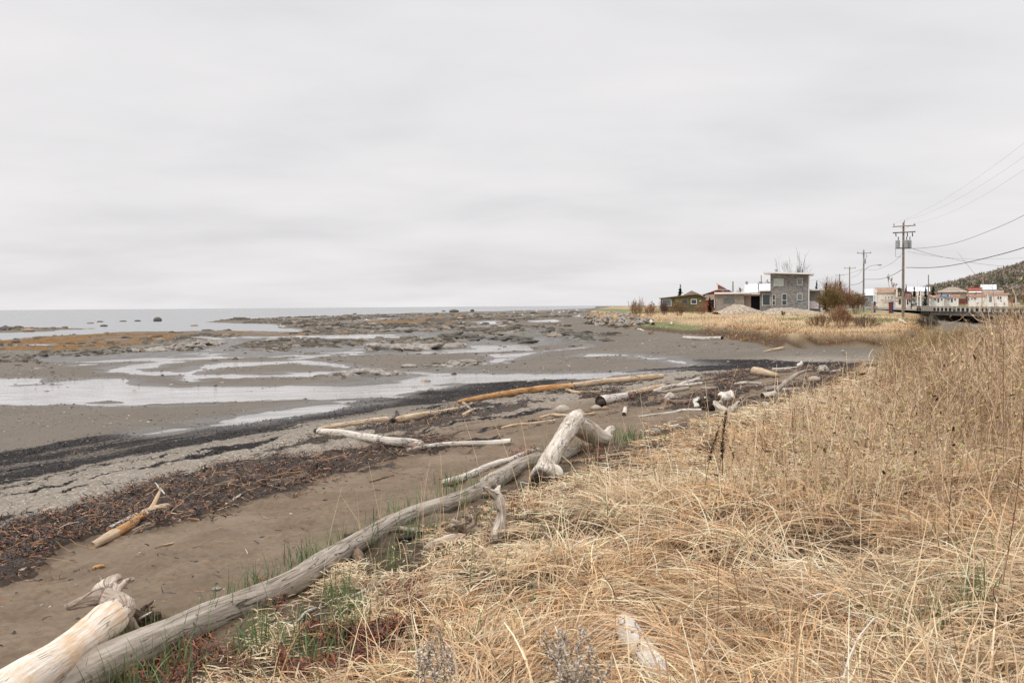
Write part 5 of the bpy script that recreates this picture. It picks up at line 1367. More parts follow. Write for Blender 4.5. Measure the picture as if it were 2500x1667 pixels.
rw = MB(); a0_, a1_ = h.at(1817, 722), h.at(1832.7, 764); rw.box(a0_[0] + .004, a1_[0], 1.0, 6.5, -.6, h.z(722, 1825)); rw.build('recess_wall', B_BEIGE, h.e)
h.box('recess_lintel', B_BEIGE, 1817.1, 1832.7, 717.5, 722, -.3, 6.5)
h.box('wing_roof', B_WHITE, 1745, 1833, 713.7, 717.2, -.9, 7)
h.box('carport_roof', B_WHITE, 1833.2, 1855, 715.6, 718.4, -.2, 6.5)
h.box('carport_lintel', B_BEIGE, 1833, 1855, 718.5, 722, .1, 6)
h.box('garage_shade_block', B_DARK, 1833, 1855, 722.2, 757, 1.6, 6)  # solid near-black block in place of the shade inside the garage
h.box('annex_wall', B_SHIN, 1976.4, 2004, 709.5, 764, 1.2, D - 1)
h.box('annex_roof', B_WHITE, 1976.4, 2014, 705.8, 709, .3, D - .5)
h.box('white_panel', B_PLY, 1976.6, 1999, 735, 753.8, .95, 1.1)
for w in ((1890.3, 682, 1911.8, 696.8, B_GLASS2, None), (1947, 680.3, 1958.2, 695.3, B_GLASS3, None), (1947, 717.4, 1958, 732.3, B_GLASS3, None),
          (1910, 718, 1920.5, 744.6, B_GLASS, 733), (1886.2, 720, 1892.2, 744.6, B_GLASS, 733.5)):
    h.window(*w[:4], B_CREAM, w[4], 0, .07, split=w[5])
h.window(1862, 719, 1879.4, 744.8, B_CREAM, B_GLASS, .35, .08)
h.window(1767.5, 728.5, 1792, 737.8, B_SHIN2, B_GLASS3, -.3, .05)
xg = h.x(1975, 700); g_ = MB(); g_.tube([(xg, -.12, -.3), (xg, -.12, h.z(673, 1975)), (xg + .5, -.3, h.z(669, 1975))], .085); g_.build('downpipe', B_WHITE, h.e)

# gravel heaps before it
def heap(label, pxs, dist, mat, seed, name='gravel_heap'):
    pts = [P(px, py, dist) for px, py in pxs]; nx, ny = 60, 26
    xs = np.linspace(pts[0][0], pts[-1][0], nx); dep = 4.5
    prof = np.interp(xs, [p[0] for p in pts], [p[2] for p in pts])
    ys = dist + np.linspace(-dep, dep, ny); X, Y = np.meshgrid(xs, ys)
    base = HZ(X, Y) - .1; k = np.clip(1 - ((Y - dist) / dep) ** 2, 0, 1) ** .8
    Z = base + np.maximum(prof[None, :] - base, 0) * k + (fbm(X * 1.5, Y * 1.5, seed, 3) - .5) * .25 * k
    i = np.arange(nx * ny).reshape(ny, nx); f = np.stack([i[:-1, :-1], i[:-1, 1:], i[1:, 1:], i[1:, :-1]], -1).reshape(-1, 4)
    o = mesh_np(name, np.stack([X, Y, Z], -1).reshape(-1, 3), f, [mat], smooth=True); tag(o, label, 'gravel heap', 'gravel heaps by the grey house'); return o
t = T("heap_gravel"); v = t.coord(); cc = t.rgb(t.voro(v, 5.0, 1)); t.base(t.mix(t.step(cc[0], .1, 1), (.24, .19, .14), (.50, .42, .335))); t.bump(cc[1], .6, .06); M_HEAP = t.m
heap("tall rounded gravel heap standing before the low wing of the grey house", [(1748, 762), (1765, 757), (1780, 748), (1795, 743), (1812, 744), (1830, 750), (1848, 758), (1866, 763)], 147, M_HEAP, 401)
heap("long low gravel heap before the tall block of the grey house", [(1855, 763), (1875, 757), (1893, 752), (1915, 751), (1945, 753), (1975, 757), (1995, 762)], 145, M_HEAP, 403)

# low olive house with a long sloping roof
h = Site('house', 1668, 215, "low olive brown bungalow with one long sloping eave, half hidden by bushes", 'house')
pr = [h.at(1613.5, 762), h.at(1723, 762), h.at(1723, 728), h.at(1706, 719.5), h.at(1693, 719.3), h.at(1613.5, 728.5)]
MB().prism([(p[0], p[1] - .1) for p in pr], 0, 9).build('wall', B_OLIVE, h.e)
rf = MB().slope(h.at(1609, 727.6), h.at(1694, 717.8), .16, -.5, 9.5).slope(h.at(1694.2, 717.8), h.at(1706, 718.2), .16, -.5, 9.5).slope(h.at(1706.2, 718.2), h.at(1727.5, 727), .16, -.5, 9.5)
rf.build('roof', B_BROWNR, h.e)
rr_ = [h.at(1669, 719.5), h.at(1714, 719.5), h.at(1688.6, 708.6)]
MB().prism([(p[0], p[1]) for p in rr_], 3.4, 9.4).build('upper_roof', B_TANR, h.e)
h.window(1688, 731.6, 1700, 741.2, B_WHITE, B_GLASS, 0, .12); h.window(1617.5, 731.5, 1638, 746, B_WHITE, B_GLASS3, 0, .1, split=None); h.window(1664, 731.8, 1679, 750, B_ORW, B_GLASS, 0, .1)
h.box('wall_lamp', B_WHITE, 1708, 1711.5, 733.5, 736, -.12, 0)
# red house behind
h = Site('house', 1752, 235, "red house with a steep single slope clerestory and white roof edges", 'house')
pr = [h.at(1716, 764), h.at(1791, 764), h.at(1791, 714.5), h.at(1779, 709.5), h.at(1749, 708.5), h.at(1716, 719)]
MB().prism(pr, 0, 9).build('wall', B_RED, h.e)
MB().slope(h.at(1713.5, 719), h.at(1749.5, 706.8), .14, -.6, 9.6).slope(h.at(1749.7, 706.8), h.at(1778, 706.2), .14, -.6, 9.6).slope(h.at(1778.2, 706.2), h.at(1793, 713.8), .14, -.6, 9.6).build('roof', B_METAL, h.e)
pr = [h.at(1752.3, 706.4), h.at(1776, 705.8), h.at(1752.3, 693)]
MB().prism(pr, .6, 8).build('clerestory_wall', B_RED2, h.e)
MB().slope(h.at(1748.6, 689.8), h.at(1778.5, 705), .26, 0, 8.6).build('clerestory_roof', B_METAL, h.e)
q = h.at(1765.3, 712.3); MB().box(q[0] - .28, q[0] + .28, -.08, 0, q[1] - .28, q[1] + .28).build('window', B_WHITE, h.e)
MB().tube([(q[0], -.11, q[1]), (q[0], -.06, q[1])], .16, 12).build('window', B_DARK, h.e)
h.box('lower_wall', B_BEIGE, 1721, 1745, 719, 733, -.4, -.02); h.box('porch_shade_panel', B_DARK, 1737, 1745, 731, 750, -.42, -.41); h.box('porch_post', B_WHITE, 1743.5, 1745, 731, 752, -.6, -.45)  # thin dark sheet on the wall stands for the porch's inner shade
# house with white metal roof behind
h = Site('house', 1851, 262, "house behind the grey one, showing only a pale metal roof and a chimney", 'house')
MB().slope(h.at(1818, 715), h.at(1818.01, 692.4), .01, 0, .01).build('gable_trim', B_WHITE, h.e)
a, b = h.at(1818, 714), h.at(1886, 691.8)
m = MB(); z0, z1 = a[1], b[1]; m.add([(a[0], 0, z0), (b[0], 0, z0), (b[0], 4.5, z1), (a[0], 4.5, z1), (b[0], 9, z0), (a[0], 9, z0)], [(0, 1, 2, 3), (3, 2, 4, 5), (0, 3, 5), (1, 4, 2), (0, 5, 4, 1)])
rfo = m.build('roof', B_METAL, h.e); MB().box(a[0] + .2, b[0] - .2, .4, 8.6, -.5, z0 - .01).build('wall', B_WSID, h.e)
q = h.at(1822.5, 696); MB().box(q[0] - .3, q[0] + .3, 4.2, 4.8, q[1] - .4, h.z(686, 1822)).build('chimney', B_CONC, rfo)

# cream building with brown shingle roof, houses and motel beyond the road
def gable_house(label, pxc, dist, x0, x1, eave, ridge, base, wall, roof, dep=8, name='house', wins=(), along=True, cat='house', over=.35, group=None):
    h = Site(name, pxc, dist, label, cat, group)
    a, b = h.at(x0, eave), h.at(x1, eave); zr = h.z(ridge); ze = a[1]; zb = min(h.z(base), 0) - .6
    if along:      # ridge parallel to the front
        MB().box(a[0], b[0], 0, dep, zb, ze).build('wall', wall, h.e)
        m = MB(); m.add([(a[0] - over, -over, ze), (b[0] + over, -over, ze), (b[0] + over, dep / 2, zr), (a[0] - over, dep / 2, zr), (b[0] + over, dep + over, ze), (a[0] - over, dep + over, ze)],
                        [(0, 1, 2, 3), (3, 2, 4, 5), (0, 3, 5), (1, 4, 2), (0, 5, 4, 1)]); m.build('roof', roof, h.e)
    else:          # gable end to the front
        c = (a[0] + b[0]) / 2
        MB().prism([(a[0], zb), (b[0], zb), (b[0], ze), (c, zr - .12), (a[0], ze)], 0, dep).build('wall', wall, h.e)
        MB().slope((a[0] - over, ze - .15), (c, zr), .14, -over, dep + over).slope((c, zr), (b[0] + over, ze - .15), .14, -over, dep + over).build('roof', roof, h.e)
    for w in wins: h.window(w[0], w[1], w[2], w[3], B_WHITE if len(w) < 5 else w[4], B_GLASS, 0, .08)
    return h
h = gable_house("cream building with a big brown shingled roof and small windows across the road", 2162, 262, 2139, 2186.5, 715.3, 701.5, 739, B_CREAM, B_BROWNR, 9, wins=[(2161.5, 723.5, 2163, 728), (2168.5, 723.5, 2170, 728.5), (2176.5, 723, 2178, 728)])
h.box('stair_rail', B_MAROON, 2150, 2179, 732.8, 733.6, -.5, -.35); h.box('front_gable', B_WHITE, 2132, 2141, 706, 739, -.2, 0); h.window(2133.6, 722, 2136.2, 730, B_WHITE, B_GLASS2, -.2, .1)
gable_house("grey green barn with a white metal roof beyond the cream building", 2124, 285, 2111, 2136, 721.5, 705, 738, B_GREY, B_METAL, 10, wins=[(2112, 728.5, 2121, 733)], name='barn', cat='barn')
h = gable_house("dark olive house with one cream framed window behind the near pole", 2198, 258, 2187.5, 2203.5, 706, 701.5, 726, B_OLIV2, B_TANR, 8, wins=[(2192.5, 715.5, 2195.5, 720, B_CREAM)], along=False)
h.box('corner_board', B_CREAM, 2187.3, 2191.5, 703, 726, -.3, -.05)
gable_house("low cream house front with a dark green door beside the near pole", 2196, 250, 2186.5, 2214, 727, 724, 742, B_CREAM, B_BROWNR, 6, wins=[(2185.9, 733.5, 2189, 736.5), (2190.5, 733.5, 2192.7, 736.5), (2195, 731, 2199, 742, B_OLIV2)])
gable_house("long pale building with a white metal roof behind the spruces", 2236, 300, 2214, 2268, 712, 700, 738, B_WSID, B_METAL, 12, name='long_building', cat='building')
# beige hip roofed house
h = Site('house', 2325, 292, "large beige house with a broad hipped roof behind the motel", 'house')
a, b = h.at(2291, 712), h.at(2358.5, 712); ze = a[1]; zr = h.z(699.5)
MB().box(a[0], b[0], 0, 12, -.5, ze).build('wall', B_STONEW, h.e)
c1, c2 = h.at(2318, 700)[0], h.at(2332, 700)[0]
rf = MB().add([(a[0] - .5, -.5, ze), (b[0] + .5, -.5, ze), (b[0] + .5, 12.5, ze), (a[0] - .5, 12.5, ze), (c1, 6, zr), (c2, 6, zr)], [(0, 1, 5, 4), (1, 2, 5), (2, 3, 4, 5), (3, 0, 4), (0, 3, 2, 1)]).build('roof', B_TANR, h.e)
MB().box(c1 + .6, c1 + 1.1, 5.7, 6.3, zr - .3, zr + .7).build('chimney', B_CONC, rf)
h.box('eave_board', B_CREAM, 2289, 2360.5, 711.2, 712.4, -.62, -.5); h.window(2296, 714.5, 2301, 719.5, B_WHITE, B_GLASS, 0, .1); h.box('pale_front', B_BEIGE, 2303, 2324, 714, 722, -.15, 0)
gable_house("dark shingled house with a pale metal roof above the red sign", 2412, 300, 2397, 2430, 707.5, 694, 722, B_SHIN, B_METAL, 11)
gable_house("little blue grey shed with a pale metal roof under the red sign", 2378, 285, 2366, 2394, 714.5, 710, 722, B_GREY, B_METAL, 6, name='shed', cat='shed')
gable_house("tan roofed house with a white gable beside the dark shingled one", 2426, 278, 2402, 2448, 715, 709, 735, B_WSID, B_TANR, 8)
# motel cabins: a long white row with red brown roofs
gm = "white motel cabins in a row"
for k, (x0, x1, lab) in enumerate([(2203, 2240, "white motel cabin half hidden by the brown notice board and the near pole"), (2240, 2273, "white motel cabin behind the two thin flagpoles"),
                                   (2273, 2306, "white motel cabin under the blue arrow sign"), (2306, 2341, "last white motel cabin before the hipped beige house")]):
    hh = gable_house(lab, (x0 + x1) / 2, 272, x0, x1 - .8, 725.2, 719.5, 742.5, B_WSID, B_REDR, 6, name='motel_cabin', cat='cabin', group=gm,
                     wins=[(x0 + 8, 729, x0 + 12, 733), (x0 + 24, 729, x0 + 28, 733), (x0 + 17, 729, x0 + 19.5, 737, B_GREY)])
    c = hh.at(x0 + 5, 724)[0]; MB().prism([(c - .9, hh.z(725)), (c + .9, hh.z(725)), (c, hh.z(722))], -.9, -.02).build('porch_roof', B_WHITE, hh.e)
h = gable_house("white motel office with a red brown roof behind the red sign posts", 2390, 258, 2363, 2413, 723.3, 717.2, 742.5, B_WSID, B_REDR, 7, name='motel_office', cat='motel', wins=[(2363.8, 727.5, 2366.5, 733), (2371.5, 727, 2374.5, 731), (2377.5, 727, 2383.5, 730.5)])
h.box('side_porch', B_MAROON, 2341, 2362, 729, 742, .3, 5)
h = gable_house("white house end with a dark four pane window beside the motel office", 2438, 252, 2410, 2461, 719.8, 715.3, 738, B_WSID, B_REDR, 8, wins=[(2435.5, 724.3, 2439, 730), (2441.4, 724.3, 2445, 730)])
h.box('door', B_GREY, 2415, 2421.5, 724, 737, -.12, 0)
# road
q = np.array(road_l, float); dd = np.gradient(q, axis=0); dd /= np.linalg.norm(dd, axis=1)[:, None]; nn = np.stack([dd[:, 1], -dd[:, 0]], -1)
cc_, _r = spline(np.c_[q, np.zeros(len(q))], np.ones(len(q)), 90); dd = np.gradient(cc_[:, :2], axis=0); dd /= np.linalg.norm(dd, axis=1)[:, None]; nn = np.stack([dd[:, 1], -dd[:, 0]], -1)
def road_z(y): return np.interp(y, [60, 122, 152, 220, 330, 440], [1.55, 1.35, 1.35, 1.5, 2.0, 2.4]) + .06
def strip(name, o0, o1, dz, mat):
    v = []; zz = road_z(cc_[:, 1]) + dz
    for o_ in np.linspace(o0, o1, 3): v.append(np.c_[cc_[:, :2] + nn * o_, zz])
    V = np.stack(v, 1).reshape(-1, 3); i = np.arange(len(cc_) * 3).reshape(-1, 3)
    return mesh_np(name, V, np.stack([i[:-1, :-1], i[:-1, 1:], i[1:, 1:], i[1:, :-1]], -1).reshape(-1, 4), [mat])
M_ASPH = simple("asphalt", (.20, .19, .185), .9, .15, 1.5)
tag(strip('road', -.2, 8.0, 0, M_ASPH), "grey asphalt road crossing the bridge and running past the motel", 'road', kind='structure')
tag(strip('road_line', .25, .40, .012, B_WHITE), kind='structure'); tag(strip('road_centre_line', 3.85, 4.0, .012, B_AMBER), kind='structure')

# bridge with its guard rail
b0, b1 = np.array([46.5, 62.0]), np.array([64.0, 154.0])
e_ = empty('bridge', (0, 0, 0)); tag(e_, "low concrete road bridge with a post and rail guard over the creek mouth", 'bridge')
pa, pb = P(2276, 761, 152), P(2440, 766, 122)
dr = (pb - pa); Ld = np.linalg.norm(dr[:2]); ux = dr[:2] / Ld; uy = np.array([-ux[1], ux[0]]); uy = uy if uy[0] > 0 else -uy
Lx = Ld * 1.35; z_d = 1.33
M4 = Matrix(((ux[0], uy[0], 0, pa[0]), (ux[1], uy[1], 0, pa[1]), (0, 0, 1, z_d), (0, 0, 0, 1)))
def bpart(m, name, mat, par=e_):
    o = m.build(name, mat, par); o.matrix_local = M4; return o
bpart(MB().box(0, Lx, -.25, 8.6, -.50, -.02), 'deck_beam', B_CONC)
bpart(MB().box(-1.5, 1.2, -.1, 8.4, -2.6, -.51), 'abutment', B_CONC); bpart(MB().box(Lx * .62, Lx * .62 + .8, .3, 8.2, -2.8, -.51), 'pier', B_CONC)
bpart(MB().box(1.25, Lx * .62 - .05, 7.9, 8.3, -2.5, -.51), 'painted_underside_shade', B_DARK)  # near-black panel added to stand for the shade under the deck
rl = MB().box(-.2, Lx, .02, .12, .56, .70).box(-.2, Lx, -.04, .01, .55, .71)
bpart(rl, 'guard_rail', B_STEEL)
nP = 20
for k in range(nP):
    xk = k * Lx / nP + .1
    po = bpart(MB().box(xk, xk + .34, .13, .40, -.02, .74), 'post', B_NAVY)
    o = MB().box(xk + .05, xk + .27, .10, .32, .742, .82).build('reflector', B_AMBER, po)
for k in range(5):                                            # approach posts before the bridge
    xk = -6.5 + k * 1.35
    o = MB().box(-.16, .16, -.13, .13, -.5, .80).build('guard_post', B_CONC, None); w = M4 @ Vector((xk, .2, 0)); o.location = w
    tag(o, "short weathered wooden post in the row leading up to the bridge rail", 'post', "posts before the bridge rail")

# utility poles
POLES = [(46.3, 118.0, 543, 2206, 2.6, "tall wooden utility pole with two crossarms and three grey transformers"),
         (62.0, 176.0, 612, 2109, 2.4, "wooden utility pole with one transformer and a curved street lamp arm"),
         (85.4, 252.0, 652, 2074.5, 2.9, "plain wooden utility pole with one crossarm beyond the lamp pole"),
         (103.5, 315.0, 669.5, 2050, 2.7, "most distant wooden utility pole, rising behind the brown thicket")]
TOPS = []
for k, (xx, yy, ty, tx, aw, lab) in enumerate(POLES):
    g = float(HZ(xx, yy)); top = P(tx, ty, yy); xx = top[0]; H_ = top[2] - g
    e_ = empty('utility_pole', (xx, yy, g)); tag(e_, lab, 'utility pole', 'wooden utility poles along the road')
    MB().tube([(0, 0, -.4), (0, 0, H_ * .5), (0, 0, H_)], [.17, .15, .115], 10).build('shaft', B_POLE, e_)
    r_az = math.atan2(16, 58)
    def arm(z, w, name='crossarm', tilt=.0, aw_=.06):
        m = MB(); c, s_ = math.cos(-r_az * .5), math.sin(-r_az * .5)
        m.tube([(-w * c, -w * s_ - .2, z - tilt), (w * c, w * s_ - .2, z + tilt)], aw_, 6); return m.build(name, B_POLE, e_)
    zt = H_ - (.45 if k < 2 else .3); A = arm(zt, aw / 2, tilt=.06 if k == 0 else 0)
    MB().tube([(-.6, -.2, zt), (0, -.17, zt - .45), (.6, -.2, zt)], .02, 5).build('brace', B_STEEL, A)
    for u in (-aw / 2 * .93, .1 if k == 0 else 0, aw / 2 * .93):
        zz = zt + .05 if abs(u) > .2 else H_
        MB().tube([(u, -.2 if abs(u) > .2 else 0, zz), (u, -.2 if abs(u) > .2 else 0, zz + .14), (u, -.2 if abs(u) > .2 else 0, zz + .26)], [.03, .09, .05], 7).build('insulator', B_STEEL, e_)
    if k == 0:
        z2 = H_ - 1.18; A2 = arm(z2, 1.28, tilt=.05, aw_=.085)
        for u in (-1.0, .35, .95): MB().tube([(u, -.25, z2 - .06), (u + .02, -.28, z2 - .5)], [.05, .06], 6).build('cutout_fuse', B_BLACK, A2)
        zt2 = H_ - 2.55
        for u, dy in ((-.72, -.1), (.1, -.55), (.66, -.1)):
            tr = MB().tube([(u, dy, zt2 - .48), (u, dy, zt2 + .38), (u, dy, zt2 + .46)], [.25, .25, .20], 12).build('transformer', B_STEEL, e_)
            MB().tube([(u + .07, dy, zt2 + .46), (u + .08, dy, zt2 + .85)], .05, 6).build('bushing', B_BLACK, tr)
        MB().box(-.9, .85, -.12, .12, zt2 - .55, zt2 - .44).build('bracket', B_BLACK, e_)
        MB().tube([(-.95, -.1, zt2 - .5), (-.95, -.1, zt2 - 1.5), (-.3, -.1, zt2 - 1.55)], .018, 5).build('lead', B_BLACK, e_)
    if k == 1:
        q1 = [P(2111, 660, yy), P(2120, 652, yy), P(2132, 648, yy), P(2146, 647, yy)]; o_ = np.array([xx, yy, g])
        MB().tube(spline([p - o_ for p in q1], [.05] * 4, 14)[0], .05, 6).build('lamp_arm', B_STEEL, e_)
        lp = q1[-1] - o_; MB().tube([lp + [-.25, 0, 0], lp + [.1, 0, .02], lp + [.5, 0, -.02]], [.08, .15, .09], 8).build('lamp_head', B_STEEL, e_)
        tr = MB().tube([(.02, -.35, H_ - 2.3), (.02, -.35, H_ - 1.5), (.02, -.35, H_ - 1.42)], [.24, .24, .19], 12).build('transformer', B_STEEL, e_)
        MB().tube([(.3, -.1, H_ - .9), (.5, -.1, H_ - .8), (.5, -.1, H_ - 1.1), (.3, -.1, H_ - 1.3)], .04, 5).build('switch_hook', B_BLACK, e_)
    TOPS.append(np.array([xx, yy, g + H_]))
# wires
def wire(label, pts, rad, mat=None, sag=0.0, group=None, name='overhead_wire', cat='wire'):
    pts = [np.array(p, float) for p in pts]; out = []
    for a, b in zip(pts[:-1], pts[1:]):
        for k in range(24):
            u = k / 24; p = a * (1 - u) + b * u; p[2] -= sag * 4 * u * (1 - u); out.append(p)
    out.append(pts[-1]); o = MB().tube(out, rad, 5).build(name, mat or B_WIRE, None); tag(o, label, cat, group); return o
t0_ = TOPS[0]
for k, (dx, py, nm) in enumerate(((-1.2, 350, "highest"), (.1, 383, "middle"), (1.2, 415, "lowest"))):
    s0 = t0_ + [dx, -.2, .25 if k == 1 else -.1]; q = P(2500, py, 62 - k * 1.5); d_ = (q - s0); end = s0 + d_ * 1.35 + np.array([0, 0, .5])
    mid = q
    u = np.linspace(0, 1.35, 30); L_ = s0[None] + d_[None] * u[:, None]; L_[:, 2] += -1.1 * 4 * (u / 1.35) * (1 - u / 1.35) + 1.1 * 4 * (1 / 1.35) * (1 - 1 / 1.35) * u
    o = MB().tube(L_, .006, 4).build('overhead_wire', B_WIREG, None); tag(o, f"{nm} of the three faint power lines rising from the top of the near pole", 'wire', 'power lines of the near pole')
def wire_px(label, p, rad, mat=None, group='cables between the poles'):
    w = [P(*q) for q in p]; c, _ = spline(w, np.ones(len(w)), 40); o = MB().tube(c, rad, 5).build('overhead_wire', mat or B_WIRE, None); tag(o, label, 'wire', group)
wire_px("grey cable curving steeply up from below the transformers of the near pole", [(2220, 607, 118), (2260, 605, 111), (2330, 594, 100), (2420, 562, 88), (2505, 523, 78), (2620, 455, 66)], .018)
wire_px("thick dark cable sagging from the middle of the near pole", [(2212, 653, 118), (2270, 653.5, 109), (2330, 647, 100), (2420, 627, 88), (2505, 603, 78), (2620, 560, 66)], .034)
wire_px("cable crossing down from the near pole towards the wooded hill", [(2220, 604, 118), (2270, 620, 135), (2330, 633, 155), (2400, 645, 185), (2470, 651.5, 215), (2540, 655, 240)], .022)
wire_px("thin cable running almost level from the near pole", [(2216, 614, 118), (2270, 624, 128), (2340, 631, 140), (2420, 632.5, 155), (2505, 629, 170), (2620, 620, 190)], .016, B_WIREG)
wire_px("thin cable looping from the near pole down to the street lamp arm", [(2203, 619, 118), (2185, 637, 128), (2160, 651, 145), (2135, 659, 160), (2112, 657, 176)], .02, B_WIREG)
wire_px("dark cable from the near pole to the lamp pole", [(2204, 657, 118), (2180, 671, 130), (2150, 681, 150), (2111, 682, 176)], .032)
wire_px("dark cable from the lamp pole to the plain pole beyond", [(2108, 685, 176), (2095, 693, 205), (2076, 696, 252)], .04)
wire_px("upper thin wire from the lamp pole over the plain pole to the distant pole", [(2106, 657, 176), (2085, 664, 220), (2060, 671, 300), (2030, 677, 340), (1980, 684, 380), (1900, 690, 430)], .03, B_WIREG)
wire_px("thin wire dropping from the lamp pole to the plain pole", [(2106, 657, 176), (2095, 670, 200), (2077, 679, 252)], .025, B_WIREG)
wire_px("cable from the plain pole down behind the thicket", [(2074, 697, 252), (2066, 704, 280), (2058, 708, 315)], .04)

# small poles, flagpoles, signs, bins
def post(label, px, y0, y1, d, rad, mat, name='flagpole', cat='pole', group=None):
    a = P(px, y1, d); b = P(px, y0, d); g = HZ(a[0], a[1]); a[2] = min(a[2], g) - .2
    e_ = MB().tube([a, (a + b) / 2, b], [rad, rad * .9, rad * .7], 7).build(name, mat, None); tag(e_, label, cat, group); return e_
post("bare wooden service pole standing behind the bridge approach", 2267, 671, 746, 190, .13, B_POLE, 'service_pole')
post("white flagpole before the motel cabins", 2240.5, 683, 744, 235, .10, B_WHITE)
post("thin grey signpost rising beside the bridge approach posts", 2251, 711, 748, 185, .08, B_STEEL, 'signpost')
post("white flagpole doubled beside the grey signpost", 2248, 711, 742, 230, .16, B_WHITE)
post("white gate post standing in the pipe fence before the motel office", 2411, 718, 746, 205, .14, B_WHITE, 'gate_post', 'post')
post("white post at the far end of the pipe fence", 2480.5, 723, 743, 205, .11, B_WHITE, 'gate_post', 'post')
post("pole behind the tan roofed house", 2439.5, 693, 712, 300, .13, B_POLE, 'service_pole')
post("wooden pole with a dark top behind the red house's roof", 1789.5, 687, 712, 250, .2, B_POLE, 'service_pole')
post("grey pole rising behind the pale metal roof", 1858.7, 672, 712, 275, .16, B_POLE, 'service_pole')
post("short grey pole against the pale metal roof", 1851.5, 692, 716, 240, .17, B_POLE, 'service_pole')
post("thin dark mast among the bushes by the olive bungalow", 1592, 734, 754, 190, .09, B_POLE, 'mast', 'mast')
e_ = Site('pipe_fence', 2430, 206, "low white pipe fence before the motel office", 'fence')
m = MB(); za = e_.z(741.5); xa, xb = e_.x(2364), e_.x(2490); m.tube([(xa, 0, za), (xb, 0, za)], .09, 6); m.build('rail', B_WHITE, e_.e)
for px in (2366, 2386, 2430, 2455, 2475): MB().tube([(e_.x(px), 0, -.3), (e_.x(px), 0, za)], .08, 6).build('post', B_WHITE, e_.e)
def text(parent, s, size, x, z, y, mat):
    cu = bpy.data.curves.new('lettering', 'FONT'); cu.body = s; cu.size = size; cu.align_x = 'CENTER'; cu.align_y = 'CENTER'; cu.extrude = .01
    cu.materials.append(mat); o0 = bpy.data.objects.new('lettering', cu); C.objects.link(o0); bpy.context.view_layer.update()
    me = bpy.data.meshes.new_from_object(o0.evaluated_get(bpy.context.evaluated_depsgraph_get())); bpy.data.objects.remove(o0)
    o = bpy.data.objects.new('lettering', me); C.objects.link(o); o.parent = parent; o.location = (x, y, z); o.rotation_euler = (R(90), 0, 0); return o
B_TXT = simple("cream_lettering", (.80, .66, .52), .6, .05)
s = Site('motel_sign', 2381, 240, "tall red sign board on two posts reading vieux moulin", 'sign')
s.box('board', B_SIGNR, 2362.8, 2399, 702, 711, -.1, .1)
for px in (2363.5, 2397.5): MB().tube([(s.x(px), .15, -.4), (s.x(px), .15, s.z(702))], .11, 6).build('post', B_CONC, s.e)
w_ = s.x(2399) - s.x(2363); tx = text(s.e, "VIEUX MOULIN", .46, s.x(2381), s.z(706.4), -.12, B_TXT); tx.scale.x = .95
s = Site('arrow_sign', 2307, 238, "blue arrow shaped road sign with white writing before the motel", 'sign')
p = [s.at(2293, 724.5), s.at(2321, 724.6), s.at(2321, 719), s.at(2299, 719)]
bd = MB().prism(p, -.05, .05).build('board', B_SIGNB, s.e)
for zy, xa, xb in ((720.6, 2301, 2312), (722.6, 2298.5, 2311.5)):
    for j in np.arange(xa, xb, 1.25): MB().box(s.x(j), s.x(j + .95), -.062, -.051, s.z(zy + .55), s.z(zy - .45)).build('lettering', B_WHITE, bd)
q = s.at(2318.4, 721.8); MB().box(q[0] - .13, q[0] + .13, -.064, -.051, q[1] - .2, q[1] + .2).build('pictogram', B_WHITE, bd)
for px in (2302, 2316): MB().tube([(s.x(px), .1, -.4), (s.x(px), .1, s.z(719.2))], .05, 6).build('post', B_STEEL, s.e)
s = Site('notice_board', 2217, 185, "brown notice board with white lettered rows on two dark posts", 'sign')
s.box('board', B_MAROON, 2209.6, 2225.4, 715, 731, -.08, .08); q0, q1 = s.at(2209.6, 715), s.at(2225.4, 715)
MB().prism([q0, q1, (q1[0], q1[1] + .12), ((q0[0] + q1[0]) / 2, q1[1] + .35), (q0[0], q0[1] + .12)], -.08, .08).build('arched_top', B_MAROON, s.e)
for zy, x0_, x1_ in ((719, 2211, 2224), (722, 2210.5, 2213), (722, 2215, 2219), (722, 2221, 2224), (726, 2210.5, 2224)): s.box('lettering', B_PLY, x0_, x1_, zy - .5, zy + .4, -.10, -.081)
s.box('lower_plate', B_ORW, 2210, 2225, 728.4, 731, -.11, -.081)
for px in (2210, 2225): MB().tube([(s.x(px), .12, -.4), (s.x(px), .12, s.z(715))], .09, 6).build('post', B_BLACK, s.e)
def bin_(label, px, dist, w, y0, y1, mat, lidmat=None):
    s = Site('wheelie_bin', px, dist, label, 'bin', 'wheelie bins at the roadside'); a = s.at(px - w / 2, y0); hh = max(a[1], .9); wd = abs(a[0])
    b = MB().add([(-wd * .82, -.28, 0.05), (wd * .82, -.28, .05), (wd * .82, .28, .05), (-wd * .82, .28, .05), (-wd, -.36, hh), (wd, -.36, hh), (wd, .36, hh), (-wd, .36, hh)],
                 [(0, 3, 2, 1), (0, 1, 5, 4), (1, 2, 6, 5), (2, 3, 7, 6), (3, 0, 4, 7), (4, 5, 6, 7)]).build('body', mat, s.e)
    MB().box(-wd * 1.06, wd * 1.06, -.42, .40, hh + .004, hh + .09).build('lid', lidmat or mat, s.e)
    for u in (-wd * .8, wd * .8): MB().tube([(u - .04, .30, .1), (u + .04, .30, .1)], .1, 10).build('wheel', B_BLACK, s.e)
bin_("maroon wheelie bin standing beside a blue one on the verge", 2174, 163, 9, 739, 752, B_MAROON)
bin_("blue wheelie bin partly behind the maroon one", 2179, 164.5, 5, 737.5, 752, B_BLUE)
bin_("brown wheelie bin with a white lid by the orange timber", 2130.5, 168, 6, 738.6, 752, B_BEIGE, B_WHITE)
bin_("blue wheelie bin behind the white lidded one", 2135.5, 170, 5, 736.8, 752, B_BLUE)
s = Site('timber_crate', 2137, 160, "low crate of raw orange timber on the verge before the bins", 'crate')
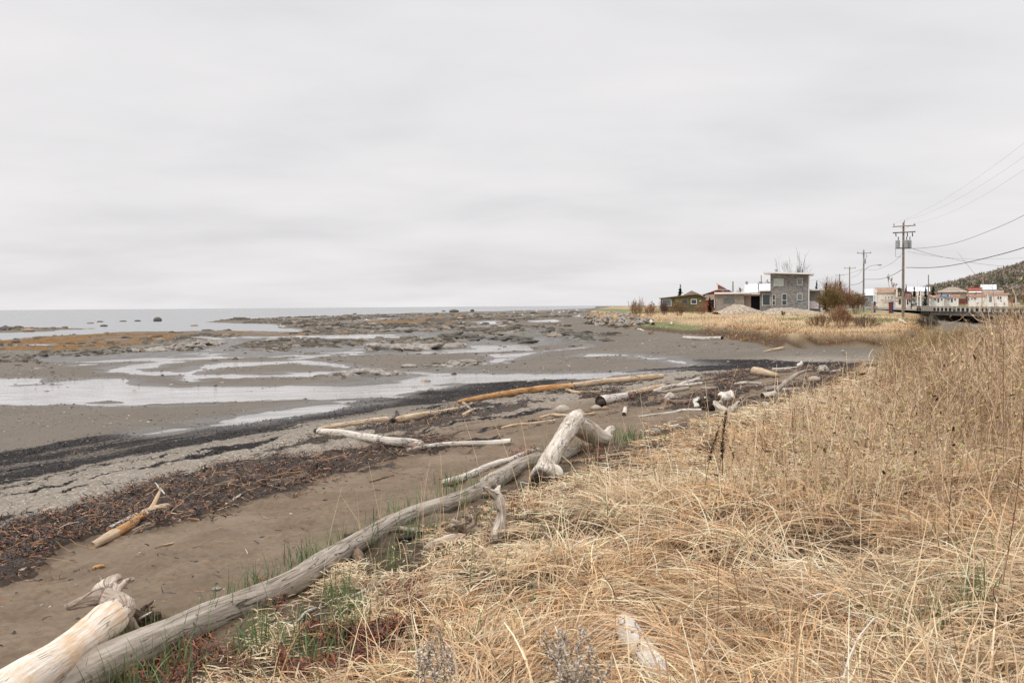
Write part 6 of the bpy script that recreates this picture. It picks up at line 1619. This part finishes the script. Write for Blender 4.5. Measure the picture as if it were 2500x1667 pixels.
for px in (2132.5, 2135, 2141.5): s.box('post', B_ORW, px - .8, px + .8, 746 if px > 2133 else 740, 755, -.1, .1)
s.box('board', B_ORW, 2135, 2142, 748, 750, -.14, -.101); s.box('board', B_ORW, 2135, 2142, 751, 753.5, -.14, -.101)
s = Site('cart', 2243, 150, "small grey green two wheeled cart parked at the bridge approach", 'cart')
a = s.at(2237, 746.8); b = s.at(2249.5, 752.2); MB().add([(a[0], -.35, a[1]), (b[0], -.35, a[1] - .03), (b[0] - .12, -.25, b[1]), (a[0] + .15, -.25, b[1]), (a[0], .45, a[1]), (b[0], .45, a[1] - .03), (b[0] - .12, .35, b[1]), (a[0] + .15, .35, b[1])],
    [(0, 1, 2, 3), (4, 7, 6, 5), (0, 4, 5, 1), (1, 5, 6, 2), (2, 6, 7, 3), (3, 7, 4, 0)]).build('tray', B_CARTG, s.e)
for px in (2240.5, 2246.5):
    c = s.at(px, 755); MB().tube([(c[0], -.34, max(c[1], .18)), (c[0], -.26, max(c[1], .18))], .19, 12).build('wheel', B_BLACK, s.e)
MB().tube([(a[0], 0, a[1]), (a[0] - .25, 0, a[1] + .05)], .03, 6).build('handle', B_BLACK, s.e)

# ------------------------------------------------------------------ trees, shrubs
def branch_set(rng, base, H_, spread, lev=4, n0=1, dirs=None, kids=(3, 4), crook=.25, shrink=.62, lean=0.0):
    """list of (points(4,3), widths(4)) by level"""
    out = []
    def grow(p, d, L, w, l):
        q = [p]; dd = d
        for _ in range(3):
            dd = dd + rng.normal(0, crook, 3) * .6; dd[2] += .05; dd /= np.linalg.norm(dd); q.append(q[-1] + dd * L / 3)
        out.append((np.array(q), np.array([w, w * .85, w * .7, w * .55]), l))
        if l <= 0: return
        for k in range(rng.integers(kids[0], kids[1] + 1)):
            u = rng.uniform(.4, 1.0); i = min(int(u * 3), 2); b = q[i] + (q[i + 1] - q[i]) * (u * 3 - i)
            nd = dd + rng.normal(0, spread, 3); nd[2] += .25; nd /= np.linalg.norm(nd)
            grow(b, nd, L * shrink * rng.uniform(.8, 1.15), w * .58, l - 1)
    for k in range(n0):
        d = np.array([lean + rng.normal(0, .06 if n0 == 1 else spread), rng.normal(0, .06 if n0 == 1 else spread), 1.0]); grow(np.array(base, float) + (0 if n0 == 1 else rng.normal(0, .12, 3) * [1, 1, 0]), d / np.linalg.norm(d), H_, 1.0, lev)
    return out
def plant_mesh(name, sets, w0, col, parent, minw, mat=None, var=.15):
    rb = RB(); Pn = np.stack([s_[0] for s_ in sets]); W_ = np.stack([s_[1] for s_ in sets]) * w0; n = len(Pn)
    W_ = np.maximum(W_, minw); c = np.clip(np.array(col) * (1 + RNG.normal(0, var, (n, 1))), .004, .9)
    for rl_ in (0.0, 1.5): rb.add(ribbon(Pn, W_, None, np.full(n, rl_)), c)
    return rb.build(name, mat or M_TWIG, parent)
def bare_tree(label, px, ybase, ytop, dist, col=(.16, .115, .09), lev=5, kids=(2, 4), spread=.42, group=None, w=.035, name='bare_tree', cat='tree'):
    rng = np.random.default_rng(int(px)); b = P(px, ybase, dist); g = float(HZ(b[0], b[1])); H_ = P(px, ytop, dist)[2] - g
    e_ = empty(name, (b[0], b[1], g)); tag(e_, label, cat, group)
    st = branch_set(rng, (0, 0, 0), H_ * .42, spread, lev, 1, None, kids)
    k = H_ / max(max(s_[0][:, 2].max() for s_ in st), .1); st = [(s_[0] * [k * .9, k * .9, k], s_[1], s_[2]) for s_ in st]
    plant_mesh('trunk', [s_ for s_ in st if s_[2] >= lev - 1], H_ * w, col, e_, .04); plant_mesh('crown', [s_ for s_ in st if s_[2] < lev - 1], H_ * w, col, e_, dist * .00027)
    return e_
bare_tree("pinkish bare birch standing behind the cream building", 2178, 740, 668, 290, (.36, .25, .20), 6, (2, 3), .35)
bare_tree("wide reddish bare tree at the foot of the wooded hill", 2492, 740, 688, 285, (.33, .22, .18), 6, (2, 4), .55)
bare_tree("small pale bare tree beside the chimney of the pale metal roof", 1812, 745, 700, 250, (.36, .28, .23), 5, (2, 3), .3)
bare_tree("small dark leafless tree among the bushes by the olive bungalow", 1600, 760, 736, 180, (.10, .07, .06), 5, (2, 3), .6)
bare_tree("hazy pinkish tree top showing beside the tall block of the grey house", 1876, 740, 682, 300, (.34, .25, .20), 6, (2, 3), .5)
def spruce(label, px, ybase, ytop, dist, wid_px, seed, group=None, gaps=.2, col=(.035, .052, .026), parent_only=None, tiers=22):
    rng = np.random.default_rng(seed); b = P(px, ybase, dist); g = float(HZ(b[0], b[1])); H_ = P(px, ytop, dist)[2] - g; Rw = wid_px / 2 * dist / F * 1.2
    e_ = empty('spruce_tree', (b[0], b[1], g)); tag(e_, label, 'tree', group)
    MB().tube([(0, 0, -.2), (0, 0, H_ * .98)], [H_ * .022, .02], 7).build('trunk', WB, e_)
    bs, az, L, a0, a1, W_ = [], [], [], [], [], []
    for k in range(tiers):
        u = (k + .5) / tiers; z = H_ * (.06 + .93 * u); rad = Rw * (1 - u) ** .85 * rng.uniform(.75, 1.15) + .08
        for j in range(int(7 + 9 * (1 - u))):
            if rng.random() < gaps: continue
            bs.append((0, 0, z + rng.normal(0, H_ * .012))); az.append(rng.uniform(0, 6.28)); L.append(rad * rng.uniform(.7, 1.15)); a0.append(rng.uniform(-.1, .3)); a1.append(rng.uniform(-.5, .15)); W_.append(max(H_ / tiers * 2.2, .3) * rng.uniform(.5, 1.2))
    n = len(bs); rb = RB(); arr = [np.array(q, float) for q in (bs, az, L, a0, a1, W_)]
    for rl_ in (.0, .9, -.9):
        rb.add(strands(arr[0], arr[1] + RNG.normal(0, .1, n), arr[2], arr[3], arr[4], 4, arr[5] * .55, None, None, np.full(n, rl_), .85), pal(n, [col, tuple(c * 1.6 for c in col), tuple(c * .6 for c in col)], [3, 2, 2], .2))
    rb.build('crown', M_NEEDLE, e_); return e_
spruce("lone spruce with gappy branches behind the olive bungalow", 1661, 752, 694, 250, 24, 41, gaps=.38, tiers=16)
spruce("small dark spruce between the olive bungalow and the grey house", 1733, 757, 723, 170, 13, 42)
spruce("dark pointed spruce rising out of the brown thicket beside the grey house", 2017, 750, 688, 172, 16, 43)
spruce("second dark spruce in the thicket near the lamp pole", 2051, 750, 688, 178, 15, 44)
spruce("slim spruce just showing over the annex roof of the grey house", 1994, 750, 684, 180, 14, 45)
spruce("tiny spruce tip showing above the flat roof of the grey house", 1959, 745, 657, 260, 9, 46)
spruce("dark spruce beside the near pole in front of the long pale building", 2212, 740, 694, 270, 13, 47)
spruce("broad dark spruce before the long pale building", 2232, 740, 699, 272, 18, 48)
spruce("dark spruce next to the bare service pole", 2260, 740, 700, 272, 19, 49)
spruce("bushy dark spruce between the service pole and the hipped beige house", 2279, 740, 698, 275, 24, 50)
spruce("small spruce leaning on the motel cabins' roof line", 2246, 740, 708, 274, 12, 51)
def shrub(label, px, ybase, ytop, dist, wid_px, col, seed, stems=40, group=None, name='shrub', lev=2, spread=.30, budcol=None, flat=.6, w0=.03):
    rng = np.random.default_rng(seed); b = P(px, ybase, dist); g = float(HZ(b[0], b[1])); H_ = max(P(px, ytop, dist)[2] - g, .5); Rw = wid_px / 2 * dist / F
    sets = []
    for k in range(stems):
        a = rng.uniform(0, 6.28); u = math.sqrt(rng.random()); bx = np.array([math.cos(a) * Rw * .45 * u, math.sin(a) * Rw * .4 * u, 0])
        d = np.array([math.cos(a) * u * Rw * .55, math.sin(a) * u * Rw * .5, H_ * (1 - .45 * u * u)]); L_ = np.linalg.norm(d); d /= L_
        st = branch_set(rng, bx, L_ * .5, spread, lev, 1, None, (2, 4), .22, .68)
        # aim the stem along d
        Rm = np.array(Vector((0, 0, 1)).rotation_difference(Vector(d)).to_matrix())
        sets += [((s_[0] - bx) @ Rm.T + bx, s_[1], s_[2]) for s_ in st]
    zt = np.percentile([s_[0][:, 2].max() for s_ in sets], 97); k = H_ / zt; sets = [(s_[0] * [1, 1, k], s_[1], s_[2]) for s_ in sets]
    e_ = empty(name, (b[0], b[1], g)); tag(e_, label, 'bush', group)
    plant_mesh('stems', sets, w0, col, e_, dist * MINW, var=.25)
    if budcol is not None:
        tips = np.array([s_[0][-1] for s_ in sets if s_[2] <= 1]); tips = tips[RNG.random(len(tips)) < .8]; n = len(tips); rb = RB()
        rb.add(strands(tips, RNG.uniform(0, 6.28, n), np.full(n, dist * .0007), RNG.uniform(-.5, 1.2, n), RNG.uniform(-.5, 1, n), 2, np.full(n, dist * .0005), None, None, None, .3), pal(n, [budcol, tuple(c * .7 for c in budcol)], [1, 1], .25))
        rb.build('leaf_buds', M_TWIG, e_)['kind'] = 'stuff'
    return e_
MINW = .00016
BR, RD, PU, OL = (.30, .20, .125), (.36, .215, .14), (.16, .085, .085), (.25, .18, .085)
tr_ = shrub("bare tree with a fine rounded crown rising behind the flat roof of the grey house", 1931, 752, 630, 182, 17, (.17, .13, .105), 61, 16, name='bare_tree', lev=3, spread=.20, w0=.07); tr_['category'] = 'tree'
shrub("fan shaped tan bush standing alone at the seaward end of the far bank", 1556, 767, 731, 118, 46, (.33, .21, .12), 1, 46)
shrub("purple brown bush before the olive bungalow's corner", 1622, 765, 735, 150, 34, PU, 2, 40)
shrub("wide tangled tan bush before the olive bungalow", 1655, 768, 734, 135, 48, BR, 3, 60, budcol=(.30, .24, .10))
shrub("low reddish bush beside the small dark spruce", 1712, 764, 742, 150, 40, RD, 4, 50)
shrub("low rusty bush between the fan shaped bush and the purple one", 1588, 765, 742, 140, 36, RD, 5, 40)
shrub("large brown thicket bush beside the annex of the grey house", 2028, 760, 704, 152, 62, OL, 6, 80, lev=3, budcol=(.22, .18, .06))
shrub("rust coloured half of the brown thicket by the far pole", 2056, 760, 704, 156, 48, RD, 7, 55, lev=3, budcol=(.30, .19, .08))
shrub("rounded brown bush at the foot of the lamp pole", 2091, 756, 716, 158, 38, BR, 8, 45, lev=3, budcol=(.28, .19, .09))
shrub("pale pinkish tall bush rising behind the two thicket spruces", 2034, 755, 684, 185, 46, (.40, .27, .20), 9, 60, lev=3)
shrub("dome shaped reddish bush in the field before the near pole", 2054, 792, 751, 66, 60, RD, 10, 42, lev=3, budcol=(.34, .17, .10))
shrub("low reddish bush sprawling beside the dome shaped one", 2000, 792, 767, 68, 70, (.34, .22, .13), 11, 60, budcol=(.36, .22, .12))
shrub("grey brown brush running from the dome shaped bush to the near pole", 2110, 797, 770, 70, 90, (.28, .21, .15), 12, 80)
shrub("orange brown bush at the end of the white house", 2472, 742, 726, 240, 22, (.36, .17, .09), 13, 30)
shrub("dark brush growing along the eroded creek bank under the bridge end", 2262, 812, 776, 95, 70, (.11, .08, .055), 14, 80)
shrub("small green shrub on the long low gravel heap", 1912, 768, 758, 128, 12, (.11, .15, .06), 15, 24)
rngb = np.random.default_rng(31)
for k in range(16):
    dd_ = rngb.uniform(11, 26); px = rngb.uniform(2210, 2560) + (0 if dd_ < 18 else -40); g = np.array([(px - CX) / F * dd_, dd_]); yb = proj([g[0], g[1], float(HZ(*g))])[1]
    ht = rngb.uniform(.8, 1.25) * (.75 if px < 2400 else 1.1); shrub("twiggy tan bush in the tangle along the crest of the dune", px, yb, yb - ht / dd_ * F, dd_, rngb.uniform(.8, 1.3) / dd_ * F, [(.46, .32, .21), (.38, .26, .17), (.52, .38, .25)][k % 3], 500 + k, 26, "bushes along the dune crest", lev=3, spread=.42, budcol=(.42, .33, .13), w0=.011)
for k, (px, dd_, ht) in enumerate(((2190, 33, 1.15), (2222, 35, 1.5), (2256, 34, 1.7), (2292, 36, 1.75), (2330, 35, 1.7), (2372, 34, 1.6))):
    yb = proj([(px - CX) / F * dd_, dd_, float(HZ((px - CX) / F * dd_, dd_))])[1]
    shrub("yellowish tan bush at the far edge of the dune in front of the creek mouth", px, yb, yb - .74 * ht / dd_ * F, dd_, 1.8 / dd_ * F, [(.52, .39, .24), (.48, .345, .215)][k % 2], 700 + k, 46, "bushes at the creek mouth", lev=3, spread=.4, budcol=(.44, .38, .15), w0=.016)
# forest on the hill
def forest():
    rb = RB(); n = 6500; rng = np.random.default_rng(77)
    k_ = np.where(rng.random(n) < .8, rng.uniform(.25, .56, n), rng.uniform(.56, .8, n)); r = 400 + 560 * rng.random(n) ** .8; y = r / np.sqrt(1 + k_ ** 2); x = k_ * y
    z = HZ(x, y); con = fbm(x * .012, y * .012, 301, 3) + rng.normal(0, .10, n) > .48
    H_ = rng.uniform(4.5, 9, n) * np.where(con, 1.0, .85) * (.7 + .3 * ss(.36, .5, k_))
    colc = pal(n, [(.10, .12, .08), (.115, .13, .09), (.13, .14, .095)], [3, 3, 2], .15); cold = pal(n, [(.26, .215, .17), (.28, .23, .18), (.23, .20, .165), (.27, .24, .17)], [3, 2, 2, 1], .12)  # tree colours lightened and evened out to paint in distance haze
    col = np.where(con[:, None], colc, cold); t_n = 22
    for q in range(t_n):
        u = (q + rng.random(n)) / t_n
        rad = np.where(con, H_ * .24 * (1 - u) + .15, H_ * .36 * np.sqrt(np.clip(1 - (2 * u - .85) ** 2, .04, 1)))
        zz = z + H_ * np.where(con, .08 + .9 * u, .25 + .72 * u)
        a = rng.uniform(0, 6.28, n); off = np.where(con, 0, rad * .5)
        b = np.stack([x + np.sin(a) * off, y + np.cos(a) * off, zz], -1)
        rb.add(strands(b, a, rad, np.where(con, .1, rng.uniform(-.4, 1.0, n)), np.where(con, -.5, rng.uniform(-.2, 1.2, n)), 3, H_ * np.where(con, .12, .10), None, None, rng.uniform(-1.2, 1.2, n), .8), col * (1 + rng.normal(0, .12, (n, 1))))
    rb.add(strands(np.stack([x, y, z], -1), np.zeros(n), H_ * .8, np.full(n, 1.57), np.full(n, 1.57), 2, H_ * .04, None, None, np.zeros(n), .5), np.tile((.12, .09, .07), (n, 1)))
    tag(rb.build("forest", M_NEEDLE), "mixed wood of dark spruces and bare brown trees covering the hill", 'forest', kind='stuff')
forest()

# ------------------------------------------------------------------ single plants in the near grass
def stalk(rb, px, py, top, dist, w, col, K=8, sway=.02):
    a = P(px, py, dist); b = P(top[0], top[1], dist); u = np.linspace(0, 1, K)[:, None]
    pts = a * (1 - u) + b * u + np.sin(u * 3.1) * np.array([sway, 0, 0]); wd = np.linspace(w, w * .5, K)
    for rl_ in (0.0, 1.5): rb.add(ribbon(pts[None], wd[None], np.zeros(1), np.full(1, rl_)), np.array([col]))
    return pts
def seed_clusters(rb, pts, u0_, u1_, n, rad, col, s=.012):
    L_ = len(pts) - 1; t_ = RNG.uniform(u0_, u1_, n) * L_; i = np.minimum(t_.astype(int), L_ - 1); c = pts[i] + (pts[i + 1] - pts[i]) * (t_ - i)[:, None]
    c = c + RNG.normal(0, rad, (n, 3)) * (.5 + .5 * np.sin(t_ * 9)[:, None])
    rb.add(strands(c, RNG.uniform(0, 6.28, n), np.full(n, s * 1.4), RNG.uniform(-1, 1.3, n), RNG.uniform(-1, 1.3, n), 2, np.full(n, s), None, None, None, .3), pal(n, [col, tuple(q * .6 for q in col), tuple(q * 1.5 for q in col)], [3, 2, 1], .2))
def weed_plant(name, label, specs, col, scol, cat='plant', part='seed_heads'):
    e_ = empty(name, tuple(P(specs[0][0], specs[0][1], specs[0][4]))); tag(e_, label, cat)
    o0 = np.array(e_.location); a, b = RB(), RB()
    for (px, py, tx, ty, dist, w, u0_, n, rad, s) in specs:
        pts = stalk(a, px, py, (tx, ty), dist, w, col, sway=RNG.normal(0, .02)); seed_clusters(b, pts, u0_, 1.0, n, rad, scol, s)
    for r_b, nm in ((a, 'stems'), (b, part)):
        o = r_b.build(nm, M_TWIG, e_); o.matrix_parent_inverse = Matrix.Translation(-Vector(o0))
    return e_
weed_plant('dock_plant', "tall dark brown dead dock plant with knobbly seed heads standing alone in the dead grass", [(1764, 1160, 1773, 1004, 9.2, .008, .25, 420, .016, .010), (1722, 1185, 1757, 1040, 9.1, .006, .4, 260, .016, .010), (1752, 1170, 1764, 1050, 9.1, .005, .4, 160, .014, .010), (1778, 1150, 1776, 1085, 9.3, .004, .4, 70, .012, .009)], (.13, .075, .045), (.10, .052, .03))
weed_plant('dead_stalk', "tall dark red stalk at the edge of the thicket", [(2447, 1425, 2503, 925, 4.6, .006, .0, 10, .006, .008), (2440, 1480, 2452, 1400, 4.55, .006, .9, 3, .005, .006)], (.20, .09, .06), (.12, .07, .05))
sp = []
for k in range(9): sp.append((1066 + RNG.normal(0, 22), 1700, 1060 + RNG.normal(0, 38) - 10, 1540 + RNG.uniform(-20, 60), 4.1 + RNG.normal(0, .08), .004, .35, 130, .010, .008))
weed_plant('mugwort_plant', "silvery dead plumes rising at the edge of the rust red weed", sp, (.50, .39, .28), (.52, .44, .36))
sp = []
for k in range(22): sp.append((1420 + RNG.normal(0, 45), 1720, 1400 + RNG.normal(0, 55), 1520 + RNG.uniform(0, 110), 4.0 + RNG.normal(0, .1), .004, .25, 120, .011, .008))
weed_plant('mugwort_plant', "broad clump of silvery dead plumes beside the sawn off log end", sp, (.50, .39, .28), (.50, .43, .35))
